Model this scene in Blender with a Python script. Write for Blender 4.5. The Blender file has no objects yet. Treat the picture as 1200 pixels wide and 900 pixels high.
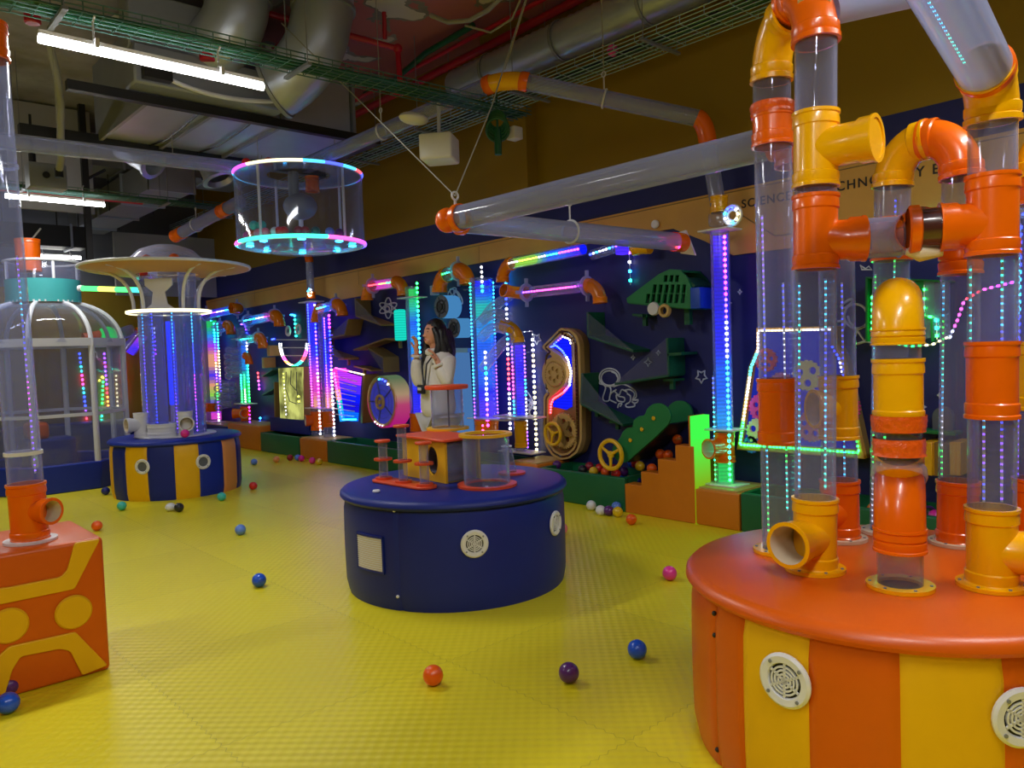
import bpy, bmesh, math, random
from mathutils import Vector, Matrix
random.seed(7)
SC = bpy.context.scene
COL = SC.collection
PI = math.pi
V = Vector

# ------------------------------------------------------------------ camera
F_PX, EYE = 900.0, V((0, 0, 1.35))
YAW, PITCH, ROLL = math.radians(42.5), math.radians(-2.5), math.radians(2.0)
FW = V((math.sin(YAW) * math.cos(PITCH), math.cos(YAW) * math.cos(PITCH), math.sin(PITCH)))
_r0 = V((math.cos(YAW), -math.sin(YAW), 0)); _u0 = _r0.cross(FW)
RT = _r0 * math.cos(ROLL) - _u0 * math.sin(ROLL)
UP = _r0 * math.sin(ROLL) + _u0 * math.cos(ROLL)
cam_data = bpy.data.cameras.new('camera'); cam = bpy.data.objects.new('camera', cam_data); COL.objects.link(cam)
cam_data.sensor_width = 36.0; cam_data.sensor_fit = 'HORIZONTAL'; cam_data.lens = 36.0 * F_PX / 1200.0
cam_data.clip_start = 0.05; cam_data.clip_end = 100
m = Matrix((RT, UP, -FW)).transposed().to_4x4(); m.translation = EYE
cam.matrix_world = m
SC.camera = cam

# survey helpers: sight lines of the photograph met with real planes of the room
def ray(x, y): return FW + RT * ((x - 600) / F_PX) - UP * ((y - 450) / F_PX)
def fl(x, y, z=0.0):                       # point at height z
    d = ray(x, y); return EYE + d * ((z - EYE.z) / d.z)
def wx(x, y, X=5.3):                       # point on the plane X = const (parallel to the long wall)
    d = ray(x, y); return EYE + d * (X / d.x)
def wy(x, y, Y):                           # point on the plane Y = const
    d = ray(x, y); return EYE + d * (Y / d.y)
def dp(x, y, z): return EYE + ray(x, y) * z
def up(x, y, P):                           # same plan distance from the eye as P
    d = ray(x, y); r = math.hypot(P.x, P.y) / math.hypot(d.x, d.y); return EYE + d * r

# ------------------------------------------------------------------ objects
def put(o, label=None, cat=None, group=None, kind=None):
    if label: o['label'] = label
    if cat: o['category'] = cat
    if group: o['group'] = group
    if kind: o['kind'] = kind
    return o
def thing(name, label, cat, loc, group=None):
    o = bpy.data.objects.new(name, None); COL.objects.link(o)
    o.empty_display_size = 0.1
    o.location = V(loc)
    return put(o, label, cat, group)
def origin_of(o):
    p = V((0, 0, 0))
    while o is not None:
        p = p + V(o.location); o = o.parent
    return p
def basis(d, hint=None):
    d = V(d).normalized()
    h = V(hint) if hint is not None else (V((0, 0, 1)) if abs(d.z) < 0.9 else V((1, 0, 0)))
    a = h.cross(d)
    if a.length < 1e-6: a = V((0, 1, 0)).cross(d)
    a.normalize(); b = d.cross(a); return a, b, d

class G:
    """mesh collector in world coordinates"""
    def __init__(s): s.v = []; s.f = []; s.m = []; s.sm = []; s.cur = 0; s.smooth = True
    def mat(s, i): s.cur = i; return s
    def add(s, vs, fs, smooth=None):
        b = len(s.v); s.v += [tuple(x) for x in vs]
        sm = s.smooth if smooth is None else smooth
        for f in fs: s.f.append([b + i for i in f]); s.m.append(s.cur); s.sm.append(sm)
        return s
    def box(s, c, size, ax=None):
        c = V(c); hx, hy, hz = [q / 2 for q in size]
        A = ax or (V((1, 0, 0)), V((0, 1, 0)), V((0, 0, 1)))
        vs = [c + A[0] * (sx * hx) + A[1] * (sy * hy) + A[2] * (sz * hz) for sz in (-1, 1) for sy in (-1, 1) for sx in (-1, 1)]
        return s.add(vs, [(0, 2, 3, 1), (4, 5, 7, 6), (0, 1, 5, 4), (2, 6, 7, 3), (0, 4, 6, 2), (1, 3, 7, 5)], False)
    def rbox(s, c, size, r=0.02, ax=None, n=3):
        """box with rounded edges (superellipsoid-free: bevelled by bmesh)"""
        bm = bmesh.new(); bmesh.ops.create_cube(bm, size=1)
        for v in bm.verts: v.co = V((v.co.x * size[0], v.co.y * size[1], v.co.z * size[2]))
        bmesh.ops.bevel(bm, geom=bm.edges[:], offset=r, segments=n, affect='EDGES', profile=0.5)
        A = ax or (V((1, 0, 0)), V((0, 1, 0)), V((0, 0, 1)))
        bm.verts.index_update()
        vs = [V(c) + A[0] * v.co.x + A[1] * v.co.y + A[2] * v.co.z for v in bm.verts]
        fs = [[v.index for v in f.verts] for f in bm.faces]; bm.free()
        return s.add(vs, fs, True)
    def lathe(s, o, d, prof, n=28, hint=None, a0=0.0, a1=2 * PI, smooth=True):
        """prof: (radius, height along d) pairs"""
        a, b, d = basis(d, hint); o = V(o); full = abs(a1 - a0 - 2 * PI) < 1e-6
        k = n if full else n + 1
        vs = []
        for r, h in prof:
            for i in range(k):
                t = a0 + (a1 - a0) * i / n
                vs.append(o + d * h + (a * math.cos(t) + b * math.sin(t)) * r)
        fs = []
        for j in range(len(prof) - 1):
            for i in range(n):
                i2 = (i + 1) % k
                fs.append((j * k + i, j * k + i2, (j + 1) * k + i2, (j + 1) * k + i))
        return s.add(vs, fs, smooth)
    def cyl(s, p0, p1, r, n=20, r2=None, caps=True):
        p0, p1 = V(p0), V(p1); d = p1 - p0; L = d.length
        r2 = r if r2 is None else r2
        s.lathe(p0, d, [(r, 0), (r2, L)], n)
        if caps: s.lathe(p0, d, [(0.0001, 0), (r, 0)], n, smooth=False); s.lathe(p0, d, [(r2, L), (0.0001, L)], n, smooth=False)
        return s
    def shell(s, p0, p1, r, t=0.004, n=28):
        """open tube with wall thickness"""
        p0, p1 = V(p0), V(p1); d = p1 - p0; L = d.length
        return s.lathe(p0, d, [(r, 0), (r, L), (r - t, L), (r - t, 0), (r, 0)], n)
    def ring(s, o, d, r0, r1, h, n=32):
        return s.lathe(o, d, [(r0, 0), (r1, 0), (r1, h), (r0, h), (r0, 0)], n, smooth=False)
    def disc(s, o, d, r, h, n=32, bev=0.0):
        b = bev
        return s.lathe(o, d, [(0.0001, 0), (r - b, 0), (r, b), (r, h - b), (r - b, h), (0.0001, h)], n, smooth=b > 0)
    def path(s, pts, r, n=8, caps=True, closed=False):
        pts = [V(p) for p in pts]; N = len(pts)
        rs = r if isinstance(r, (list, tuple)) else [r] * N
        tg = []
        for i in range(N):
            if closed: t = pts[(i + 1) % N] - pts[i - 1]
            else: t = pts[min(i + 1, N - 1)] - pts[max(i - 1, 0)]
            tg.append(t.normalized() if t.length > 1e-9 else V((0, 0, 1)))
        a, b, _ = basis(tg[0]); vs = []
        for i in range(N):
            a = (a - tg[i] * a.dot(tg[i])); a = a.normalized() if a.length > 1e-6 else basis(tg[i])[0]
            b = tg[i].cross(a)
            for k in range(n):
                q = 2 * PI * k / n; vs.append(pts[i] + (a * math.cos(q) + b * math.sin(q)) * rs[i])
        fs = []
        for i in range(N if closed else N - 1):
            j = (i + 1) % N
            for k in range(n):
                k2 = (k + 1) % n; fs.append((i * n + k, i * n + k2, j * n + k2, j * n + k))
        if caps and not closed:
            fs.append(tuple(range(n - 1, -1, -1))); fs.append(tuple((N - 1) * n + k for k in range(n)))
        return s.add(vs, fs, True)
    def prism(s, poly, nrm, t, holes=None):
        """planar outline (world points) given thickness t along nrm"""
        nrm = V(nrm).normalized(); P = [V(p) for p in poly]; N = len(P)
        if holes is None:
            vs = P + [p + nrm * t for p in P]
            fs = [tuple(range(N - 1, -1, -1)), tuple(range(N, 2 * N))]
            for i in range(N): j = (i + 1) % N; fs.append((i, j, N + j, N + i))
            return s.add(vs, fs, False)
        from mathutils.geometry import tessellate_polygon
        loops = [P] + [[V(p) for p in h] for h in holes]
        flat = [p for l in loops for p in l]; M = len(flat)
        tri = tessellate_polygon(loops)
        vs = flat + [p + nrm * t for p in flat]; fs = []
        for a in tri: fs.append((a[0], a[1], a[2])); fs.append((a[2] + M, a[1] + M, a[0] + M))
        o = 0
        for l in loops:
            for i in range(len(l)):
                j = (i + 1) % len(l); fs.append((o + i, o + j, M + o + j, M + o + i))
            o += len(l)
        return s.add(vs, fs, False)
    def ball(s, c, r, n=16, m=10, sc=(1, 1, 1)):
        c = V(c); vs = []; fs = []
        for j in range(m + 1):
            ph = PI * j / m
            for i in range(n):
                th = 2 * PI * i / n
                vs.append(c + V((r * sc[0] * math.sin(ph) * math.cos(th), r * sc[1] * math.sin(ph) * math.sin(th), r * sc[2] * math.cos(ph))))
        for j in range(m):
            for i in range(n):
                i2 = (i + 1) % n; fs.append((j * n + i, (j + 1) * n + i, (j + 1) * n + i2, j * n + i2))
        return s.add(vs, fs, True)
    def torus(s, o, d, R, r, n=32, k=8):
        a, b, d = basis(d); return s.path([V(o) + (a * math.cos(2 * PI * i / n) + b * math.sin(2 * PI * i / n)) * R for i in range(n)], r, k, closed=True)
    def build(s, name, mats, parent=None, bevel=0.0, subsurf=0):
        if not isinstance(mats, (list, tuple)): mats = [mats]
        off = origin_of(parent) if parent is not None else None
        me = bpy.data.meshes.new(name)
        if parent is None:
            xs = [p[0] for p in s.v]; ys = [p[1] for p in s.v]; zs = [p[2] for p in s.v]
            off = V(((min(xs) + max(xs)) / 2, (min(ys) + max(ys)) / 2, min(zs)))
        me.from_pydata([(p[0] - off.x, p[1] - off.y, p[2] - off.z) for p in s.v], [], s.f)
        for mm in mats: me.materials.append(mm)
        me.polygons.foreach_set('material_index', s.m)
        me.polygons.foreach_set('use_smooth', s.sm)
        bm = bmesh.new(); bm.from_mesh(me)
        bmesh.ops.remove_doubles(bm, verts=bm.verts, dist=1e-5)
        bmesh.ops.dissolve_degenerate(bm, dist=1e-6, edges=bm.edges)
        bmesh.ops.recalc_face_normals(bm, faces=bm.faces)
        bm.to_mesh(me); bm.free()
        try: me.set_sharp_from_angle(angle=math.radians(42))
        except Exception: pass
        o = bpy.data.objects.new(name, me); COL.objects.link(o)
        if parent is not None: o.parent = parent
        else: o.location = off
        if bevel:
            md = o.modifiers.new('bevel', 'BEVEL'); md.width = bevel; md.segments = 2; md.limit_method = 'ANGLE'
        if subsurf:
            md = o.modifiers.new('subsurf', 'SUBSURF'); md.levels = subsurf; md.render_levels = subsurf
        return o
def copy_tree(o, parent=None):
    c = o.copy(); COL.objects.link(c)
    if parent is not None: c.parent = parent
    for ch in list(o.children): copy_tree(ch, c)
    return c

# ------------------------------------------------------------------ materials
def srgb(r, g, b):
    f = lambda c: (c / 255 / 12.92) if c / 255 <= 0.04045 else ((c / 255 + 0.055) / 1.055) ** 2.4
    return (f(r), f(g), f(b), 1)
def newmat(name):
    mt = bpy.data.materials.new(name); mt.use_nodes = True
    nt = mt.node_tree; nt.nodes.clear()
    out = nt.nodes.new('ShaderNodeOutputMaterial'); return mt, nt, out
def P(name, col, rough=0.45, metal=0.0, var=0.06, scale=12.0, bump=0.0, bscale=60.0, spec=0.5, coat=0.0):
    mt, nt, out = newmat(name)
    b = nt.nodes.new('ShaderNodeBsdfPrincipled')
    b.inputs['Roughness'].default_value = rough; b.inputs['Metallic'].default_value = metal
    b.inputs['Specular IOR Level'].default_value = spec
    b.inputs['Coat Weight'].default_value = coat
    tc = nt.nodes.new('ShaderNodeTexCoord')
    nz = nt.nodes.new('ShaderNodeTexNoise'); nz.inputs['Scale'].default_value = scale; nz.inputs['Detail'].default_value = 4
    nt.links.new(tc.outputs['Object'], nz.inputs['Vector'])
    mx = nt.nodes.new('ShaderNodeMix'); mx.data_type = 'RGBA'
    c = srgb(*col); mx.inputs[6].default_value = tuple(q * (1 - var) for q in c[:3]) + (1,)
    mx.inputs[7].default_value = tuple(min(1, q * (1 + var)) for q in c[:3]) + (1,)
    nt.links.new(nz.outputs['Fac'], mx.inputs[0]); nt.links.new(mx.outputs[2], b.inputs['Base Color'])
    if bump:
        n2 = nt.nodes.new('ShaderNodeTexNoise'); n2.inputs['Scale'].default_value = bscale; n2.inputs['Detail'].default_value = 3
        nt.links.new(tc.outputs['Object'], n2.inputs['Vector'])
        bp = nt.nodes.new('ShaderNodeBump'); bp.inputs['Strength'].default_value = bump; bp.inputs['Distance'].default_value = 0.01
        nt.links.new(n2.outputs['Fac'], bp.inputs['Height']); nt.links.new(bp.outputs['Normal'], b.inputs['Normal'])
    nt.links.new(b.outputs[0], out.inputs[0]); return mt
def E(name, col, s):
    mt, nt, out = newmat(name); e = nt.nodes.new('ShaderNodeEmission')
    e.inputs[0].default_value = srgb(*col); e.inputs[1].default_value = s
    nt.links.new(e.outputs[0], out.inputs[0]); return mt
def CLEAR(name, tint=(245, 247, 255), haze=0.06, gloss=1.0, rough=0.05, edge=0.35):
    """thin clear acrylic: straight transmission, fresnel reflection, a little milky scatter that grows at the edge"""
    mt, nt, out = newmat(name); N = nt.nodes; L = nt.links
    tr = N.new('ShaderNodeBsdfTransparent'); tr.inputs[0].default_value = srgb(*tint)
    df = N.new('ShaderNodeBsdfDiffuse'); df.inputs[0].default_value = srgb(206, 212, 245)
    tl = N.new('ShaderNodeBsdfTranslucent'); tl.inputs[0].default_value = srgb(206, 212, 245)  # bluish scatter colour carries the blue strip light seen on the tubes
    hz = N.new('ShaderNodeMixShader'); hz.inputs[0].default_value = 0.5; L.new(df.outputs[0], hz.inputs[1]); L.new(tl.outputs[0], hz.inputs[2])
    lw = N.new('ShaderNodeLayerWeight'); lw.inputs[0].default_value = 0.5
    pw = N.new('ShaderNodeMath'); pw.operation = 'POWER'; pw.inputs[1].default_value = 3.0; L.new(lw.outputs['Facing'], pw.inputs[0])
    ma = N.new('ShaderNodeMath'); ma.operation = 'MULTIPLY_ADD'; ma.inputs[1].default_value = edge; ma.inputs[2].default_value = haze; L.new(pw.outputs[0], ma.inputs[0])
    m1 = N.new('ShaderNodeMixShader'); L.new(ma.outputs[0], m1.inputs[0]); L.new(tr.outputs[0], m1.inputs[1]); L.new(hz.outputs[0], m1.inputs[2])
    gl = N.new('ShaderNodeBsdfGlossy'); gl.inputs['Roughness'].default_value = rough
    p5 = N.new('ShaderNodeMath'); p5.operation = 'POWER'; p5.inputs[1].default_value = 5.0; L.new(lw.outputs['Facing'], p5.inputs[0])
    gm = N.new('ShaderNodeMath'); gm.operation = 'MULTIPLY_ADD'; gm.inputs[1].default_value = 0.7 * gloss; gm.inputs[2].default_value = 0.035 * gloss; L.new(p5.outputs[0], gm.inputs[0])
    m2 = N.new('ShaderNodeMixShader'); L.new(gm.outputs[0], m2.inputs[0]); L.new(m1.outputs[0], m2.inputs[1]); L.new(gl.outputs[0], m2.inputs[2])
    L.new(m2.outputs[0], out.inputs[0]); return mt

M = {}
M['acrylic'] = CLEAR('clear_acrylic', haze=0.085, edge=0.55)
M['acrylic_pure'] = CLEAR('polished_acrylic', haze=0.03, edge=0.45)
M['acrylic_hazy'] = CLEAR('hazy_acrylic', haze=0.28, edge=0.5, rough=0.1)  # haze raised to put the lavender light on the long tubes into the material
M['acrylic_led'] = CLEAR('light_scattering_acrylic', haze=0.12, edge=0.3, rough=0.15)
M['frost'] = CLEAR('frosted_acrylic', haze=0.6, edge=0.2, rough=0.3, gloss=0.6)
M['orange'] = P('orange_plastic', (240, 104, 4), 0.25, coat=0.3, var=0.04)
M['wall_orange'] = P('amber_orange_plastic', (238, 128, 8), 0.25, coat=0.3, var=0.04)
M['amber'] = P('yellow_plastic', (246, 178, 2), 0.25, coat=0.3, var=0.04)
M['cream'] = P('cream_pipe_lining', (214, 196, 168), 0.5)
M['tape'] = P('orange_wrapped_tape', (230, 92, 20), 0.3, bump=0.9, bscale=45, coat=0.3)
M['brown_band'] = P('dark_brown_band', (70, 36, 30), 0.2, coat=0.5)
M['vinyl_orange'] = P('orange_vinyl', (212, 90, 8), 0.34, bump=0.06, bscale=220, var=0.05)
M['vinyl_yellow'] = P('yellow_vinyl', (232, 176, 10), 0.42, bump=0.06, bscale=220, var=0.05)
M['vinyl_navy'] = P('navy_vinyl', (18, 36, 124), 0.45, spec=.35, bump=0.08, bscale=200, var=0.06)
M['vinyl_blue'] = P('royal_blue_vinyl', (14, 42, 150), 0.45, spec=.35, bump=0.06, bscale=200)
M['vinyl_tan'] = P('tan_orange_vinyl', (226, 150, 78), 0.42, bump=0.06, bscale=200)
M['vinyl_green'] = P('green_vinyl', (12, 96, 58), 0.45, bump=0.06, bscale=200)
M['navy'] = P('navy_wall_paint', (24, 30, 98), 0.6, var=0.05, scale=3)
M['yellow_paint'] = P('ochre_wall_paint', (146, 116, 8), 0.7, var=0.07, scale=2)
M['ply'] = P('plywood', (206, 156, 72), 0.55, var=0.1, scale=5)
M['wood'] = P('light_plywood', (196, 160, 96), 0.5, var=0.12, scale=8)
M['wood_dark'] = P('olive_brown_plywood', (140, 112, 62), 0.55, var=0.12, scale=8)
M['white'] = P('white_plastic', (222, 222, 226), 0.35, var=0.03)
M['white_metal'] = P('white_painted_metal', (205, 206, 216), 0.4, var=0.03)
M['white_line'] = P('white_wall_drawing', (205, 210, 225), 0.6, var=0.04)
M['black'] = P('black_plastic', (18, 18, 20), 0.45)
M['dark'] = P('dark_grey_metal', (44, 46, 50), 0.5, metal=0.3)
M['steel'] = P('galvanised_steel', (168, 176, 194), 0.36, metal=0.55, var=0.12, scale=5, bump=0.08, bscale=12)
M['steel_dull'] = P('dull_galvanised_steel', (132, 136, 146), 0.5, metal=0.35, var=0.15, scale=3)
M['green_paint'] = P('green_board', (22, 118, 66), 0.45, var=0.06)
M['green_dark'] = P('dark_green_board', (14, 84, 56), 0.45, var=0.06)
M['wheel_yellow'] = P('yellow_wheel', (226, 178, 22), 0.35, coat=0.2)
M['tray'] = P('green_grey_wire', (66, 104, 100), 0.4, metal=0.2)
M['tray_dark'] = P('zinc_wire', (150, 176, 190), 0.4, metal=0.2)
M['red_pipe'] = P('red_sprinkler_pipe', (176, 24, 48), 0.4)
M['concrete'] = P('stained_concrete', (122, 112, 104), 0.85, var=0.25, scale=1.2, bump=0.2, bscale=8)
M['board'] = P('grey_board', (150, 150, 152), 0.7, var=0.06, scale=2)
M['rope'] = P('grey_cord', (150, 148, 138), 0.7)
M['teal'] = P('turquoise_panel', (62, 160, 164), 0.4)
M['lightblue'] = P('pale_blue_panel', (140, 190, 232), 0.5)
M['grey'] = P('mid_grey_board', (92, 96, 108), 0.5)
M['toy_red'] = P('red_orange_board', (222, 78, 36), 0.4)
M['toy_yellow'] = P('yellow_board', (238, 178, 30), 0.4)
M['text'] = P('dark_brown_letters', (40, 30, 26), 0.6)
LEDC = dict(blue=(40, 60, 255), cyan=(40, 190, 255), teal=(30, 255, 200), green=(40, 255, 90), white=(240, 240, 255), warm=(255, 240, 170), yellow=(240, 255, 70),
            pink=(255, 60, 190), magenta=(220, 50, 255), violet=(120, 60, 255), red=(255, 50, 60), orange=(255, 140, 50))
LED_S = 14.0
for k, c in LEDC.items():
    M['led_' + k] = E('led_' + k, c, LED_S * (0.55 if k in ('white', 'warm', 'yellow') else 1.0))
    M['glow_' + k] = E('glow_' + k, c, 1.1)
M['lamp'] = E('lamp_tube', (255, 254, 250), 26.0)

# ------------------------------------------------------------------ fittings and strips
def coupling(g, p0, p1, r):
    """plastic pipe sleeve with raised collars at both ends, open inside"""
    p0, p1 = V(p0), V(p1); d = p1 - p0; L = d.length; c = min(0.02, L * 0.2); w = 0.006
    g.lathe(p0, d, [(r - 0.004, 0), (r + w, 0), (r + w, c * 0.5), (r + 0.002, c * 0.7), (r + w * 0.7, c * 1.4), (r + w * 0.7, c * 2.2), (r, c * 2.4), (r, L - c * 2.4),
                    (r + w * 0.7, L - c * 2.2), (r + w * 0.7, L - c * 1.4), (r + 0.002, L - c * 0.7), (r + w, L - c * 0.5), (r + w, L), (r - 0.004, L), (r - 0.006, L * 0.5), (r - 0.004, 0)], 32)
def branch(g, p0, p1, r, lining=1, closed=False):
    """side outlet of a tee: neck, flared mouth, lined inside"""
    p0, p1 = V(p0), V(p1); d = p1 - p0; L = d.length; w = 0.007; k = g.cur
    g.lathe(p0, d, [(r, 0), (r, L - 0.055), (r + w, L - 0.045), (r + w, L - 0.012), (r + w + 0.003, L - 0.008), (r + w + 0.003, L), (r - 0.003, L)], 32)
    g.mat(lining)
    if closed: g.lathe(p0, d, [(r - 0.003, L), (r - 0.003, L - 0.004), (0.0001, L - 0.004)], 32)
    else: g.lathe(p0, d, [(r - 0.003, L), (r - 0.006, L - 0.02), (r - 0.008, 0.0)], 32)
    g.mat(k)
def bend(a, b, c, n=10):
    """quarter bend from a towards corner b to c"""
    a, b, c = V(a), V(b), V(c); out = []
    for i in range(n + 1):
        t = i / n; out.append(a * (1 - t) ** 2 + b * (2 * t * (1 - t)) + c * t * t)
    return out
def arcbend(a, b, c, n=12):
    """circular-like bend with corner b"""
    a, b, c = V(a), V(b), V(c); k = 0.5523; p1 = a + (b - a) * k; p2 = c + (b - c) * k; out = []
    for i in range(n + 1):
        t = i / n; out.append(a * (1 - t) ** 3 + p1 * (3 * t * (1 - t) ** 2) + p2 * (3 * t * t * (1 - t)) + c * t ** 3)
    return out
def elbow(g, a, b, c, r, collar=True):
    pts = arcbend(a, b, c); g.path(pts, r, 24, caps=False)
    if collar:
        for q, q2 in ((pts[0], pts[1]), (pts[-1], pts[-2])):
            d = (q2 - q).normalized()
            g.lathe(q - d * 0.012, d, [(r - 0.004, 0), (r + 0.007, 0), (r + 0.007, 0.016), (r + 0.002, 0.02), (r + 0.005, 0.03), (r + 0.005, 0.05), (r, 0.055)], 28)
def led_strip(parent, p0, p1, cols, step=0.036, dot=0.014, back=True, name='led_strip'):
    """strip of separate light-emitting dots; cols = colours from p0 to p1"""
    pts = [V(p0), V(p1)] if not isinstance(p0, list) else p0
    if dot >= .016: step *= 1.15 if dot < .02 else 1.4; dot = min(dot, .42 * step)
    g = G(); names = []
    L = sum((pts[i + 1] - pts[i]).length for i in range(len(pts) - 1)); n = max(2, int(L / step))
    if back: g.path(pts, 0.004, 4)
    else: g.path(pts[:2], 0.002, 4)
    names = ['white'] ; mats = [M['white']]
    for i in range(n):
        s = (i + 0.5) / n * L; k = 0
        while k < len(pts) - 2 and s > (pts[k + 1] - pts[k]).length: s -= (pts[k + 1] - pts[k]).length; k += 1
        d = pts[k + 1] - pts[k]; q = pts[k] + d.normalized() * s
        c = cols[min(len(cols) - 1, int((i + 0.5) / n * len(cols)))]
        mt = M['led_' + c]
        if mt not in mats: mats.append(mt)
        g.mat(mats.index(mt)); g.box(q, (dot * 0.85, dot * 0.85, dot), (basis(d)))
        g.mat(0)
    return g.build(name, mats, parent)
# ================================================================== the room
XW, YF, XL, YB, ZC = 5.30, 14.0, -5.0, -4.0, 4.5
def floor_mat():
    mt, nt, out = newmat('yellow_foam_mats'); N = nt.nodes; L = nt.links
    b = N.new('ShaderNodeBsdfPrincipled'); b.inputs['Roughness'].default_value = 0.38; b.inputs['Specular IOR Level'].default_value = 0.6
    geo = N.new('ShaderNodeNewGeometry'); sep = N.new('ShaderNodeSeparateXYZ'); L.new(geo.outputs['Position'], sep.inputs[0])
    def mth(op, a, bb=None, c=None):
        n = N.new('ShaderNodeMath'); n.operation = op
        for i, q in enumerate((a, bb, c)):
            if q is None: continue
            if isinstance(q, (int, float)): n.inputs[i].default_value = q
            else: L.new(q, n.inputs[i])
        return n.outputs[0]
    X, Y = sep.outputs[0], sep.outputs[1]
    def seam(p, q, off):            # interlocking edge: a zigzag along q around whole metres of p
        z = mth('MULTIPLY', mth('SUBTRACT', mth('PINGPONG', mth('MULTIPLY', q, 44.0), 1.0), 0.5), 0.014)
        d = mth('ABSOLUTE', mth('SUBTRACT', mth('PINGPONG', mth('ADD', mth('ADD', p, off + 0.5), z), 0.5), 0.5))
        return mth('LESS_THAN', d, 0.0018)
    s = mth('MAXIMUM', seam(X, Y, 100.0), seam(Y, X, 100.34))
    # raised leaf pattern
    k = 2 * PI / 0.056
    u = mth('ADD', X, Y); v = mth('SUBTRACT', X, Y)
    h = mth('MULTIPLY', mth('SINE', mth('MULTIPLY', X, k)), mth('SINE', mth('MULTIPLY', Y, k)))
    nz = N.new('ShaderNodeTexNoise'); nz.inputs['Scale'].default_value = 0.9; nz.inputs['Detail'].default_value = 5; L.new(geo.outputs['Position'], nz.inputs['Vector'])
    tx = N.new('ShaderNodeCombineXYZ'); L.new(mth('FLOOR', mth('ADD', X, 100.0)), tx.inputs[0]); L.new(mth('FLOOR', mth('ADD', Y, 100.34)), tx.inputs[1])
    wn = N.new('ShaderNodeTexWhiteNoise'); wn.noise_dimensions = '2D'; L.new(tx.outputs[0], wn.inputs['Vector'])
    fac = mth('ADD', mth('MULTIPLY', nz.outputs['Fac'], 0.6), mth('MULTIPLY', wn.outputs['Value'], 0.4))
    mx = N.new('ShaderNodeMix'); mx.data_type = 'RGBA'; L.new(fac, mx.inputs[0])
    mx.inputs[6].default_value = srgb(214, 198, 22); mx.inputs[7].default_value = srgb(238, 222, 32)
    m2 = N.new('ShaderNodeMix'); m2.data_type = 'RGBA'; L.new(mth('MULTIPLY', s, 0.4), m2.inputs[0]); L.new(mx.outputs[2], m2.inputs[6]); m2.inputs[7].default_value = srgb(120, 104, 10)
    L.new(m2.outputs[2], b.inputs['Base Color'])
    bp = N.new('ShaderNodeBump'); bp.inputs['Strength'].default_value = 0.42; bp.inputs['Distance'].default_value = 0.0022
    L.new(mth('SUBTRACT', h, mth('MULTIPLY', s, 2.0)), bp.inputs['Height']); L.new(bp.outputs['Normal'], b.inputs['Normal'])
    L.new(b.outputs[0], out.inputs[0]); return mt
def ceiling_mat():
    """bare slab, old red paint flaked off in patches near the long wall"""
    mt, nt, out = newmat('bare_slab_with_old_paint'); N = nt.nodes; L = nt.links
    b = N.new('ShaderNodeBsdfPrincipled'); b.inputs['Roughness'].default_value = 0.9
    geo = N.new('ShaderNodeNewGeometry')
    n1 = N.new('ShaderNodeTexNoise'); n1.inputs['Scale'].default_value = 0.75; n1.inputs['Detail'].default_value = 6; n1.inputs['Roughness'].default_value = 0.65
    n2 = N.new('ShaderNodeTexNoise'); n2.inputs['Scale'].default_value = 2.3; n2.inputs['Detail'].default_value = 3
    for n in (n1, n2): L.new(geo.outputs['Position'], n.inputs['Vector'])
    r1 = N.new('ShaderNodeValToRGB'); L.new(n1.outputs['Fac'], r1.inputs[0])
    e = r1.color_ramp.elements; e[0].position = 0.40; e[0].color = srgb(112, 106, 102); e[1].position = 0.72; e[1].color = srgb(160, 158, 156)
    sep = N.new('ShaderNodeSeparateXYZ'); L.new(geo.outputs['Position'], sep.inputs[0])
    mp = N.new('ShaderNodeMapRange'); mp.inputs[1].default_value = 3.0; mp.inputs[2].default_value = 3.7; L.new(sep.outputs[0], mp.inputs[0])
    th = N.new('ShaderNodeMath'); th.operation = 'LESS_THAN'; th.inputs[1].default_value = 0.55; L.new(n2.outputs['Fac'], th.inputs[0])
    mm = N.new('ShaderNodeMath'); mm.operation = 'MULTIPLY'; L.new(th.outputs[0], mm.inputs[0]); L.new(mp.outputs[0], mm.inputs[1])
    mx = N.new('ShaderNodeMix'); mx.data_type = 'RGBA'; L.new(mm.outputs[0], mx.inputs[0]); L.new(r1.outputs[0], mx.inputs[6]); mx.inputs[7].default_value = srgb(176, 104, 108)
    m3 = N.new('ShaderNodeMix'); m3.data_type = 'RGBA'; g3 = N.new('ShaderNodeMath'); g3.operation = 'GREATER_THAN'; g3.inputs[1].default_value = 0.6; L.new(n2.outputs['Fac'], g3.inputs[0])
    g4 = N.new('ShaderNodeMath'); g4.operation = 'MULTIPLY'; L.new(g3.outputs[0], g4.inputs[0]); L.new(mp.outputs[0], g4.inputs[1]); L.new(g4.outputs[0], m3.inputs[0]); L.new(mx.outputs[2], m3.inputs[6]); m3.inputs[7].default_value = srgb(206, 200, 194)
    L.new(m3.outputs[2], b.inputs['Base Color']); L.new(b.outputs[0], out.inputs[0]); return mt
def struct(name, g, mats): return put(g.build(name, mats), kind='structure')

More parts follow.
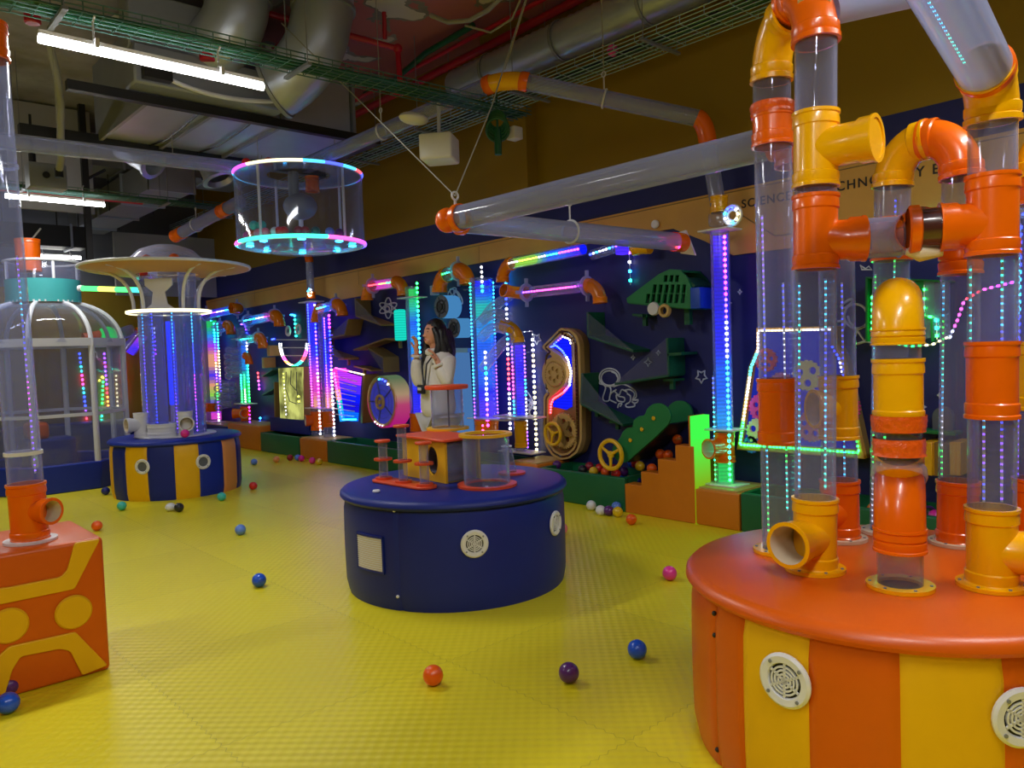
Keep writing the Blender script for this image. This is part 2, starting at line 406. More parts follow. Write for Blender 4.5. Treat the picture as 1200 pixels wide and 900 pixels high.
g = G(); g.box(((XW + XL) / 2, (YF + YB) / 2, -0.05), (XW - XL + 0.6, YF - YB + 0.6, 0.1)); struct('floor', g, floor_mat())
g = G(); g.box(((XW + XL) / 2, (YF + YB) / 2, ZC + 0.05), (XW - XL + 0.6, YF - YB + 0.6, 0.1)); struct('ceiling', g, ceiling_mat())
ZN = 2.80
g = G(); g.box((XW + 0.1, (YF + YB) / 2, ZN / 2), (0.2, YF - YB, ZN)); g.mat(1).box((XW + 0.1, (YF + YB) / 2, (ZC + ZN) / 2), (0.2, YF - YB, ZC - ZN))
struct('wall_right', g, [M['navy'], M['yellow_paint']])
g = G(); g.box(((XW + XL) / 2, YF + 0.1, 1.3), (XW - XL, 0.2, 2.6)); g.mat(1).box(((XW + XL) / 2, YF + 0.1, (2.6 + ZC) / 2), (XW - XL, 0.2, ZC - 2.6)); struct('wall_far', g, [M['yellow_paint'], M['grey']])
g = G(); g.box((XL - 0.1, (YF + YB) / 2, ZC / 2), (0.2, YF - YB, ZC)); struct('wall_left', g, M['yellow_paint'])
g = G(); g.box(((XW + XL) / 2, YB - 0.1, ZC / 2), (XW - XL, 0.2, ZC)); struct('wall_back', g, M['yellow_paint'])
# pilaster on the ochre zone of the long wall
g = G(); g.box((XW - 0.07, 5.62, (ZC + ZN) / 2 + 0.02), (0.14, 0.62, ZC - ZN - 0.04)); struct('trim_1', g, M['yellow_paint'])
# plywood sign board running along the long wall, stepped down where the lettering is
t = thing('plywood_sign', 'long plywood sign band with dark lettering along the navy wall', 'sign', (XW - 0.02, 3.0, 2.2))
z1 = 2.45
low = [(13.7, 2.16), (9.7, 2.22), (9.2, 2.10), (8.3, 2.12), (7.9, 2.27), (3.75, 2.30), (3.45, 2.16), (3.2, 2.02), (1.0, 2.02), (-1.2, 2.02), (-1.2, 2.56), (13.7, 2.42)]
g = G(); g.prism([(XW - 0.002, y, z) for y, z in low], (-1, 0, 0), 0.02); g.build('board', M['ply'], t)
# shallow routed outline on the board
g = G(); g.path([(XW - 0.023, y, z) for y, z in [(13.6, 2.38), (3.3, 2.5), (-1.1, 2.52)]], 0.004, 4); 
g.path([(XW - 0.023, 3.38, 2.50), (XW - 0.023, 2.85, 2.12), (XW - 0.023, 1.0, 2.1)], 0.005, 4)
for y in (11.7, 8.6, 6.2, 4.9): g.path([(XW - 0.023, y, 2.26), (XW - 0.023, y, 2.46)], 0.003, 4)
g.build('routed_line', M['wood_dark'], t)
# lettering
FONT = bpy.data.fonts.load('<builtin>') if hasattr(bpy.data, 'fonts') else None
def letters(txt, p, size, mat, parent, name, spacing=1.0, ux=V((0, -1, 0)), uz=V((0, 0, 1)), ext=0.002):
    cu = bpy.data.curves.new(name, 'FONT'); cu.body = txt; cu.size = size; cu.extrude = ext; cu.space_character = spacing; cu.offset = size * 0.012
    ob = bpy.data.objects.new(name, cu); COL.objects.link(ob)
    n = ux.cross(uz); mw = Matrix((ux, uz, n)).transposed().to_4x4(); mw.translation = V(p); ob.matrix_world = mw
    dg = bpy.context.evaluated_depsgraph_get(); ev = ob.evaluated_get(dg); me = bpy.data.meshes.new_from_object(ev)
    me.transform(mw); off = origin_of(parent); me.transform(Matrix.Translation(-off))
    bpy.data.objects.remove(ob); o = bpy.data.objects.new(name, me); COL.objects.link(o); o.parent = parent
    me.materials.clear(); me.materials.append(mat); return o
pL = wx(869, 242, XW - 0.024)
TXT = dict(a=pL, size=0.1)

# ================================================================== lamps on the cable trays
def tube_lamp(p0, p1, label, watts=30.0, name='strip_lamp'):
    p0, p1 = V(p0), V(p1); c = (p0 + p1) / 2; d = (p1 - p0).normalized()
    t = thing(name, label, 'lamp', c, 'linear ceiling lamps')
    g = G(); g.box(c + V((0, 0, 0.036)), ((p1 - p0).length, 0.03, 0.022), (d, V((0, 0, 1)).cross(d), V((0, 0, 1)))); g.build('housing', M['white'], t)
    g = G(); g.cyl(p0, p1, 0.021, 12); g.build('light_tube', M['lamp'], t)
    g = G()
    for q in (0.22, 0.78): 
        s = p0.lerp(p1, q); g.path([s + V((0, 0.02, 0.04)), s + V((0, 0.02, 0.16)), s + V((0, -0.02, 0.18))], 0.006, 6); g.box(s + V((0, 0, 0.03)), (0.02, 0.09, 0.05))
    g.build('hook', M['white_metal'], t)
    ld = bpy.data.lights.new('lamp_light', 'AREA'); ld.shape = 'RECTANGLE'; ld.size = (p1 - p0).length; ld.size_y = 0.08; ld.energy = watts; ld.color = (1.0, 0.99, 0.97)
    lo = bpy.data.objects.new('lamp_light', ld); COL.objects.link(lo); lo.parent = t; lo.location = (0, 0, -0.04); lo.rotation_euler = (0, 0, math.atan2(d.y, d.x))
    return t
tube_lamp((0.98, 4.61, 3.05), (2.20, 4.61, 3.05), 'bright white linear lamp hanging under the near cable tray')
tube_lamp((1.55, 9.05, 3.06), (2.45, 9.05, 3.06), 'bright white linear lamp farther down the hall beside the grey duct unit', 16)
tube_lamp((0.0, 9.05, 3.06), (1.2, 9.05, 3.06), 'white linear lamp on the far cable tray outside the picture', 16)
tube_lamp((0.4, 0.1, 3.05), (1.6, 0.1, 3.05), 'white linear lamp above the place where the photographer stands')
tube_lamp((2.6, 0.1, 3.05), (3.8, 0.1, 3.05), 'white linear lamp on the tray beside the orange drum outside the picture')
tube_lamp((-2.2, 4.61, 3.05), (-1.0, 4.61, 3.05), 'white linear lamp on the near tray outside the picture')
tube_lamp((-1.8, 0.1, 3.05), (-0.6, 0.1, 3.05), 'white linear lamp behind the photographer on the same tray')
tube_lamp((2.55, 13.2, 3.0), (3.2, 13.2, 3.0), 'small white linear lamp in front of the far wall', 3)

# ================================================================== trays, ducts, pipes under the slab
def wire_tray(p0, p1, across, w, h, mats, label, nl=6, step=0.1):
    p0, p1, across = V(p0), V(p1), V(across); t = thing('cable_tray', label, 'cable tray', (p0 + p1) / 2)
    d = (p1 - p0).normalized(); g = G(); r = 0.0045
    for i in range(nl):
        o = across * (w * (i / (nl - 1) - 0.5)); g.path([p0 + o, p1 + o], r, 4)
    for s in (-1, 1):
        for k in (0.5, 1.0):
            o = across * (s * w / 2) + V((0, 0, h * k)); g.path([p0 + o, p1 + o], r, 4)
    n = int((p1 - p0).length / step)
    for i in range(n + 1):
        c = p0 + d * (i * step)
        g.path([c - across * (w / 2) + V((0, 0, h)), c - across * (w / 2), c + across * (w / 2), c + across * (w / 2) + V((0, 0, h))], r * 0.8, 4)
    g.build('wire_mesh', mats[0], t)
    g = G(); L = (p1 - p0).length; k = int(L / 1.4)
    for i in range(k):
        c = p0 + d * (0.5 + i * 1.4)
        for s in (-1, 1):
            g.path([c + across * (s * (w / 2 + 0.03)) - V((0, 0, 0.02)), V((c.x + across.x * s * (w / 2 + 0.03), c.y + across.y * s * (w / 2 + 0.03), ZC))], 0.004, 5)
        g.box(c - V((0, 0, 0.02)), (w + 0.12, 0.03, 0.018), (across, d, V((0, 0, 1))))
    g.build('hanger', M['steel_dull'], t)
    g = G()
    for q in range(5):
        o = across * (w * (-0.36 + 0.17 * q)); pts = [p0 + o + V((0, 0, 0.015))]
        for i in range(1, 15): pts.append(p0 + d * (L * i / 15) + o + across * random.uniform(-.015, .015) + V((0, 0, 0.015 + random.uniform(0, .012))))
        pts.append(p1 + o + V((0, 0, 0.015))); g.path(pts, 0.008, 5)
    g.build('cable', M['dark'] if q % 2 else M['green_dark'], t)
    return t
wire_tray((4.83, 0.2, 3.60), (4.83, 13.5, 3.60), (1, 0, 0), 0.36, 0.06, [M['tray_dark']], 'long wire mesh cable tray running along the ochre wall', 7, .2)
wire_tray((-3.6, 4.72, 3.16), (4.55, 4.72, 3.30), (0, 1, 0), 0.22, 0.06, [M['tray']], 'green wire cable tray above the near bright lamp', 5)
wire_tray((-3.0, 9.13, 3.16), (4.05, 9.13, 3.16), (0, 1, 0), 0.2, 0.05, [M['tray']], 'green wire cable tray above the farther lamp', 5)
# ribbed ventilation hose under the slab by the wall
t = thing('ventilation_hose', 'silver ribbed ventilation hose under the slab along the ochre wall', 'duct', (4.8, 5.0, 3.9))
g = G(); a, b = V((4.82, 5.9, 3.93)), V((4.82, -0.5, 3.93)); L = (b - a).length; prof = []
n = 150
for i in range(n + 1): prof.append((0.155 + 0.008 * (i % 2), L * i / n))
g.lathe(a, b - a, prof, 24); g.build('hose', M['steel'], t)
g = G()
for k in range(6): g.lathe(a, b - a, [(0.163, 0.5 + k * .9), (0.172, 0.5 + k * .9), (0.172, 0.53 + k * .9), (0.163, 0.53 + k * .9)], 24)
g.build('clamp_band', M['steel_dull'], t)
# dark conduit beside it
g = G(); g.path([(5.1, 9.5, 3.72), (5.1, -0.5, 3.78)], 0.035, 10); 
for y in (8, 6.4, 4.8, 3.2, 1.6): g.lathe((5.1, y, 3.75), (0, 1, 0), [(0.03, -.03), (0.05, -.03), (0.05, .03), (0.03, .03)], 12)
put(g.build('conduit', M['dark']), 'dark straight conduit beside the ribbed hose above the ochre wall', 'pipe')
# rectangular duct with mirror-bright underside
t = thing('rectangular_duct', 'big rectangular galvanised duct with a shiny underside', 'duct', (3.1, 7.0, 3.4))
g = G(); g.rbox((3.0, 7.05, 3.72), (1.8, 1.35, 0.62), 0.01, n=1); g.build('duct_body', M['steel'], t)
g = G()
for x in (2.08, 2.6, 3.2, 3.92): g.box((x, 7.05, 3.72), (0.03, 1.42, 0.68))
g.build('flange', M['steel_dull'], t)
g = G(); g.box((2.8, 6.3, 3.385), (2.6, 0.07, 0.07)); g.box((2.9, 7.72, 3.385), (2.9, 0.09, 0.1)); g.box((4.1, 7.0, 3.38), (0.08, 1.5, 0.06)); g.build('support_rail', M['black'], t)
g = G()
for x in (2.5, 2.95):
    g.path([(x, 6.35, 3.40), (x + .02, 6.8, 3.385), (x + .05, 7.3, 3.39), (x, 7.7, 3.40)], 0.008, 6)
g.build('cable', M['black'], t)
# air handling box in front of the duct
t = thing('air_unit', 'grey sheet metal air handling box above the near lamp', 'air unit', (2.3, 6.1, 3.5))
g = G(); g.rbox((2.2, 6.24, 3.92), (0.62, 0.2, 0.44), 0.015, n=1); g.rbox((2.5, 6.2, 3.58), (1.2, 0.24, 0.3), 0.015, n=1); g.build('casing', M['steel_dull'], t)
g = G(); g.path(arcbend((2.1, 6.04, 3.50), (2.5, 6.02, 3.32), (3.1, 6.06, 3.52)), 0.018, 8); g.build('hose', M['white_metal'], t)
g = G(); g.box((2.05, 6.05, 3.5), (0.2, 0.1, 0.08)); g.box((3.12, 6.05, 3.5), (0.14, 0.1, 0.1)); g.build('connection_box', M['black'], t)
def round_duct(pts, r, label):
    t = thing('round_duct', label, 'duct', pts[0], 'round ducts dropping from the slab')
    g = G(); g.path(pts, r, 28, caps=False); g.build('duct_body', M['steel'], t)
    g = G()
    for i in (1, len(pts) - 1):
        d = (V(pts[i]) - V(pts[i - 1])).normalized(); g.lathe(V(pts[i]) - d * .02, d, [(r, 0), (r + .018, 0), (r + .018, .03), (r, .03)], 28)
    g.build('flange', M['steel_dull'], t)
    g = G(); d = (V(pts[-1]) - V(pts[-2])).normalized(); g.disc(V(pts[-1]) - d * .06, d, r - .004, .01, 28); g.build('inner_damper', M['dark'], t)
a = V((2.70, 5.95, 4.49)); round_duct([a, V((2.68, 5.97, 4.2))] + arcbend((2.66, 5.97, 4.1), (2.62, 6.02, 3.86), (2.5, 6.3, 3.82), 6), 0.24, 'shiny round duct elbow just behind the near lamp')
round_duct([V((3.25, 5.62, 4.49)), V((3.23, 5.62, 4.15))] + arcbend((3.2, 5.64, 4.0), (3.16, 5.7, 3.66), (2.95, 5.96, 3.56), 8), 0.24, 'shiny round duct elbow beside the red pipe crossing')
# red sprinkler pipes
t = thing('sprinkler_pipe', 'red sprinkler pipe run below the slab with a drop at the corner', 'pipe', (3.6, 5.3, 4.2))
g = G(); q0, q1, q2 = dp(255, 0, 6.6), dp(466, 57, 7.0), dp(470, 112, 7.0)
g.path([dp(60, -52, 6.3), q0, q1], 0.028, 10); g.path([q1, q2], 0.026, 10); g.path([dp(322, 58, 6.8), dp(398, -2, 6.4)], 0.028, 10); g.path([dp(450, 14, 6.9), dp(451, 46, 6.95)], 0.02, 8)
g.build('pipe', M['red_pipe'], t)
g = G(); g.ball(q1, 0.045, 12, 8); g.ball(dp(354, 28, 6.62), 0.042, 12, 8); g.build('fitting', M['red_pipe'], t)
t = thing('sprinkler_pipe', 'dark red pipe along the wall top behind the yellow elbow', 'pipe', (4.9, 7.3, 4.3))
g = G(); g.path([(5.05, 8.6, 4.25), (5.05, 2.5, 4.38)], 0.04, 10); g.path([(4.8, 9.0, 4.25), (4.8, 3.2, 4.36)], 0.022, 8); g.build('pipe', M['red_pipe'], t)
g = G(); g.path([(4.85, 7.6, 4.32), (4.8, 6.9, 4.28), (4.75, 6.3, 4.36), (4.8, 5.6, 4.42)], 0.03, 8); g.build('hose', M['green_dark'], t)
# loose cable loops under the slab
g = G(); g.path([dp(505, 18, 6.6), dp(525, 26, 6.5), dp(550, 24, 6.4), dp(572, 12, 6.3), dp(592, -8, 6.3)], 0.02, 8)
put(g.build('hanging_cable', M['board']), 'pale looped cable hanging from the slab near the wall', 'cable')
g = G(); g.path([dp(545, 30, 6.3), dp(575, 38, 6.2), dp(600, 22, 6.1), dp(612, -5, 6.0)], 0.009, 6)
put(g.build('hanging_cable', M['rope']), 'thin looped cable under the pale one near the wall', 'cable')
# red sprinkler heads and small fittings on the slab, left
for x, y, lab in ((38, 22, 'red round junction box above the left end of the near lamp'), (243, 66, 'red round junction box between the lamp and the round duct')):
    q = dp(x, y, 6.0); t = thing('junction_box', lab, 'junction box', q, 'red junction boxes')
    g = G(); g.disc(q - V((0, 0, .04)), (0, 0, 1), 0.06, 0.08, 20, .01); g.build('box_body', M['red_pipe'], t)
    g = G(); g.path([q + V((0, 0, .04)), V((q.x, q.y, ZC))], 0.008, 6); g.build('rod', M['steel_dull'], t)
q = fl(172, 7, 4.4); g = G(); g.rbox(q, (0.32, 0.12, 0.1), 0.01); put(g.build('slab_bracket', M['black']), 'small black bracket under the slab above the near lamp', 'bracket')
q = fl(141, 27, 4.44); g = G(); g.disc(q, (0, 0, 1), 0.07, 0.05, 20, .01); put(g.build('smoke_detector', M['white']), 'round white smoke detector on the slab above the near lamp', 'smoke detector')
# white corrugated hose on the left and its grey valve box
t = thing('drain_hose', 'grey flexible hose hanging from the lamp end down to a grey box', 'hose', dp(60, 60, 6.2))
g = G(); pts = [dp(58, 52, 6.0), dp(66, 85, 6.2), dp(71, 120, 6.4), dp(71, 160, 6.6), dp(72, 185, 6.7), dp(69, 200, 6.8)]
g.path(pts, 0.03, 10); g.build('hose', M['board'], t)
g = G(); g.path([pts[-1] + V((0, 0, .02)), pts[-1] - V((0, 0, .06))], 0.035, 10); g.build('hose_end', M['black'], t)
q = dp(54, 208, 7.0); t = thing('control_box', 'grey metal control box behind the hanging hose', 'box', q)
g = G(); g.rbox(q, (0.3, 0.2, 0.22), .01); g.build('casing', M['steel_dull'], t)
g = G(); g.disc(q + V((-.02, -.105, 0)), (0, -1, 0), .03, .01, 16); g.build('dial', M['black'], t)
g = G(); g.path([q + V((-.1, 0, .1)), q + V((-.1, 0, .55))], .012, 6); g.path([q + V((-.1, 0, .1)), q + V((-.1, 0, .2))], .03, 8); g.build('cable', M['black'], t)
# pale boards, dark post and beams farther down the hall
g = G(); g.box((2.3, 10.6, 3.85), (0.9, 0.06, 1.25)); put(g.build('trim_2', M['board']), kind='structure')
g = G(); g.box((4.5, 13.3, 2.95), (1.6, 0.08, 1.0)); put(g.build('trim_3', M['board']), kind='structure')
t = thing('steel_post', 'black steel post hanging beside the pale board far down the hall', 'post', (2.62, 10.4, 3.0))
g = G(); g.box((2.62, 10.4, 3.55), (0.07, 0.07, 1.9)); g.build('post', M['black'], t)
g = G(); g.path([(2.62, 10.4, 3.6), (2.85, 10.4, 3.75)], .02, 6); g.build('brace', M['black'], t)
def duct_run(p0, p1, w, h, label, mat='steel_dull'):
    p0, p1 = V(p0), V(p1); t = thing('air_duct', label, 'duct', (p0 + p1) / 2); d = (p1 - p0).normalized(); s = V((0, 0, 1)).cross(d).normalized(); L = (p1 - p0).length
    g = G(); g.box((p0 + p1) / 2, (L, w, h), (d, s, V((0, 0, 1)))); g.build('duct_body', M[mat], t)
    g = G()
    for i in range(int(L / 1.1) + 1): g.box(p0 + d * (i * 1.1), (.03, w + .05, h + .05), (d, s, V((0, 0, 1))))
    g.build('flange', M['steel'], t)
    g = G()
    for i in range(int(L / 1.6) + 1):
        for k in (-1, 1): c = p0 + d * (i * 1.6) + s * (k * (w / 2 + .03)); g.path([c - V((0, 0, h / 2 + .03)), V((c.x, c.y, ZC))], .006, 5)
    g.build('hanger', M['dark'], t)
duct_run((1.0, 11.2, 4.05), (4.9, 11.2, 4.05), 0.7, 0.3, 'long grey duct across the hall above the mushroom tower')
duct_run((3.4, 9.7, 3.62), (3.4, 13.6, 3.62), 0.5, 0.35, 'grey duct running away to the far wall')
duct_run((-1.5, 12.6, 3.2), (3.1, 12.6, 3.2), 0.4, 0.3, 'dark duct in front of the far wall', 'dark')
t = thing('round_duct', 'short round silver duct spout above the far lamp', 'duct', (2.6, 8.6, 3.4), 'round ducts dropping from the slab')
g = G(); g.lathe((2.72, 8.3, 3.42), (0.5, -0.6, -0.5), [(0.16, -.35), (0.16, 0), (0.19, .02), (.19, .04), (.14, .05), (.12, 0)], 24); g.build('duct_body', M['steel'], t)
t = thing('round_duct', 'short round silver duct spout above the mushroom tower', 'duct', (4.1, 9.6, 3.3), 'round ducts dropping from the slab')
g = G(); g.lathe((3.55, 8.65, 3.42), (0.2, -0.3, -0.9), [(0.17, -.9), (0.17, 0), (0.2, .02), (.2, .04), (.15, .05), (.12, 0)], 24); g.build('duct_body', M['steel'], t)
g = G(); 
for y, z in ((13.5, 2.9), (13.2, 3.2)): g.path([(-2, y, z), (3.0, y, z)], 0.02, 8)
for x in (0, 1.2, 2.2, 2.9): g.path([(x, 13.2, 3.2), (x, 13.2, 4.5)], .01, 5)
put(g.build('pipe_rack', M['dark']), 'dark thin pipes crossing below the slab at the far end', 'pipe')
g = G(); g.path([(-1.5, 10.2, 3.35), (3.2, 10.2, 3.35)], 0.025, 8); put(g.build('sprinkler_pipe', M['red_pipe']), 'dark red pipe crossing the hall behind the turquoise cylinder', 'pipe')
# devices on the tray
q = dp(515, 175, 6.0); t = thing('projector', 'white box projector hanging under the wall cable tray', 'projector', q)
g = G(); g.rbox(q, (.26, .26, .2), .02, ax=(V((.8, .6, 0)), V((-.6, .8, 0)), V((0, 0, 1)))); g.build('casing', M['white'], t)
g = G(); g.path([q + V((0, 0, .1)), q + V((.05, .05, .45))], .015, 8); g.build('hanger', M['white_metal'], t)
q = dp(485, 139, 5.9); g = G(); g.ball(q, .1, 16, 8, (1.3, .8, .45)); put(g.build('access_point', M['white']), 'flat white oval device under the long upper tube', 'device')
q = dp(583, 152, 6.2); t = thing('cable_bundle', 'dark green coiled cable bundle hanging from the wall tray', 'cable', q)
g = G()
for k in range(5): g.torus(q + V((0, 0, .02 * k)), (.5 + .1 * k, .5, .2), .09 - .006 * k, .012, 20, 6)
g.path([q, q + V((0, 0, -.2))], .03, 8); g.path([q, q + V((0, 0, .3))], .01, 6); g.build('coil', M['green_dark'], t)
g = G(); g.rbox(q + V((.14, -.05, -.02)), (.1, .1, .1), .01); g.build('socket', M['white_metal'], t)
# ================================================================== padded drums
def round_vent(parent, c, nrm, r, hollow=False, label=None):
    """white round vent let into a drum side"""
    a, b, n = basis(nrm); g = G()
    g.lathe(c, n, [(r * .62, 0.002), (r, 0.002), (r, .008), (r * .9, .014), (r * .66, .012), (r * .62, .006), (r * .62, .002)], 32)
    if not hollow:
        w = .003 * r / .09
        for q in (.1, .235, .37, .505): g.lathe(c, n, [(r * q - w, .002), (r * q + w, .002), (r * q + w, .01), (r * q - w, .01), (r * q - w, .002)], 28)
        for k in range(3):
            d = a * math.cos(k * PI / 3 + .5) + b * math.sin(k * PI / 3 + .5); g.box(c + n * .008, (r * 1.25, .008 * r / .09, .004), (d, n.cross(d), n))
    v = g.build('vent', M['white'], parent)
    if label: v['label'] = label
    g = G(); g.lathe(c, n, [(0.0001, .003), (r * .62, .003)], 28); 
    if hollow: g.lathe(c, n, [(r * .62, .004), (r * .4, -.0)], 24)
    g.build('vent_opening', M['black'] if not hollow else M['grey'], v)  # flat dark disc, coloured for the shade inside the vent
    g = G()
    for k in range(4):
        d = a * math.cos(k * PI / 2 + .7) + b * math.sin(k * PI / 2 + .7); g.disc(c + n * .012 + d * r * .8, n, .006 * r / .09, .004, 10)
    g.build('screw', M['steel_dull'], v)
    return v
def rim_profile(R, h, t=0.05):
    return [(0.0001, h), (R - .03, h), (R - .008, h - .006), (R + .006, h - .02), (R + .008, h - .035), (R - .004, h - t), (R - .02, h - t)]
def side_panel(g, c, R, h, a0, a1, n, bulge=.012):
    """padded panel between two angles; edges rounded into the seams"""
    prof = []
    for k in range(9):
        z = k / 8; prof.append(z)
    vs = []; 
    for k in range(9):
        z = k / 8
        for i in range(n + 1):
            u = i / n; w = min(u, 1 - u) * (a1 - a0) * R; e = min(1, w / .012); e2 = min(1, min(z, 1 - z) * h / .02)
            rr = R - .008 * (1 - e) ** 2 - .012 * (1 - e2) ** 2 + bulge * math.sin(PI * z) * .4
            t = a0 + (a1 - a0) * u; vs.append(V((c.x + rr * math.cos(t), c.y + rr * math.sin(t), c.z + z * h)))
    fs = [(k * (n + 1) + i, k * (n + 1) + i + 1, (k + 1) * (n + 1) + i + 1, (k + 1) * (n + 1) + i) for k in range(8) for i in range(n)]
    g.add(vs, fs, True)
def ang(c, p):                         # unwrapped about the side that faces the photographer
    b = math.atan2(-c.y, -c.x); d = math.atan2(p.y - c.y, p.x - c.x) - b
    return b + (d + PI) % (2 * PI) - PI

def on_drum(c, R, x, y):
    d = ray(x, y); t0 = 0.5
    for k in range(12000):
        q = EYE + d * t0
        if (q.x - c.x) ** 2 + (q.y - c.y) ** 2 < R ** 2: return q
        t0 += .001
    return q
# ---- orange and yellow drum, right foreground
C1 = V((2.62, 1.04, 0)); R1, H1 = 0.635, 0.585
drum1 = thing('padded_drum', 'big round orange and yellow striped drum carrying the orange pipe columns', 'play stand', C1)
g = G(); g.lathe(C1, (0, 0, 1), rim_profile(R1 + .012, H1), 96); g.build('top_cushion', M['vinyl_orange'], drum1)
g = G(); g.lathe(C1, (0, 0, 1), [(R1 - .03, 0), (R1 - .03, H1 - .05)], 64); g.build('core', M['black'], drum1)
# stripe boundaries read off the rim of the drum and carried right round it
bd = [ang(C1, on_drum(C1, R1, x, y)) for x, y in ((838, 760), (870, 790), (947, 800), (1055, 810), (1178, 820))]
w = (bd[4] - bd[1]) / 3
edges = [bd[0] - .5, bd[0], bd[1], bd[2], bd[3], bd[4]]
while edges[-1] < edges[0] + 2 * PI - w * 1.3: edges.append(edges[-1] + w)
edges.append(edges[0] + 2 * PI)
for i in range(len(edges) - 1):
    g = G(); side_panel(g, C1, R1, H1 - .045, edges[i], edges[i + 1], 14)
    colr = 'vinyl_orange' if i < 2 or i % 2 == 1 else 'vinyl_yellow'
    p = g.build('side_panel', M[colr], drum1); p['label'] = ('orange' if colr == 'vinyl_orange' else 'yellow') + ' padded panel of the drum'
for x, y in ((921, 797), (1196, 840)):
    a_ = ang(C1, fl(x, y, .33))
    # solve height on the near face of the cylinder
    d = ray(x, y); t0 = 0.5
    for k in range(4000):
        q = EYE + d * t0
        if (q.x - C1.x) ** 2 + (q.y - C1.y) ** 2 < (R1 + .004) ** 2: break
        t0 += .001
    n_ = V((q.x - C1.x, q.y - C1.y, 0)).normalized(); round_vent(drum1, q, n_, .078)
# hooks at the seam on the left
a_ = bd[0]; g = G()
for z in (.5, .43, .06):
    g.ball(C1 + V((math.cos(a_) * R1, math.sin(a_) * R1, z)), .008, 8, 6)
g.build('fastener', M['black'], drum1)

# ---- blue drum, centre
C2 = V((2.82, 3.62, 0)); R2, H2 = 0.65, 0.585
drum2 = thing('padded_drum', 'navy blue round drum in the middle of the floor with toys on top', 'play stand', C2)
g = G(); g.lathe(C2, (0, 0, 1), rim_profile(R2 + .014, H2), 96); g.build('top_cushion', M['vinyl_navy'], drum2)
g = G(); g.lathe(C2, (0, 0, 1), [(R2 - .03, 0), (R2 - .03, H2 - .05)], 64); g.build('core', M['black'], drum2)
s_ = ang(C2, on_drum(C2, R2, 467, 640)); s0 = ang(C2, on_drum(C2, R2, 410, 640)) - .15
edges2 = [s0, s_, s_ + 1.9, s_ + 3.4, s0 + 2 * PI]
for i in range(4):
    g = G(); side_panel(g, C2, R2, H2 - .04, edges2[i], edges2[i + 1], 30); g.build('side_panel', M['vinyl_navy'], drum2)
for x, y, r in ((556, 637, .073), (650, 613, .07)):
    q = on_drum(C2, R2 + .004, x, y); round_vent(drum2, q, V((q.x - C2.x, q.y - C2.y, 0)), r)
q = on_drum(C2, R2 + .004, 433, 648); n_ = V((q.x - C2.x, q.y - C2.y, 0)).normalized(); s = V((-n_.y, n_.x, 0))
def arc_box(g, c, r0, r1, a0, a1, z0, z1, n=8):
    vs = []
    for k in range(n + 1):
        t = a0 + (a1 - a0) * k / n
        for r, z in ((r0, z0), (r1, z0), (r1, z1), (r0, z1)): vs.append(V((c.x + r * math.cos(t), c.y + r * math.sin(t), z)))
    fs = [(k * 4 + i, k * 4 + (i + 1) % 4, k * 4 + 4 + (i + 1) % 4, k * 4 + 4 + i) for k in range(n) for i in range(4)] + [(0, 1, 2, 3), (n * 4, n * 4 + 1, n * 4 + 2, n * 4 + 3)]
    g.add(vs, fs, False)
ga = ang(C2, q); hw = .103 / R2; zq = q.z
g = G(); arc_box(g, C2, R2 - .01, R2 + .007, ga - hw, ga + hw, zq - .09, zq + .09); o_ = g.build('grille', M['cream'], drum2); o_['label'] = 'cream slatted rectangular grille'
g = G()
for k in range(15): arc_box(g, C2, R2, R2 + .0105, ga - hw, ga + hw, zq - .0855 + .0118 * k, zq - .0795 + .0118 * k)
g.build('slats', M['white'], o_)
g = G()
for z0, z1 in ((-.1, -.09), (.09, .1)): arc_box(g, C2, R2 - .01, R2 + .014, ga - hw * 1.09, ga + hw * 1.09, zq + z0, zq + z1)
for k in (-1, 1): arc_box(g, C2, R2 - .01, R2 + .014, ga + k * hw * 1.09, ga + k * hw, zq - .1, zq + .1, 2)
g.build('frame', M['vinyl_navy'], o_)
g = G()
for z in (.535, .08):
    for da in (-.025,): g.ball(C2 + V((math.cos(s_ + da) * (R2 + .002), math.sin(s_ + da) * (R2 + .002), z)), .009, 10, 6)
g.build('fastener', M['white'], drum2)

# ---- striped drum of the mushroom tower
C3 = V((2.83, 8.36, 0)); R3, H3 = 0.63, 0.585
drum3 = thing('padded_drum', 'navy and yellow striped round drum under the mushroom tower', 'play stand', C3)
g = G(); g.lathe(C3, (0, 0, 1), rim_profile(R3 + .012, H3), 72); g.build('top_cushion', M['vinyl_blue'], drum3)
xs = [(131, 545), (147, 550), (173, 555), (205, 553), (234, 550), (262, 543), (278, 535)]
e3 = [ang(C3, on_drum(C3, R3, x, y)) for x, y in xs[1:6]]
e3 = [e3[0] - (e3[1] - e3[0]) * 1.1] + e3
wd = (e3[4] - e3[1]) / 3; e3[0] = e3[1] - wd
while e3[-1] < e3[0] + 2 * PI - wd * 1.4: e3.append(e3[-1] + wd)
e3.append(e3[0] + 2 * PI)
for i in range(len(e3) - 1):
    g = G(); side_panel(g, C3, R3, H3 - .045, e3[i], e3[i + 1], 12)
    k = ['vinyl_navy', 'vinyl_yellow', 'vinyl_navy', 'vinyl_yellow', 'vinyl_blue', 'vinyl_tan'][i] if i < 6 else ('vinyl_yellow' if i % 2 else 'vinyl_navy')
    p = g.build('side_panel', M[k], drum3); p['label'] = {'vinyl_navy': 'navy', 'vinyl_blue': 'navy', 'vinyl_yellow': 'yellow', 'vinyl_tan': 'tan'}[k] + ' padded panel of the striped drum'
for x, y in ((167, 547), (238, 541)):
    q = on_drum(C3, R3 + .004, x, y); round_vent(drum3, q, V((q.x - C3.x, q.y - C3.y, 0)), .075, True)

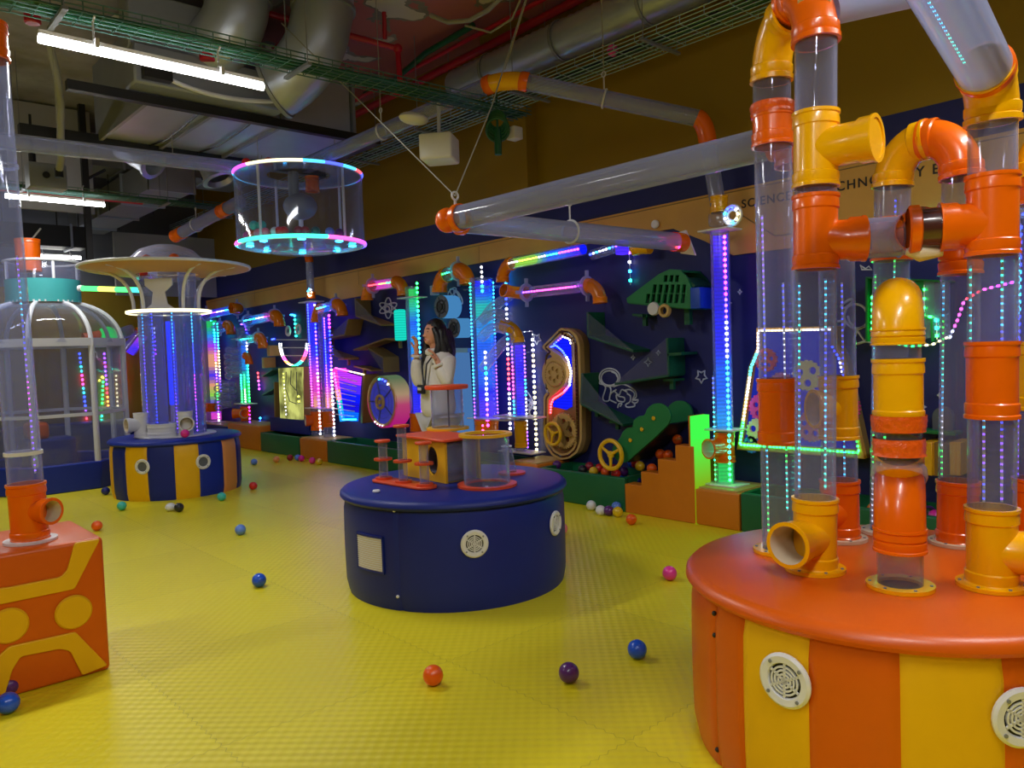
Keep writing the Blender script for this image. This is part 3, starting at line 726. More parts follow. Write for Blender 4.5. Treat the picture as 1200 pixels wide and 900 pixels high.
# ================================================================== pipe columns on the orange drum
PR = 0.0665
class Column:
    """upright pipe: pixel heights on its sight line give real heights on its axis"""
    def __init__(s, name, label, base, xb, xt, yt):
        s.P = base; s.xb, s.xt, s.yt = xb, xt, yt; s.yb = base_y = None
        s.t = thing(name, label, 'pipe stack', base, 'pipe columns of the orange drum')
        s.top = up(xt, yt, base); s.r = PR
    def at(s, y):                          # point of the axis seen at pixel row y
        lo, hi = -0.5, 1.6
        for k in range(40):
            q = (lo + hi) / 2; p = s.P.lerp(s.top, q); v = p - EYE; yy = 450 - F_PX * v.dot(UP) / v.dot(FW)
            if yy > y: lo = q
            else: hi = q
        return s.P.lerp(s.top, (lo + hi) / 2)
    def tube(s, y0, y1, mat='acrylic', r=None):
        g = G(); g.shell(s.at(y0), s.at(y1), r or s.r - .002, .004, 28); return g.build('clear_tube', M[mat], s.t)
    def sleeve(s, y0, y1, mat, name='coupling'):
        g = G(); coupling(g, s.at(y0), s.at(y1), s.r + .002); return g.build(name, M[mat], s.t)
    def tape(s, y0, y1):
        g = G(); g.path([s.at(y0 + (y1 - y0) * k / 6) for k in range(7)], [s.r + .006 + random.uniform(0, .008) for k in range(7)], 24, caps=False); return g.build('tape_wrap', M['tape'], s.t)
    def tee(s, y0, y1, mat, yb, d, L, lining='cream', closed=False):
        a, b = s.at(y0), s.at(y1); d = V(d).normalized()
        g = G(); coupling(g, a, b, s.r + .002); o = g.build('tee_fitting', M[mat], s.t)
        g = G(); c = s.at(yb); branch(g, c + d * (s.r * .3), c + d * L, s.r * .97, 1, closed); g.build('side_outlet', [M[mat], M[lining]], o); return o
    def flange(s, mat='amber'):
        g = G(); g.ring(s.P + V((0, 0, .001)), (0, 0, 1), s.r - .004, s.r + .03, .012, 36); o = g.build('flange', M[mat], s.t)
        g = G()
        for k in range(6): g.disc(s.P + V((math.cos(k) * (s.r + .018), math.sin(k) * (s.r + .018), .012)), (0, 0, 1), .005, .004, 8)
        g.build('screw', M['steel_dull'], o)
        g = G(); g.disc(s.P + V((0, 0, .0015)), (0, 0, 1), s.r - .004, .002, 28); g.build('hole', M['black'], o)  # flat black disc painted for the dark inside the pipe hole
    def leds(s, y0, y1, cols, off, step=.021, dot=.0055):
        a, b, d = basis(s.top - s.P); o = RT * (off * (s.r - .012)) - FW * -.03
        return led_strip(s.t, s.at(y0) + o, s.at(y1) + o, cols, step, dot)
side = lambda x, z=0.0: (RT * x + V((0, 0, z)))
towards = V((-FW.x, -FW.y, 0)).normalized()          # towards the photographer
Hr = V((RT.x, RT.y, 0)).normalized()                  # to the right
# tee stack with the arch over to its neighbour
K1 = Column('pipe_stack', 'tall orange and yellow pipe stack with two side outlets left on the orange drum', fl(955, 668, H1), 955, 956, 50)
K1.flange()
K1.tee(667, 583, 'amber', 628, -Hr * .9 + towards * .75, .17)
K1.tube(590, 316); K1.leds(575, 330, ['cyan', 'cyan', 'blue', 'teal', 'cyan'], -.75); K1.leds(575, 325, ['teal', 'cyan', 'blue', 'cyan'], .85)
K1.tee(316, 229, 'orange', 283, Hr * .95 + towards * .2, .15)
g = G(); c = K1.at(283); d = (Hr * .95 + towards * .2).normalized(); g.shell(c + d * .14, c + d * .25, PR - .002, .004); g.ring(c + d * .25, d, PR - .008, PR + .001, .004)
g.build('clear_tube', M['acrylic_hazy'], K1.t)
K1.tube(232, 216); 
K1.tee(220, 132, 'amber', 176, Hr * .8 + towards * .75, .19, 'amber', True)
K1.tube(136, 40)
tA = K1.at(46)
# neighbour: clear column with couplings
K2 = Column('pipe_stack', 'slim clear pipe with orange couplings at the left edge of the orange drum', fl(915, 646, H1), 915, 904, 90)
K2.flange()
K2.tube(645, 160); K2.sleeve(520, 443, 'orange'); K2.sleeve(172, 123, 'orange'); K2.tape(135, 122); K2.tube(124, 85); K2.leds(640, 250, ['green', 'teal', 'cyan', 'white', 'blue', 'blue', 'violet', 'violet'], -.6); K2.leds(600, 330, ['teal', 'green', 'cyan', 'white', 'blue'], .7)
# arch at the top
b0, b1 = K2.at(92), tA
top_z = b1.z + .17
e = (b1 - b0); mid0 = V((b0.x + e.x * .45, b0.y + e.y * .45, top_z - .03)); mid1 = V((b0.x + e.x * .55, b0.y + e.y * .55, top_z))
g = G(); elbow(g, b0, V((b0.x, b0.y, mid0.z + .0)), mid0, PR + .001); g.build('elbow', M['amber'], K2.t)
g = G(); elbow(g, b1, V((b1.x, b1.y, mid1.z)), mid1, PR + .003); g.build('elbow', M['orange'], K1.t)
g = G(); g.path([b1 + V((-.03, -.01, .1)), b1 + V((.0, 0, .155)), b1 + V((.04, .0, .13))], [.05, .062, .045], 14); g.build('tape_wrap', M['cream'], K1.t)
q = b1 + V((0, 0, .07)); g = G(); g.shell(q + Hr * .06 + V((0, 0, .02)), q + Hr * .62 + V((0, 0, .12)), .045, .004); g.build('clear_tube', M['frost'], K1.t)
# low pipe behind the tee stack
K3 = Column('pipe_stack', 'short orange fitting with a clear pipe right behind the left tee stack', fl(985, 632, H1), 985, 980, 300)
K3.flange('cream'); K3.tee(630, 562, 'orange', 600, -Hr * .9 + towards * .3, .13); K3.tube(566, 300); K3.tee(514, 440, 'amber', 478, -Hr + towards * .1, .1)
K3.leds(560, 330, ['cyan', 'blue', 'blue'], .6)
# centre snake
K4 = Column('pipe_stack', 'crooked orange and yellow pipe with wrapped tape in the middle of the orange drum', fl(1055, 688, H1), 1055, 1051, 300)
K4.flange(); K4.tube(688, 632)
a = K4.at(645); b = K4.at(560); back = V((K4.P.x, K4.P.y, 0)).normalized()
p_e = K4.at(596)
g = G(); coupling(g, a, K4.at(618), PR + .004); g.build('coupling', M['orange'], K4.t)
g = G(); elbow(g, K4.at(622), K4.at(560), K4.at(545) + back * .16, PR + .006, False); g.build('elbow', M['orange'], K4.t)
top4 = K4.at(530) + back * .10
g = G(); elbow(g, K4.at(560) + back * .13, K4.at(556) + back * .06, K4.at(526), PR + .003, False); g.build('elbow', M['amber'], K4.t)
g = G(); g.lathe(K4.at(562), (K4.at(545) - K4.at(562)) + back * .03, [(PR + .008, 0), (PR + .012, .01), (PR + .01, .035), (PR + .004, .045)], 28); g.build('clear_collar', M['acrylic_hazy'], K4.t)
K4.tube(545, 480); K4.tape(533, 513); K4.sleeve(498, 420, 'amber'); K4.tape(505, 486); K4.tube(425, 395)
a = K4.at(404); c = K4.at(350) + back * .19
g = G(); coupling(g, a, K4.at(385), PR + .004); g.build('coupling', M['amber'], K4.t)
g = G(); elbow(g, K4.at(388), K4.at(340), c, PR + .005, False); g.build('elbow', M['amber'], K4.t)
K4.leds(540, 508, ['white', 'green'], -.5)
# rear middle pipe with the arch to the rear right one
K5 = Column('pipe_stack', 'clear pipe lit cyan behind the crooked pipe, topped by a yellow elbow', fl(1040, 624, H1), 1042, 1046, 215)
K5.flange('cream'); K5.tube(622, 214, 'acrylic_led'); K5.leds(615, 320, ['white', 'green', 'cyan', 'teal', 'green'], -.85); K5.leds(340, 230, ['teal', 'green', 'cyan', 'blue'], .5)
K6 = Column('pipe_stack', 'clear pipe in an orange socket at the rear right of the orange drum', fl(1122, 637, H1), 1122, 1127, 200)
K6.flange('cream'); K6.sleeve(636, 563, 'orange', 'socket'); K6.tube(570, 198, 'acrylic'); K6.sleeve(322, 290, 'orange'); K6.leds(560, 330, ['green', 'white', 'cyan', 'teal', 'green', 'cyan'], -.8)
b0, b1 = K5.at(216), K6.at(205); tz = max(b0.z, b1.z) + .14; e = b1 - b0
m0 = V((b0.x + e.x * .5, b0.y + e.y * .5, tz)); 
g = G(); elbow(g, b0, V((b0.x, b0.y, tz)), m0 + (b0 - m0) * .0, PR + .002); g.build('elbow', M['amber'], K5.t)
g = G(); elbow(g, b1, V((b1.x, b1.y, tz)), m0, PR + .002); g.build('elbow', M['orange'], K6.t)
# tee of the rear middle pipe and the cross link to the right stack
g = G(); coupling(g, K5.at(306), K5.at(256), PR + .003); g.build('tee_fitting', M['orange'], K5.t)
# right stack
K7 = Column('pipe_stack', 'tall orange and yellow stack at the right with a big clear tube leaving its top', fl(1162, 687, H1), 1162, 1163, 140)
K7.flange(); K7.tee(686, 594, 'amber', 645, Hr * .9 + towards * .55, .17); K7.tube(600, 480); K7.sleeve(490, 400, 'orange'); K7.tube(402, 296); 
K7.leds(590, 300, ['violet', 'violet', 'blue', 'violet', 'blue', 'cyan', 'teal'], .9); K7.leds(590, 420, ['blue', 'violet', 'cyan', 'blue'], -.1); K7.leds(400, 310, ['teal', 'cyan', 'teal'], -.85)
tee7 = K7.tee(300, 205, 'orange', 262, -Hr + back * .35, .14, 'orange')
c = K7.at(262); d = (-Hr + back * .35).normalized(); tgt = K5.at(281)
g = G(); g.path([c + d * .13, c + d * .2], PR - .004, 24, caps=False); g.build('dark_band', M['brown_band'], K7.t)
p0 = c + d * .19
g = G(); g.path([p0, p0 + (tgt - p0) * .35, p0 + (tgt - p0) * .8], PR + .002, 24, caps=False); g.lathe(p0, d, [(PR, 0), (PR + .008, .005), (PR + .008, .03), (PR, .035)], 24); g.build('side_outlet', M['orange'], K5.t)
g = G(); g.path([p0 + V((0, 0, -.075)) - d * .06, p0 + V((0, 0, -.07)) + d * .0, p0 + V((0, 0, -.066)) + d * .04], [.012, .03, .01], 10); g.build('tape_flap', M['cream'], K7.t)
K7.tube(208, 130)
a = K7.at(140); corner = K7.at(98)
out_d = (dp(1088, -40, 1.75) - corner).normalized()
g = G(); elbow(g, a, corner - V((0, 0, .01)), corner + out_d * .1, PR + .003); g.build('elbow', M['amber'], K7.t)
g = G(); q = corner + out_d * .1; g.lathe(q, out_d, [(PR + .004, -.015), (PR + .011, -.01), (PR + .011, .012), (PR + .004, .016)], 28); g.build('rim', M['orange'], K7.t)
g = G(); g.shell(q, q + out_d * 1.3, PR + .004, .004, 32); g.build('clear_tube', M['acrylic_hazy'], K7.t)
led_strip(K7.t, q + out_d * .05 + Hr * -.045, q + out_d * 1.1 + Hr * -.045, ['teal', 'cyan', 'blue', 'blue', 'violet'], .022, .006)
# far right column, half outside the picture
K8 = Column('pipe_stack', 'clear pipe with a yellow elbow at the right edge of the picture', fl(1213, 640, H1), 1213, 1216, 160)
K8.flange('cream'); K8.sleeve(636, 560, 'orange', 'socket'); K8.tube(564, 205, 'acrylic_led'); K8.leds(560, 240, ['violet', 'blue', 'blue', 'cyan', 'cyan'], -.8); K8.sleeve(480, 400, 'amber'); K8.sleeve(240, 205, 'orange')
a = K8.at(206); g = G(); elbow(g, a, a + V((0, 0, .17)), a + V((0, 0, .17)) + Hr * .16, PR + .003); g.build('elbow', M['amber'], K8.t)
# cable looped in the right-hand back
g = G()

# ================================================================== orange padded box with the tall clear tube, left
t = thing('padded_block', 'orange padded box with yellow shapes at the left edge of the floor', 'play stand', (0.55, 3.88, 0))
BX0, BX1, BY0, BY1, BH = 0.02, 0.92, 3.70, 4.24, 0.595
g = G(); g.rbox(((BX0 + BX1) / 2, (BY0 + BY1) / 2, BH / 2), (BX1 - BX0, BY1 - BY0, BH), .02, n=4); g.build('body', M['vinyl_orange'], t)
def on_face(x, y): p = wy(x, y, BY0 - .001); return p
def smooth_poly(P, r=.012, n=4):
    out = []
    for i in range(len(P)):
        a, b, c = V(P[i - 1]), V(P[i]), V(P[(i + 1) % len(P)]); u = (a - b); w = (c - b); k = min(r, u.length * .4, w.length * .4)
        p, q = b + u.normalized() * k, b + w.normalized() * k
        for j in range(n + 1): s = j / n; out.append(p * (1 - s) ** 2 + b * 2 * s * (1 - s) + q * s * s)
    return out
for pts, lab in (([(117, 631), (87, 690), (5, 707), (-45, 716), (-75, 660), (-45, 655), (-28, 692), (8, 688), (70, 676), (78, 668), (87, 636)], 'upper yellow chevron'),
                 ([(126, 779), (96, 791), (82, 763), (70, 760), (24, 769), (14, 785), (6, 812), (-26, 820), (-12, 778), (10, 757), (88, 740)], 'lower yellow chevron')):
    g = G(); P_ = smooth_poly([on_face(x, y) for x, y in pts]); g.prism([p + V((0, .004, 0)) for p in P_], (0, -1, 0), .014); o = g.build('applique', M['vinyl_yellow'], t, bevel=.005); o['label'] = lab
for x, y in ((86, 717), (10, 733)):
    g = G(); g.disc(on_face(x, y) + V((0, .004, 0)), (0, -1, 0), .073, .016, 36, .007); o = g.build('applique', M['vinyl_yellow'], t); o['label'] = 'yellow dot'
BASE = fl(36, 634, BH)
t = thing('pipe_stack', 'tall clear tube in an orange tee socket on the left orange box', 'pipe stack', BASE)
topp = up(-13, 60, BASE)
def on_axis(y):
    lo, hi = 0.0, 1.3
    for k in range(40):
        q = (lo + hi) / 2; p = BASE.lerp(topp, q); v = p - EYE; yy = 450 - F_PX * v.dot(UP) / v.dot(FW)
        if yy > y: lo = q
        else: hi = q
    return BASE.lerp(topp, (lo + hi) / 2)
r = .068
g = G(); g.ring(BASE + V((0, 0, .001)), (0, 0, 1), r, r + .035, .01, 36); g.build('flange', M['white'], t)
g = G(); coupling(g, BASE, on_axis(566), r + .004); o = g.build('tee_fitting', M['orange'], t)
g = G(); c = on_axis(598); d = (Hr * .95 + towards * .3).normalized(); branch(g, c + d * .02, c + d * .135, .048, 1); g.build('side_outlet', [M['orange'], M['cream']], o)
g = G(); g.shell(on_axis(570), topp, r, .004, 32); g.build('clear_tube', M['acrylic'], t)
g = G(); c = on_axis(533); g.ring(c, topp - BASE, r - .002, r + .006, .016, 32); g.build('white_ring', M['white'], t)
g = G(); c = on_axis(196); g.ring(c, topp - BASE, r - .002, r + .005, .012, 32); g.build('clear_ring', M['acrylic_hazy'], t)
g = G(); coupling(g, on_axis(70), topp + (topp - BASE).normalized() * .12, r + .003); g.build('coupling', M['orange'], t)
led_strip(t, on_axis(555) + Hr * .045, on_axis(300) + Hr * .045, ['violet', 'violet', 'magenta', 'violet', 'blue', 'cyan', 'violet'], .024, .0055)

# ================================================================== long clear tubes under the slab, hung on cords
def hang_ring(parent, c, d, r):
    g = G(); g.torus(c, d, r + .006, .008, 28, 6); g.path([V(c) + V((0, 0, r)), V(c) + V((0, 0, r + .1))], .006, 6); g.torus(V(c) + V((0, 0, r + .12)), (1, 0, 0), .02, .005, 14, 5)
    return g.build('hanger_ring', M['white_metal'], parent)
r = .067
EB = dp(527, 258, 4.35)                      # elbow by the cords
B1 = dp(922, 163, 3.05)
t = thing('ball_run_tube', 'long clear tube rising to the right from the orange elbow to the orange pipe stack', 'ball tube', (EB + B1) / 2, 'clear ball tubes under the ceiling')
d = (B1 - EB).normalized()
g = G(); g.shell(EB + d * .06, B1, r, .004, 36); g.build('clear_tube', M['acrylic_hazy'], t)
wallA = dp(797, 284, 5.85); dA = (wallA - EB).normalized()
g = G(); elbow(g, EB + d * .1, EB, EB + dA * .1, r + .005, False); g.ball(EB - (d + dA) * .008, r + .004, 20, 12); g.lathe(EB + d * .06, d, [(r + .004, 0), (r + .012, .006), (r + .012, .035), (r + .004, .04)], 28); g.lathe(EB + dA * .06, dA, [(r + .004, 0), (r + .012, .006), (r + .012, .035), (r + .004, .04)], 28)
g.build('elbow', M['orange'], t)
g = G(); elbow(g, B1 - d * .05, B1 + d * .03, B1 + d * .03 - V((0, 0, .1)), r + .004); g.build('end_elbow', M['orange'], t)
g = G(); hk = EB + d * .05 + V((0, 0, r + .06)); g.torus(hk, (0, 1, 0), .022, .006, 16, 6); g.path([hk - V((0, 0, .02)), hk - V((0, 0, .06))], .008, 6); g.build('hanger_ring', M['white_metal'], t)
g = G(); q1 = dp(617, -5, 5.0); q2 = V((q1.x, q1.y, ZC)); g.path([hk, dp(576, 125, 4.6), q1, q1 + (q1 - hk).normalized() * .6], .004, 5)
q3 = dp(395, 92, 5.4); g.path([hk, q3, q3 + (q3 - hk).normalized() * 1.2], .004, 5); g.build('cord', M['rope'], t)
t = thing('ball_run_tube', 'clear tube running from the orange elbow back to the navy wall', 'ball tube', (EB + wallA) / 2, 'clear ball tubes under the ceiling')
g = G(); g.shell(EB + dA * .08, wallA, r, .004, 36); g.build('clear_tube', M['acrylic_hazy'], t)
g = G(); g.path([wallA - dA * .08, wallA + dA * .03], r + .006, 24, caps=False); g.build('pink_socket', M['orange'], t)
g = G(); nn = (wallA - EB).normalized(); q = wallA + nn * .03; g.prism([q + V((0, .06, .08)), q + V((0, -.03, .09)), q + V((0, -.11, -.11)), q + V((0, .02, -.08))], nn, .02); g.build('bracket_plate', M['white'], t)
led_strip(t, wallA - dA * .06 + V((0, 0, -.04)), wallA + V((0, 0, -.04)), ['red', 'pink'], .03, .02)
hang_ring(t, EB.lerp(wallA, .45), dA, r)
# upper pair meeting at the yellow elbow
r = .0625
PE = dp(592, 91, 5.95); CR = wx(829, 141, 5.05); CYL = dp(353, 204, 7.4)
DL = dp(366, 190, 7.1)
t = thing('ball_run_tube', 'upper clear tube from the yellow elbow to the top of the blue wall column', 'ball tube', (PE + CR) / 2, 'clear ball tubes under the ceiling')
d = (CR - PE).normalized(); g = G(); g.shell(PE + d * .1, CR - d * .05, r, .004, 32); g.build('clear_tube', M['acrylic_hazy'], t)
d2 = (DL - PE).normalized()
g = G(); elbow(g, PE + d * .17, PE, PE + d2 * .17, r + .006, False); o = g.build('elbow', M['amber'], t)
g = G()
for q in (d, d2): g.lathe(PE + q * .12, q, [(r + .006, 0), (r + .012, .01), (r + .012, .06), (r + .004, .07)], 24)
g.build('collar', M['orange'], o)
g = G(); elbow(g, CR - d * .08, CR, CR - V((0, 0, .2)), r + .005, False); o = g.build('end_elbow', M['orange'], t)
hang_ring(t, PE.lerp(CR, .50), d, r)
g = G(); q = PE.lerp(CR, .5); g.path([q + V((0, 0, .15)), V((q.x, q.y, ZC))], .004, 5); g.path([PE + V((0, 0, .06)), dp(617, 0, 5.7)], .004, 5); g.build('cord', M['rope'], t)
t = thing('ball_run_tube', 'upper clear tube from the yellow elbow down to the ball drum hung at the ceiling', 'ball tube', (PE + DL) / 2, 'clear ball tubes under the ceiling')
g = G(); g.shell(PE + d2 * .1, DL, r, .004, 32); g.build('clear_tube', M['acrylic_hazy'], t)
hang_ring(t, PE.lerp(DL, .60), d2, r)
g = G(); q = PE.lerp(DL, .6); g.path([q + V((0, 0, .15)), V((q.x, q.y, ZC))], .004, 5); g.build('cord', M['rope'], t)
E1, E2 = dp(-60, 158, 5.3), dp(284, 197, 7.35)
t = thing('ball_run_tube', 'clear tube crossing from the left edge to the hanging ball drum', 'ball tube', (E1 + E2) / 2, 'clear ball tubes under the ceiling')
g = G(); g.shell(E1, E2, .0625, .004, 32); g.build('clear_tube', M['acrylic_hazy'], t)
g = G()
for k in (.3, .7): q = E1.lerp(E2, k); g.path([q + V((0, 0, .06)), V((q.x, q.y, 3.36 if 2.0 < q.x < 4.2 and 6.2 < q.y < 7.8 else ZC))], .004, 5)
g.build('cord', M['rope'], t)
F1, F2 = dp(205, 277, 9.4), dp(282, 236, 8.4)
t = thing('ball_run_tube', 'clear tube with orange sleeves dropping left behind the hanging ball drum', 'ball tube', (F1 + F2) / 2, 'clear ball tubes under the ceiling')
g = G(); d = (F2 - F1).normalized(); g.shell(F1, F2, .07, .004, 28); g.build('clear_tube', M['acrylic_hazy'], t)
g = G(); coupling(g, F1, F1 + d * .2, .072); q = F1.lerp(F2, .72); coupling(g, q, q + d * .16, .072); g.build('coupling', M['orange'], t)
hang_ring(t, F1.lerp(F2, .35), d, .072)
g = G(); q = F1.lerp(F2, .35); g.path([q + V((0, 0, .1)), V((q.x, q.y, ZC))], .005, 5); g.build('cord', M['rope'], t)

# ================================================================== clear ball drum hung from the ceiling
CB = dp(354, 287, 7.4); CT = dp(351, 206, 7.4); CT = V((CB.x, CB.y, CT.z)); R = .595
t = thing('hanging_ball_drum', 'big clear round drum with glowing rims and play balls hanging from the ceiling', 'ball drum', CB)
g = G(); g.shell(CB, CT, R, .005, 64); g.build('clear_wall', M['acrylic_pure'], t)
g = G(); g.disc(CB, (0, 0, 1), R - .006, .012, 64); g.build('floor_plate', M['acrylic_hazy'], t)
g = G(); g.ring(CT - V((0, 0, .01)), (0, 0, 1), R * .5, R - .006, .012, 64); g.build('top_plate', M['acrylic'], t)
def glow_ring(parent, c, R, r, cols, name, a0=0.0):
    g = G(); mats = []; n = 96
    for i in range(n):
        k = M['rim_' + cols[int(i / n * len(cols))]]
        if k not in mats: mats.append(k)
        g.mat(mats.index(k)); t0, t1 = a0 + 2 * PI * i / n, a0 + 2 * PI * (i + 1) / n
        g.path([c + V((math.cos(t0) * R, math.sin(t0) * R, 0)), c + V((math.cos(t1) * R, math.sin(t1) * R, 0))], r, 8, caps=False)
    return g.build(name, mats, parent)
for k, c in LEDC.items(): M['rim_' + k] = E('rim_' + k, tuple(int(q * .82 + 255 * .18) for q in c), 2.2)
aL = math.atan2(-Hr.y, -Hr.x)               # angle of the left-hand extreme; anticlockwise from there passes the near side
glow_ring(t, CT, R, .013, ['cyan', 'magenta', 'magenta', 'warm', 'warm', 'warm', 'cyan', 'blue', 'cyan', 'red'] + ['blue', 'violet', 'cyan', 'pink', 'violet', 'blue', 'warm', 'magenta', 'cyan', 'cyan'], 'upper_light_rim', aL)
glow_ring(t, CB, R + .005, .016, ['cyan', 'pink', 'teal', 'teal', 'teal', 'teal', 'teal', 'pink', 'pink', 'magenta'] + ['violet', 'blue', 'cyan', 'violet', 'magenta', 'cyan', 'teal', 'pink', 'cyan', 'cyan'], 'lower_light_rim', aL)
for zz in (CT.z - .016, CB.z - .022):
    g = G(); g.ring(V((CB.x, CB.y, zz)), (0, 0, 1), R - .022, R - .012, .026, 64); g.build('rim_band', M['white'], t)
g = G()
for k in range(8): a = k * PI / 4 + .3; g.box(CB + V((math.cos(a) * R * .8, math.sin(a) * R * .8, -.012)), (.05, .05, .015))
g.build('spot_light', M['led_cyan'], t)
g = G()
for a in (aL + 1.15, aL + 2.6, aL + 4.2, aL + 5.4): q = V((math.cos(a) * R * .94, math.sin(a) * R * .94, 0)); g.cyl(CB + q, CT + q, .013, 10)
g.build('white_post', M['white'], t)
g = G(); g.cyl(CB, CT + V((0, 0, -.2)), .022, 12); g.build('centre_post', M['white'], t)
g = G(); g.cyl(CT + V((-.06, 0, -.24)), CT + V((-.06, 0, .02)), .05, 14); g.ball(CT + V((0, 0, -.3)), .16, 16, 10, (1, 1, .8)); g.build('blower', [M['steel_dull']], t)
g = G(); g.lathe(CB - V((0, 0, .075)), (0, 0, 1), [(.30, 0), (.32, .01), (.30, .06), (.2, .075)], 40); g.build('lower_dome', M['acrylic_hazy'], t)
g = G()
for a in (.4, 1.9, 3.4, 5.0): q = V((math.cos(a) * R * .8, math.sin(a) * R * .8, 0)); g.path([CT + q, V((CT.x + q.x, CT.y + q.y, 3.36))], .004, 5)
g.build('cord', M['rope'], t)
g = G(); coupling(g, CT + Hr * .05 - towards * .3 + V((0, 0, -.1)), CT + Hr * .05 - towards * .3 + V((0, 0, .05)), .065); o = g.build('inlet', M['orange'], t)

# ================================================================== mushroom tower
T0 = C3 + V((0, 0, H3)); zt = lambda y: EYE.z + (424 - y) / F_PX * 8.05
tower = thing('mushroom_tower', 'clear mushroom shaped tower with a wide saucer on the striped drum', 'ball tower', T0)
g = G(); g.disc(T0, (0, 0, 1), .40, .016, 48, .005); g.build('base_plate', M['white'], tower)
zr, zs = zt(366), zt(316)
g = G(); r_ = .10; n_ = 7
for k in range(n_): a = k * 2 * PI / n_ + .2; q = V((math.cos(a) * .225, math.sin(a) * .225, 0)); g.shell(T0 + q + V((0, 0, .012)), V((T0.x + q.x, T0.y + q.y, zr)), .065, .004, 20)
g.build('clear_tubes', M['acrylic_led'], tower)
g = G(); g.shell(T0 + V((0, 0, .012)), V((T0.x, T0.y, zr)), .305, .004, 40); g.build('clear_wall', M['acrylic'], tower)
q0 = T0 - towards * -.02
g = G(); g.box(V((T0.x, T0.y, zt(425))), (.07, .07, zt(372) - zt(470))); g.build('light_core', M['glow_blue'], tower)
g = G(); g.box(V((T0.x, T0.y, (zt(470) + zt(500)) / 2)) , (.06, .06, zt(470) - zt(500))); g.build('core_post', M['white'], tower)
for s, cols in ((-.9, ['violet', 'blue', 'violet', 'cyan']), (-.35, ['blue', 'violet', 'blue']), (.4, ['violet', 'blue', 'cyan']), (.95, ['violet', 'magenta', 'blue', 'cyan'])):
    q = Hr * (s * .27) + towards * (.27 * math.sqrt(max(0, 1 - s * s)) * .8); led_strip(tower, T0 + q + V((0, 0, .03)), V((T0.x + q.x, T0.y + q.y, zr)), cols, .035, .008)
for dx, dd in ((-.24, -Hr * .8 + towards * .8), (.21, Hr * .5 + towards)):
    p = T0 + Hr * dx + towards * .24 + V((0, 0, .012)); g = G(); coupling(g, p, p + V((0, 0, .25)), .07); c = p + V((0, 0, .13)); dd = dd.normalized(); branch(g, c + dd * .02, c + dd * .15, .066, 1); g.build('tee_fitting', [M['white'], M['cream']], tower)
g = G(); p = T0 + towards * .26 - Hr * .02; coupling(g, p + V((0, 0, .012)), p + V((0, 0, .15)), .14); g.build('socket', M['white'], tower)
zc = V((T0.x, T0.y, zr)); g = G(); g.disc(zc, (0, 0, 1), .41, .02, 56, .004); g.build('ring_plate', M['white'], tower)
g = G(); g.lathe(zc + V((0, 0, -.012)), (0, 0, 1), [(.40, 0), (.415, .006), (.415, .03), (.40, .034)], 56); g.build('light_ring', M['rim_warm'], tower)
g = G()
for s in (-.2, .2):
    g.shell(zc + Hr * s + V((0, 0, .02)), V((T0.x, T0.y, zs)) + Hr * s, .09, .004, 24)
g.build('clear_tubes', M['acrylic_led'], tower)
g = G(); f = towards * .2
g.prism([zc + f - Hr * .16 + V((0, 0, .02)), zc + f + Hr * .16 + V((0, 0, .02)), zc + f + Hr * .08 + V((0, 0, .08)), zc + f + Hr * .06 + V((0, 0, .2)), zc + f + Hr * .14 + V((0, 0, .27)), zc + f + Hr * .14 + V((0, 0, .34)), zc + f - Hr * .14 + V((0, 0, .34)), zc + f - Hr * .14 + V((0, 0, .27)), zc + f - Hr * .06 + V((0, 0, .2)), zc + f - Hr * .08 + V((0, 0, .08))], towards, .02)
g.build('white_bracket', M['white'], tower)
sc_ = V((T0.x, T0.y, zs)); SR = .82
g = G(); g.lathe(sc_, (0, 0, 1), [(.30, -.05), (.34, -.055), (.6, -.035), (SR - .03, -.005), (SR, .012), (SR, .03), (SR - .04, .03), (.6, -.005), (.34, -.025), (.30, -.025), (.30, -.05)], 72); g.build('saucer', M['ply'], tower)
g = G(); g.torus(sc_ + V((0, 0, .02)), (0, 0, 1), SR, .016, 72, 8); g.build('saucer_rim', M['white'], tower)
g = G(); g.lathe(sc_, (0, 0, 1), [(.0001, .26), (.14, .25), (.27, .20), (.36, .11), (.40, .0)], 40); g.build('dome', M['acrylic_hazy'], tower)
g = G(); g.ring(sc_ + V((0, 0, -.10)), (0, 0, 1), .08, .32, .015, 40); g.build('collar', M['acrylic_led'], tower)
g = G()
for a in (aL + .5, aL + 1.2, aL + 2.4, aL + 3.0, aL + 4.2, aL + 5.3):
    u = V((math.cos(a), math.sin(a), 0)); pts = []
    for k in range(9): s = k / 8; pts.append(zc + u * (.33 + .42 * s ** 2.2) + V((0, 0, .02 + (zs - zr - .02) * (1 - (1 - s) ** 1.8))))
    g.path(pts, .018, 8)
g.build('arched_brace', M['white'], tower)

# ================================================================== dome cage with the turquoise cylinder
cg = dp(60, 560, 9.0); CC = V((2.03, 10.15, 0)); 
pL_, pM_, pR_ = fl(42, 549, .29), fl(115, 541, .29), fl(155, 517, .29)
def post_pt(p): return V((p.x, p.y, .29))
A_, B_ = post_pt(pL_), post_pt(pM_)
sd = (B_ - A_).length; dirn = (B_ - A_).normalized(); inn = V((-dirn.y, dirn.x, 0))
if inn.y < 0: inn = -inn
ap = sd / 2 / math.tan(PI / 8); CC = (A_ + B_) / 2 + inn * ap; RC = sd / 2 / math.sin(PI / 8)
a0 = math.atan2(A_.y - CC.y, A_.x - CC.x); CC.z = 0
cage = thing('dome_cage', 'white domed cage with clear panels on a navy padded base at the left', 'play cage', CC)
oct_ = [V((CC.x + RC * math.cos(a0 + k * PI / 4), CC.y + RC * math.sin(a0 + k * PI / 4), 0)) for k in range(8)]
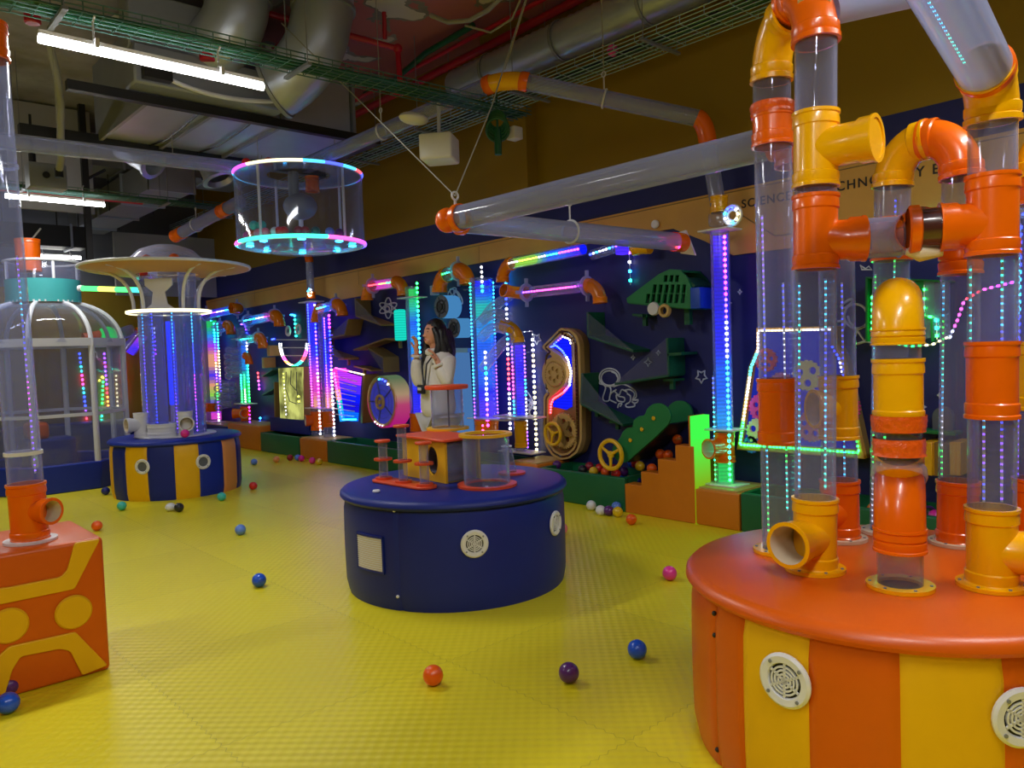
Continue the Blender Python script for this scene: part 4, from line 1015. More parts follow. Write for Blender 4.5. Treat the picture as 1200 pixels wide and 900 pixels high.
dist = (CC - EYE).dot(FW); zc_ = lambda y, p: EYE.z + (EYE + ray(60, y) * ((p - EYE).dot(FW)) - EYE).z
z_ring = EYE.z + (ray(75, 401) * ((A_ + B_) / 2 - EYE).dot(FW)).z; z_rail = EYE.z + (ray(75, 487) * ((A_ + B_) / 2 - EYE).dot(FW)).z
for k in range(8):
    g = G(); p = oct_[k]; g.cyl((p.x, p.y, .25), (p.x, p.y, z_ring), .032, 12); g.build('post', M['white_metal'], cage)
for k in range(8):
    p, q = oct_[k], oct_[(k + 1) % 8]; d = (q - p).normalized(); nrm = V((d.y, -d.x, 0)); c = (p + q) / 2
    g = G(); g.box(V((c.x, c.y, z_ring)), ((q - p).length + .04, .06, .085), (d, nrm, V((0, 0, 1)))); g.build('ring_beam', M['white_metal'], cage)
    g = G(); g.box(V((c.x, c.y, z_rail)), ((q - p).length, .035, .035), (d, nrm, V((0, 0, 1)))); g.build('rail', M['white_metal'], cage)
    g = G(); g.box(V((c.x, c.y, (z_ring + .28) / 2)), ((q - p).length - .06, .006, z_ring - .28), (d, nrm, V((0, 0, 1)))); g.build('clear_panel', M['acrylic'], cage)
    pp, qq = CC + (p - CC) * 1.06, CC + (q - CC) * 1.06
    g = G(); g.prism([V((pp.x, pp.y, 0)), V((qq.x, qq.y, 0)), V((qq.x, qq.y, .30)), V((pp.x, pp.y, .30))], -V(((p + q) / 2 - CC)).normalized(), .12); g.build('base_pad', M['vinyl_blue'], cage, bevel=.012)
apex = z_ring + .46
for k in range(8):
    p = oct_[k]; pts = []
    for i in range(11):
        s = i / 10 * PI / 2; pts.append(V((CC.x + (p.x - CC.x) * (.30 + .70 * math.cos(s)), CC.y + (p.y - CC.y) * (.30 + .70 * math.cos(s)), z_ring + .46 * math.sin(s))))
    g = G(); g.path(pts, .024, 8); g.build('arched_rib', M['white_metal'], cage)
g = G(); prof = [(RC * (.30 + .70 * math.cos(i / 10 * PI / 2)) * .97, z_ring + .455 * math.sin(i / 10 * PI / 2)) for i in range(11)]
g.lathe(V((CC.x, CC.y, 0)), (0, 0, 1), prof, 32); g.build('clear_dome', M['acrylic'], cage)
# ball tank standing on the dome
dC = (CC - EYE).dot(FW); zt0, zt1, zt2 = [EYE.z + (ray(60, y) * dC).z for y in (360, 330, 309)]
cT = dp(62, 345, dC); 
tank = thing('ball_tank', 'clear round ball tank with a turquoise band on top of the white cage', 'ball drum', V((CC.x, CC.y, apex)))
Rt = 38 / F_PX * dC
g = G(); g.lathe(V((CC.x, CC.y, 0)), (0, 0, 1), [(Rt, apex), (Rt, zt1)], 48); g.build('turquoise_band', M['teal'], tank)
g = G(); g.shell((CC.x, CC.y, zt1), (CC.x, CC.y, zt2), Rt, .006, 48); g.build('clear_wall', M['acrylic'], tank)
g = G(); g.torus((CC.x, CC.y, zt2), (0, 0, 1), Rt, .014, 48, 8)
for a in (aL + .9, aL + 2.4, aL + 4, aL + 5.5): g.cyl(V((CC.x + math.cos(a) * Rt * .97, CC.y + math.sin(a) * Rt * .97, zt1)), V((CC.x + math.cos(a) * Rt * .97, CC.y + math.sin(a) * Rt * .97, zt2)), .016, 8)
g.build('white_frame', M['white'], tank)
g = G(); g.disc((CC.x, CC.y, apex), (0, 0, 1), Rt, .02, 40); g.build('floor_plate', M['white'], tank)
g = G(); q = dp(34, 318, dC - .1); coupling(g, q, q + V((0, 0, .36)), .125); g.build('inlet', M['orange'], tank)
g = G(); g.path([q + V((0, 0, .3)), q + V((.15, .05, .5))], .01, 6); g.build('cord', M['rope'], tank)
# glowing green bar between tank and tower
L0, L1 = V((CC.x, CC.y, 0)), zc
p0 = dp(97, 338, dC - .25); p1 = dp(166, 340, 8.3)
t = thing('light_bar', 'green glowing light tube between the turquoise tank and the mushroom tower', 'light', (p0 + p1) / 2)
g = G(); a = p0.lerp(p1, .0); 
for k, cn in enumerate(('green', 'green', 'yellow', 'yellow', 'green', 'green', 'teal')):
    pass
mats = [M['rim_green'], M['rim_yellow'], M['rim_teal']]
for k, i in enumerate((0, 0, 1, 1, 0, 0, 2)): g.mat(i); g.cyl(p0.lerp(p1, k / 7), p0.lerp(p1, (k + 1) / 7), .028, 12, caps=False)
g.build('light_tube', mats, t)
g = G(); g.cyl(p1, p1 + (p1 - p0).normalized() * .05, .035, 12); g.cyl(p0, p0 - (p1 - p0).normalized() * .05, .035, 12); g.build('end_cap', M['white'], t)
# ================================================================== toys on the blue drum
ZT = H2
def P2(x, y, z=ZT): return fl(x, y, z + .001)
t = thing('test_tube_rack', 'red orange rack holding three clear tubes on the blue drum', 'toy', P2(474, 568))
bases = [P2(450, 564), P2(473, 568), P2(498, 572)]; tops = [517, 500, 521]; mids = [538, 541, 545]
dv = (bases[2] - bases[0]).normalized(); nv = V((-dv.y, dv.x, 0)); pl = []
for k in range(13): a = PI / 2 + PI * k / 12; pl.append(bases[0] + dv * (math.cos(a) * .07) + nv * (math.sin(a) * .07))
for k in range(13): a = -PI / 2 + PI * k / 12; pl.append(bases[2] + dv * (math.cos(a) * .07) + nv * (math.sin(a) * .07))
g = G(); g.prism(pl, (0, 0, 1), .015); g.build('base_plate', M['toy_red'], t, bevel=.004)
for b, ty, my in zip(bases, tops, mids):
    zt_ = up(598, ty, b).z; 
    h = (EYE + ray(474, ty) * ((b - EYE).dot(FW))).z; hm = (EYE + ray(474, my) * ((b - EYE).dot(FW))).z
    g = G(); g.shell(b + V((0, 0, .015)), V((b.x, b.y, h)), .027, .003, 20); g.build('clear_tube', M['acrylic'], t)
    g = G(); g.ring(b + V((0, 0, .015)), (0, 0, 1), .027, .05, .012, 28); g.build('collar', M['toy_red'], t)
    g = G(); g.disc(V((b.x, b.y, h)), (0, 0, 1), .048, .014, 28, .003); g.build('cap', M['toy_red'], t)
    g = G(); g.ring(V((b.x, b.y, hm)), (0, 0, 1), .026, .055, .012, 28); g.build('middle_ring', M['toy_red'], t)
for i in (0, 1):
    pass
A, B = P2(473, 557), P2(523, 567); d = (B - A); d.z = 0; L = d.length; d.normalize(); n = V((d.y, -d.x, 0))
if n.dot(towards) < 0: n = -n
bk = -n; hB = .245; dep = .24
t = thing('toy_box', 'yellow toy box with a round hole and red orange lid on the blue drum', 'toy', (A + B) / 2)
cc = (A + B) / 2 + V((0, 0, hB * .5)) + d * (L * .2)
hole = [cc + d * (.062 * math.cos(2 * PI * k / 28)) + V((0, 0, .085 * math.sin(2 * PI * k / 28))) for k in range(28)]
A1, B1_ = A - d * .0, B
g = G(); g.prism([A, B, B + V((0, 0, hB)), A + V((0, 0, hB))], bk, .014, [hole]); g.build('front_panel', M['toy_yellow'], t)
g = G(); g.prism([A + bk * dep, B + bk * dep, B + bk * dep + V((0, 0, hB)), A + bk * dep + V((0, 0, hB))], bk, .014); g.prism([A + bk * .014, A + bk * dep, A + bk * dep + V((0, 0, hB)), A + bk * .014 + V((0, 0, hB))], d, .012); g.build('back_panel', M['toy_yellow'], t)
g = G(); q = (A + B) / 2 + bk * (dep / 2) + V((0, 0, hB)); g.rbox(q + V((0, 0, .008)), (L + .06, dep + .06, .016), .004, (d, bk, V((0, 0, 1))), 1); g.build('lid', M['toy_red'], t)
g = G(); g.shell(cc + bk * .012, cc + bk * (dep - .01), .075, .004, 28); g.build('inner_tube', M['acrylic'], t)
g = G(); q = (A + B) / 2 + bk * (dep / 2) + V((0, 0, .004)); g.box(q, (L - .02, dep - .03, .008), (d, bk, V((0, 0, 1)))); g.build('floor_plate', M['wood_dark'], t)
g = G(); g.box(B - d * .008 + bk * (dep / 2) + V((0, 0, hB / 2)), (.006, dep - .03, hB - .02), (d, bk, V((0, 0, 1)))); g.build('side_window', M['acrylic_hazy'], t)
zb = ZT + hB + .018
c = fl(525, 503, zb); c = V((c.x, c.y, zb)); hT = .265
t = thing('toy_cylinder', 'clear cylinder with a flat red orange disc on top standing on the yellow toy box', 'toy', c)
g = G(); g.ring(c, (0, 0, 1), .10, .14, .014, 40); g.build('base_ring', M['toy_yellow'], t)
g = G(); g.shell(c + V((0, 0, .012)), c + V((0, 0, hT)), .105, .004, 40); g.build('clear_wall', M['acrylic'], t)
g = G(); g.disc(c + V((0, 0, hT)), (0, 0, 1), .143, .026, 48, .005); g.build('disc_lid', M['toy_red'], t)
g = G(); g.cyl(c + V((.05, .05, .01)), c + V((.05, .05, hT)), .006, 8); g.build('rod', M['grey'], t)
c = P2(571, 569); hT = .285
t = thing('toy_cylinder', 'wide open clear cylinder with a yellow rim and red orange foot on the blue drum', 'toy', c)
g = G(); g.ring(c, (0, 0, 1), .125, .17, .014, 44); g.build('foot_ring', M['toy_red'], t)
g = G(); g.shell(c + V((0, 0, .01)), c + V((0, 0, hT)), .132, .004, 44); g.build('clear_wall', M['acrylic'], t)
g = G(); g.ring(c + V((0, 0, hT)), (0, 0, 1), .118, .152, .016, 44); g.build('rim_ring', M['toy_yellow'], t)
g = G(); g.disc(c + V((0, 0, .001)), (0, 0, 1), .12, .003, 36); g.build('dark_opening', M['black'], t)  # black disc; the dark of the opening is painted, nothing is cut
g = G(); g.disc(c + towards * .1 + V((0, 0, .004)), (0, 0, 1), .01, .01, 10); g.build('screw', M['white'], t)
c = P2(600, 555)
t = thing('toy_cylinder', 'thin clear tube on a red orange foot behind the wide clear cylinder', 'toy', c)
g = G(); g.ring(c, (0, 0, 1), .03, .085, .012, 32); g.build('foot_ring', M['toy_red'], t)
g = G(); g.shell(c + V((0, 0, .01)), c + V((-.02, .02, .17)), .03, .003, 20); g.build('clear_wall', M['acrylic'], t)
g = G(); g.ring(c + V((-.02, .02, .17)), (0, 0, 1), .026, .034, .006, 20); g.build('rim_ring', M['white'], t)
c = P2(441, 577); g = G(); g.disc(c, (0, 0, 1), .022, .014, 18, .004); put(g.build('snap_fastener', M['white']), 'small white round cap on the front edge of the blue drum top', 'fastener')

# ================================================================== boxes and troughs along the wall
XB = 4.85
def ybase(x): return wx(x, 529.7 + .16 * (x - 296), XB).y
def trough(xa, xb, label, h=.28, dz=0):
    ya, yb = ybase(xb), ybase(xa)        # ya nearer
    t = thing('ball_trough', label, 'trough', ((XB + XW) / 2, (ya + yb) / 2, 0)); w = .05; xm = XW - .005
    g = G(); g.rbox((XB + w / 2, (ya + yb) / 2, h / 2), (w, yb - ya - .006, h), .012); g.build('front_panel', M['vinyl_green'], t)
    g = G(); g.box((xm - .02, (ya + yb) / 2, h / 2), (.03, yb - ya - .006, h)); g.build('back_panel', M['vinyl_green'], t)
    for y in (ya + .025, yb - .025): g = G(); g.box(((XB + w + xm - .04) / 2, y, h / 2), (xm - .04 - XB - w, .04, h)); g.build('end_panel', M['vinyl_green'], t)
    g = G(); g.box(((XB + xm) / 2, (ya + yb) / 2, .05), (xm - XB - .1, yb - ya - .1, .1)); g.build('floor_panel', M['green_dark'], t)
    return t
def crate(xa, xb, label, h=.28, mat='vinyl_orange', depth=.44, top=None):
    ya, yb = ybase(xb), ybase(xa)
    t = thing('pedestal_box', label, 'pedestal', (XB + depth / 2, (ya + yb) / 2, 0))
    g = G(); g.rbox((XB + depth / 2, (ya + yb) / 2, h / 2), (depth, yb - ya - .006, h), .012); g.build('body', M[mat], t)
    g = G(); g.box((XB + depth / 2, (ya + yb) / 2, h + .006), (depth - .04, yb - ya - .05, .012)); g.build('top_plate', M[top or 'wood'], t)
    return t
M['box_orange'] = P('amber_orange_vinyl', (206, 118, 20), .45, bump=.06, bscale=200)
trough(868, 1046, 'green ball trough right of the blue wall column behind the orange drum')
trough(1048, 1330, 'green ball trough at the right end behind the orange pipes')
crate(815, 867, 'orange pedestal box under the blue wall column', .27, 'box_orange')
trough(632, 733, 'green ball trough left of the orange steps')
crate(598, 631, 'orange pedestal box behind the blue drum under the white plate', .3, 'box_orange')
trough(500, 597, 'green ball trough hidden behind the blue drum and the woman')
trough(384, 499, 'green ball trough between the spinning disc and the violet column pedestal')
crate(352, 383, 'orange pedestal box under the violet wall column', .27, 'box_orange')
trough(306, 351, 'green ball trough below the glowing yellow panel')
crate(268, 305, 'orange pedestal box under the green lit column near the striped drum', .36, 'box_orange')
crate(236, 267, 'low dark pedestal box behind the striped drum', .3, 'vinyl_navy')
# orange steps
ya, yb = ybase(815), ybase(733); L = yb - ya
t = thing('step_block', 'orange stepped block with play balls beside the green light panel', 'steps', (5.0, (ya + yb) / 2, 0))
hs = [.235, .35, .465, .585]; prof = [(yb, 0), (yb, hs[0])]
for k in range(4):
    y2 = yb - L * (k + 1) / 4; prof.append((y2, hs[k]))
    if k < 3: prof.append((y2, hs[k + 1]))
prof.append((ya, 0))
g = G(); g.prism([(XB, y, z) for y, z in prof], (1, 0, 0), .12); g.build('front_panel', M['box_orange'], t, bevel=.006)
hb = [h - .06 for h in hs]; prof = [(yb, 0), (yb, hb[0])]
for k in range(4):
    y2 = yb - L * (k + 1) / 4; prof.append((y2, hb[k])); 
    if k < 3: prof.append((y2, hb[k + 1]))
prof.append((ya, 0))
g = G(); g.prism([(XB + .121, y, z) for y, z in prof], (1, 0, 0), .32); g.build('inner_steps', M['box_orange'], t)
# glowing green panel
p0, p1 = wx(814, 600, 4.86), wx(810, 486, 4.86); 
yc = wx(817, 560, 4.9).y
t = thing('light_board', 'upright glowing green light panel beside the orange steps', 'light', (4.98, yc, 0))
mt, nt, out = newmat('green_light_panel'); e = nt.nodes.new('ShaderNodeEmission'); ge = nt.nodes.new('ShaderNodeNewGeometry'); sp = nt.nodes.new('ShaderNodeSeparateXYZ'); nt.links.new(ge.outputs['Position'], sp.inputs[0])
mr = nt.nodes.new('ShaderNodeMapRange'); mr.inputs[1].default_value = .25; mr.inputs[2].default_value = .65; nt.links.new(sp.outputs[2], mr.inputs[0])
mrc = nt.nodes.new('ShaderNodeMix'); mrc.data_type = 'RGBA'; mrc.inputs[6].default_value = srgb(120, 150, 10); mrc.inputs[7].default_value = srgb(60, 230, 70); nt.links.new(mr.outputs[0], mrc.inputs[0]); nt.links.new(mrc.outputs[2], e.inputs[0]); e.inputs[1].default_value = 1.15; nt.links.new(e.outputs[0], out.inputs[0])
hz = (EYE + ray(815, 486) * ((V((4.98, yc, 0)) - EYE).dot(FW))).z
g = G(); g.box((4.945, yc - .005, hz / 2), (.18, .05, hz)); g.build('lit_face', mt, t)
g = G(); g.box((4.95, yc + .028, hz / 2), (.19, .014, hz + .005)); g.build('back_board', M['box_orange'], t)

# ================================================================== light columns on the wall
def film(parent, a, b, r, cols):
    """lit backing film inside a tube, away from the room"""
    g = G(); mats = []; m_ = len(cols); n = m_ * 3
    for k in range(n):
        u = max(0, min(m_ - 1, (k + .5) / 3 - .5)); i = int(u); j = min(i + 1, m_ - 1); f = round((u - i) * 3) / 3
        key = 'film_%s_%s_%d' % (cols[i], cols[j], round(f * 3))
        if f < .1 or cols[i] == cols[j]: key = 'film_' + cols[i]
        elif f > .9: key = 'film_' + cols[j]
        if key not in M: M[key] = FILMMAT(key, tuple(int(p * (1 - f) + q * f) for p, q in zip(FILM[cols[i]], FILM[cols[j]])), 1.25)
        mt = M[key]
        if mt not in mats: mats.append(mt)
        g.mat(mats.index(mt)); p, q = V(a).lerp(b, k / n), V(a).lerp(b, (k + 1) / n)
        g.lathe(p, q - p, [(r, 0), (r, (q - p).length)], 10, hint=(1, 0, 0), a0=0, a1=PI)
    return g.build('light_film', mats, parent)  # added emitter: paints the glow that the light dots scatter in the tube
FILM = dict(blue=(14, 24, 235), azure=(10, 96, 235), cyan=(20, 150, 230), teal=(20, 190, 170), green=(20, 200, 80), violet=(70, 40, 235), pink=(230, 60, 190), magenta=(170, 50, 230), lime=(150, 220, 60), tan=(240, 160, 110), deep=(20, 16, 200))
def FILMMAT(name, col, s):
    mt, nt, out = newmat(name); e = nt.nodes.new('ShaderNodeEmission'); ge = nt.nodes.new('ShaderNodeNewGeometry'); wv = nt.nodes.new('ShaderNodeTexWave'); wv.bands_direction = 'Z'; wv.inputs['Scale'].default_value = 11.0
    e.inputs[0].default_value = srgb(*col); nt.links.new(ge.outputs['Position'], wv.inputs['Vector']); ma = nt.nodes.new('ShaderNodeMath'); ma.operation = 'MULTIPLY_ADD'; ma.inputs[1].default_value = .4 * s; ma.inputs[2].default_value = .75 * s
    nt.links.new(wv.outputs['Fac'], ma.inputs[0]); nt.links.new(ma.outputs[0], e.inputs[1]); nt.links.new(e.outputs[0], out.inputs[0]); return mt
for k, c in FILM.items(): M['film_' + k] = FILMMAT('film_' + k, c, 1.25)
class WCol:
    """upright tube in front of the wall; rows are read along its own axis"""
    def __init__(s, x, y0, x1, y1, X=5.08, r=.06):
        s.r = r; s.a = wx(x, y0, X); s.y0 = y0; s.y1 = y1; s.x0 = x; s.x1 = x1
        s.b = up(x1, y1, s.a); s.b = V((s.a.x, s.a.y, s.b.z))
    def at(s, y): 
        lo, hi = -.6, 1.8
        for k in range(36):
            q = (lo + hi) / 2; p = s.a.lerp(s.b, q); v = p - EYE; yy = 450 - F_PX * v.dot(UP) / v.dot(FW)
            if yy > y: lo = q
            else: hi = q
        return s.a.lerp(s.b, (lo + hi) / 2)
    def tube(s, t, y0, y1, mat='acrylic_led'): g = G(); g.shell(s.at(y0), s.at(y1), s.r, .004, 24); return g.build('clear_tube', M[mat], t)
    def ribs(s, t, y0, y1):
        a, b = s.at(y0), s.at(y1); L = (b - a).length; g = G()
        for k in range(int(L / .03)): g.torus(a + V((0, 0, k * .03)), (0, 0, 1), s.r - .006, .0025, 16, 4)
        return g.build('inner_coil', M['acrylic_hazy'], t)
    def plate(s, t, y, w=.11, mat='white', dx=0): p = s.at(y); g = G(); g.rbox(p + V((0, dx, 0)), (.2, w * 2, .014), .006); return g.build('shelf_plate', M[mat], t)
    def sleeve(s, t, y0, y1, mat='orange', name='coupling'): g = G(); coupling(g, s.at(y0), s.at(y1), s.r + .004); return g.build(name, M[mat], t)
    def outlet(s, t, y, d, L=.13, mat='orange', parent=None):
        g = G(); c = s.at(y); d = V(d).normalized(); branch(g, c + d * .02, c + d * L, s.r * .95, 1); return g.build('side_outlet', [M[mat], M['cream']], parent or t)
    def led(s, t, y0, y1, cols, off, step=.036, dot=.016):
        cd = V((-s.a.x, -s.a.y, 0)).normalized(); o = cd * ((s.r + .006) * math.sqrt(max(0, 1 - off * off))) + V((-cd.y, cd.x, 0)) * (off * (s.r + .006)); return led_strip(t, s.at(y0) + o, s.at(y1) + o, cols, step, dot)
    def film(s, t, y0, y1, cols): return film(t, s.at(y0), s.at(y1), s.r - .012, cols)
# the blue column by the steps
w = WCol(850, 566, 843, 280, 5.06, .07)
t = thing('light_tower', 'tall blue glowing light column on the orange pedestal right of the steps', 'light tower', w.a, 'light columns on the wall')
w.tube(t, 566, 268); w.film(t, 505, 275, ['cyan', 'azure', 'azure', 'blue', 'blue', 'deep', 'deep', 'violet']); w.film(t, 566, 540, ['green']); w.plate(t, 567, .15); w.plate(t, 503, .13); w.plate(t, 270, .13)
w.led(t, 564, 276, ['green', 'teal', 'teal', 'cyan', 'cyan', 'cyan', 'white', 'white', 'violet', 'magenta', 'pink', 'pink'], .45)
w.led(t, 564, 440, ['green', 'teal', 'cyan', 'cyan', 'blue'], -.95, dot=.008)
o = w.sleeve(t, 541, 506, 'orange', 'tee_fitting'); w.outlet(t, 524, (-.9, .25, 0), .16, 'orange', o)
g = G(); p = w.at(267); g.rbox(p + V((0, .0, .06)), (.12, .13, .1), .02); g.build('pink_socket', M['acrylic_led'], t)
g = G(); q = p + V((-.03, -.13, .07)); g.torus(q, (1, 0, 0), .07, .012, 20, 6); g.torus(q, (1, 0, 0), .04, .01, 16, 6); g.build('fan_ring', M['white'], t)
led_strip(t, [q + V((-.02, math.cos(k * PI / 6) * .055, math.sin(k * PI / 6) * .055)) for k in range(13)], None, ['cyan', 'blue', 'white', 'warm', 'cyan', 'white'], .03, .016)
# slim clear feed tube above it, from the upper ball tube
a = w.at(262); g = G(); g.shell(a + V((0, 0, .09)), V((CR.x, CR.y, CR.z - .17)), .058, .004, 24); g.build('feed_tube', M['acrylic_hazy'], t)
g = G(); coupling(g, a + V((0, 0, .08)), a + V((0, 0, .2)), .062); g.build('coupling', M['amber'], t)
# violet column far left with its pair
w = WCol(372, 512, 359, 352, 5.06, .075)
t = thing('light_tower', 'violet glowing light column on the orange pedestal below the hanging ball drum', 'light tower', w.a, 'light columns on the wall')
w.tube(t, 512, 352); w.film(t, 478, 354, ['tan', 'pink', 'pink', 'magenta', 'violet', 'blue', 'blue', 'blue', 'violet']); w.plate(t, 513, .2); w.plate(t, 478, .22, 'white', -.08); w.plate(t, 354, .18)
w.led(t, 510, 356, ['white', 'white', 'violet', 'pink', 'white', 'violet', 'blue', 'violet', 'blue', 'warm'], .5, .036, .02); w.led(t, 476, 356, ['pink', 'magenta', 'violet', 'blue', 'blue'], -.6, .036, .014)
w2 = WCol(386, 512, 376, 362, 5.06, .075)
w2.tube(t, 512, 366); w2.film(t, 478, 372, ['tan', 'magenta', 'violet', 'blue', 'deep', 'deep']); w2.led(t, 512, 368, ['white', 'white', 'white', 'white', 'white', 'violet', 'violet', 'blue', 'magenta'], .8, .036, .022); w2.led(t, 478, 372, ['pink', 'violet', 'blue', 'violet'], 0, .036, .014)
o = w.sleeve(t, 504, 482, 'orange', 'tee_fitting'); w.outlet(t, 492, (-.9, .3, 0), .15, 'orange', o); w2.sleeve(t, 500, 482, 'orange', 'tee_fitting')
a = w.at(350); tp = V((a.x, a.y, 2.66)); g = G(); g.shell(a, tp, .05, .004, 20); g.shell(tp + V((-.09, -.06, .11)), V((CB.x + .25, CB.y + .5, CB.z + .02)), .05, .004, 20); g.build('feed_tube', M['acrylic_hazy'], t)
g = G(); elbow(g, tp - V((0, 0, .03)), tp + V((0, 0, .1)), tp + V((-.1, -.07, .11)), .054, False); coupling(g, a + V((0, 0, .0)), a + V((0, 0, .09)), .056); g.build('coupling', M['orange'], t)
q = w.at(348) + V((-.06, -.08, .05)); led_strip(t, [q + V((0, math.cos(k * PI / 4) * .05, math.sin(k * PI / 4) * .05)) for k in range(9)], None, ['cyan', 'white', 'warm', 'warm'], .03, .03)
# green lit column on the far orange pedestal
w = WCol(289, 498, 279, 392, 5.06, .075)
t = thing('light_tower', 'green lit light column with clear coils near the striped drum', 'light tower', w.a, 'light columns on the wall')
w.tube(t, 498, 384); w.film(t, 472, 435, ['green', 'green', 'teal']); w.film(t, 434, 396, ['cyan', 'azure']); w.plate(t, 498, .26); w.plate(t, 473, .22); w.plate(t, 397, .2)
w.led(t, 472, 400, ['green', 'green', 'teal', 'teal', 'cyan', 'white'], .75, .036, .024); w.led(t, 472, 438, ['green', 'teal'], -.6, .036, .016); w.led(t, 472, 438, ['white', 'green'], 0, .036, .014); w.led(t, 497, 475, ['violet', 'magenta'], .6, .036, .022)
o = w.sleeve(t, 493, 476, 'orange', 'tee_fitting'); w.outlet(t, 484, (-.7, .5, 0), .2, 'orange', o); w.outlet(t, 484, (-.5, -.8, 0), .16, 'amber', o)
led_strip(t, wx(302, 435, 5.25), wx(304, 458, 5.25), ['red', 'pink', 'magenta'], .04, .022)
led_strip(t, wx(305, 488, 5.25), wx(305, 496, 5.25), ['cyan', 'blue'], .04, .022)
for (x, y, n_, lab, tint) in ((271, 421, 4, 'a', 0), (259, 458, 4, 'b', 1)):
    pts = []; c0 = wx(x + 6, y + 20, 5.02)
    for k in range(n_ * 20 + 1):
        a = k / 20 * 2 * PI; pts.append(c0 + V((-.12 * math.cos(a) - .0, .16 * math.sin(a), .105 * k / 20)))
    g = G(); g.path(pts, .052, 12); g.build('clear_coil', M['acrylic_hazy'], t)
g = G(); p = wx(292, 426, 5.0); elbow(g, p, p + V((0, 0, .12)), p + V((0, .1, .12)), .055); g.build('elbow', M['orange'], t)
# rainbow column behind the mushroom tower
w = WCol(251, 494, 243, 378, 5.06, .13)
t = thing('light_tower', 'rainbow light column with violet dots just right of the mushroom tower', 'light tower', w.a, 'light columns on the wall')
w.tube(t, 494, 374); w.film(t, 492, 376, ['pink', 'violet', 'lime', 'tan', 'violet', 'tan', 'tan', 'magenta', 'cyan', 'green']); w.plate(t, 494, .25)
w.led(t, 494, 378, ['white', 'violet', 'green', 'lime' if False else 'yellow', 'violet', 'warm', 'magenta', 'blue', 'teal', 'cyan'], .55, .036, .02); w.led(t, 460, 378, ['violet', 'warm', 'warm', 'cyan', 'teal'], .95, .036, .02)
w.sleeve(t, 482, 472, 'orange', 'tee_fitting')
# teal column left of the woman
w = WCol(489, 500, 478, 338, 5.08, .075)
t = thing('light_tower', 'cyan glowing light column left of the woman', 'light tower', w.a, 'light columns on the wall')
w.tube(t, 505, 336); w.film(t, 500, 338, ['violet', 'blue', 'blue', 'azure', 'azure', 'cyan', 'cyan', 'azure', 'teal', 'green']); w.plate(t, 349, .16); w.led(t, 500, 330, ['magenta', 'violet', 'violet', 'white', 'cyan', 'cyan', 'cyan', 'teal', 'green', 'green'], .75, .036, .02)
w.sleeve(t, 505, 484, 'orange', 'tee_fitting')
g = G(); q = wx(469, 381, 5.1); g.rbox(q, (.1, .12, .36), .02); g.build('lit_sleeve', M['film_teal'], t)
# twin wide column right of the woman
wA_ = WCol(570, 492, 565, 327, 5.12, .118)
t = thing('light_tower', 'wide column glowing blue and green right of the woman', 'light tower', wA_.a, 'light columns on the wall')
wA_.tube(t, 492, 326)
wA_.film(t, 490, 328, ['violet', 'violet', 'blue', 'azure', 'azure', 'azure', 'azure', 'azure', 'cyan', 'cyan', 'teal', 'teal', 'azure', 'blue'])
wA_.plate(t, 338, .24, 'acrylic_led', -.06); wA_.plate(t, 490, .3, 'white', -.1)
wA_.led(t, 490, 330, ['violet', 'cyan', 'cyan', 'azure' if False else 'cyan', 'cyan', 'teal'], -.95, .036, .01); wA_.led(t, 500, 410, ['magenta', 'violet', 'white', 'white', 'teal', 'white'], .1, .036, .02); wA_.led(t, 490, 330, ['violet', 'violet', 'blue', 'cyan', 'cyan'], .97, .036, .01)
wA_.led(t, 345, 312, ['teal', 'white', 'white'], .05, .03, .024)
wA_.sleeve(t, 512, 492, 'wall_orange', 'tee_fitting')
led_strip(t, wA_.at(512) + V((-.1, -.06, 0)), wA_.at(494) + V((-.1, -.06, 0)), ['magenta', 'pink'], .036, .02)
# slim column with the orange elbow
w = WCol(610, 492, 604, 400, 5.1, .058)
t = thing('light_tower', 'slim column under the orange elbow with white and pink light dots', 'light tower', w.a, 'light columns on the wall')
w.tube(t, 528, 398); w.film(t, 490, 404, ['blue', 'violet', 'blue', 'violet']); w.led(t, 526, 404, ['violet', 'white', 'white', 'cyan', 'violet', 'violet'], .95, .036, .012); w.led(t, 490, 404, ['cyan', 'pink', 'pink', 'violet'], -.95, .036, .012)
w.plate(t, 488, .3, 'white'); w.plate(t, 413, .2, 'acrylic_led', -.15); w.plate(t, 529, .24)
w.sleeve(t, 524, 493, 'amber', 'tee_fitting')
a = w.at(400); g = G(); elbow(g, a, a + V((0, 0, .14)), a + V((-.03, .16, .16)), .062); g.build('elbow', M['amber'], t)
g = G(); q = a + V((-.03, .16, .16)); g.shell(q, q + V((0, .07, 0)), .066, .004, 20); g.build('clear_collar', M['frost'], t)
led_strip(t, wx(598, 505, 5.26), wx(592, 312, 5.26), ['white', 'white', 'white', 'pink', 'red', 'red', 'white', 'cyan', 'white', 'white', 'blue', 'cyan', 'cyan'], .036, .02)
led_strip(t, wx(629, 530, 5.26), wx(624, 395, 5.26), ['warm', 'warm', 'warm', 'warm', 'white', 'warm', 'white'], .036, .022)
led_strip(t, [wx(612, 389, 5.26), wx(624, 388, 5.26), wx(624, 396, 5.26)], None, ['white'], .06, .008)
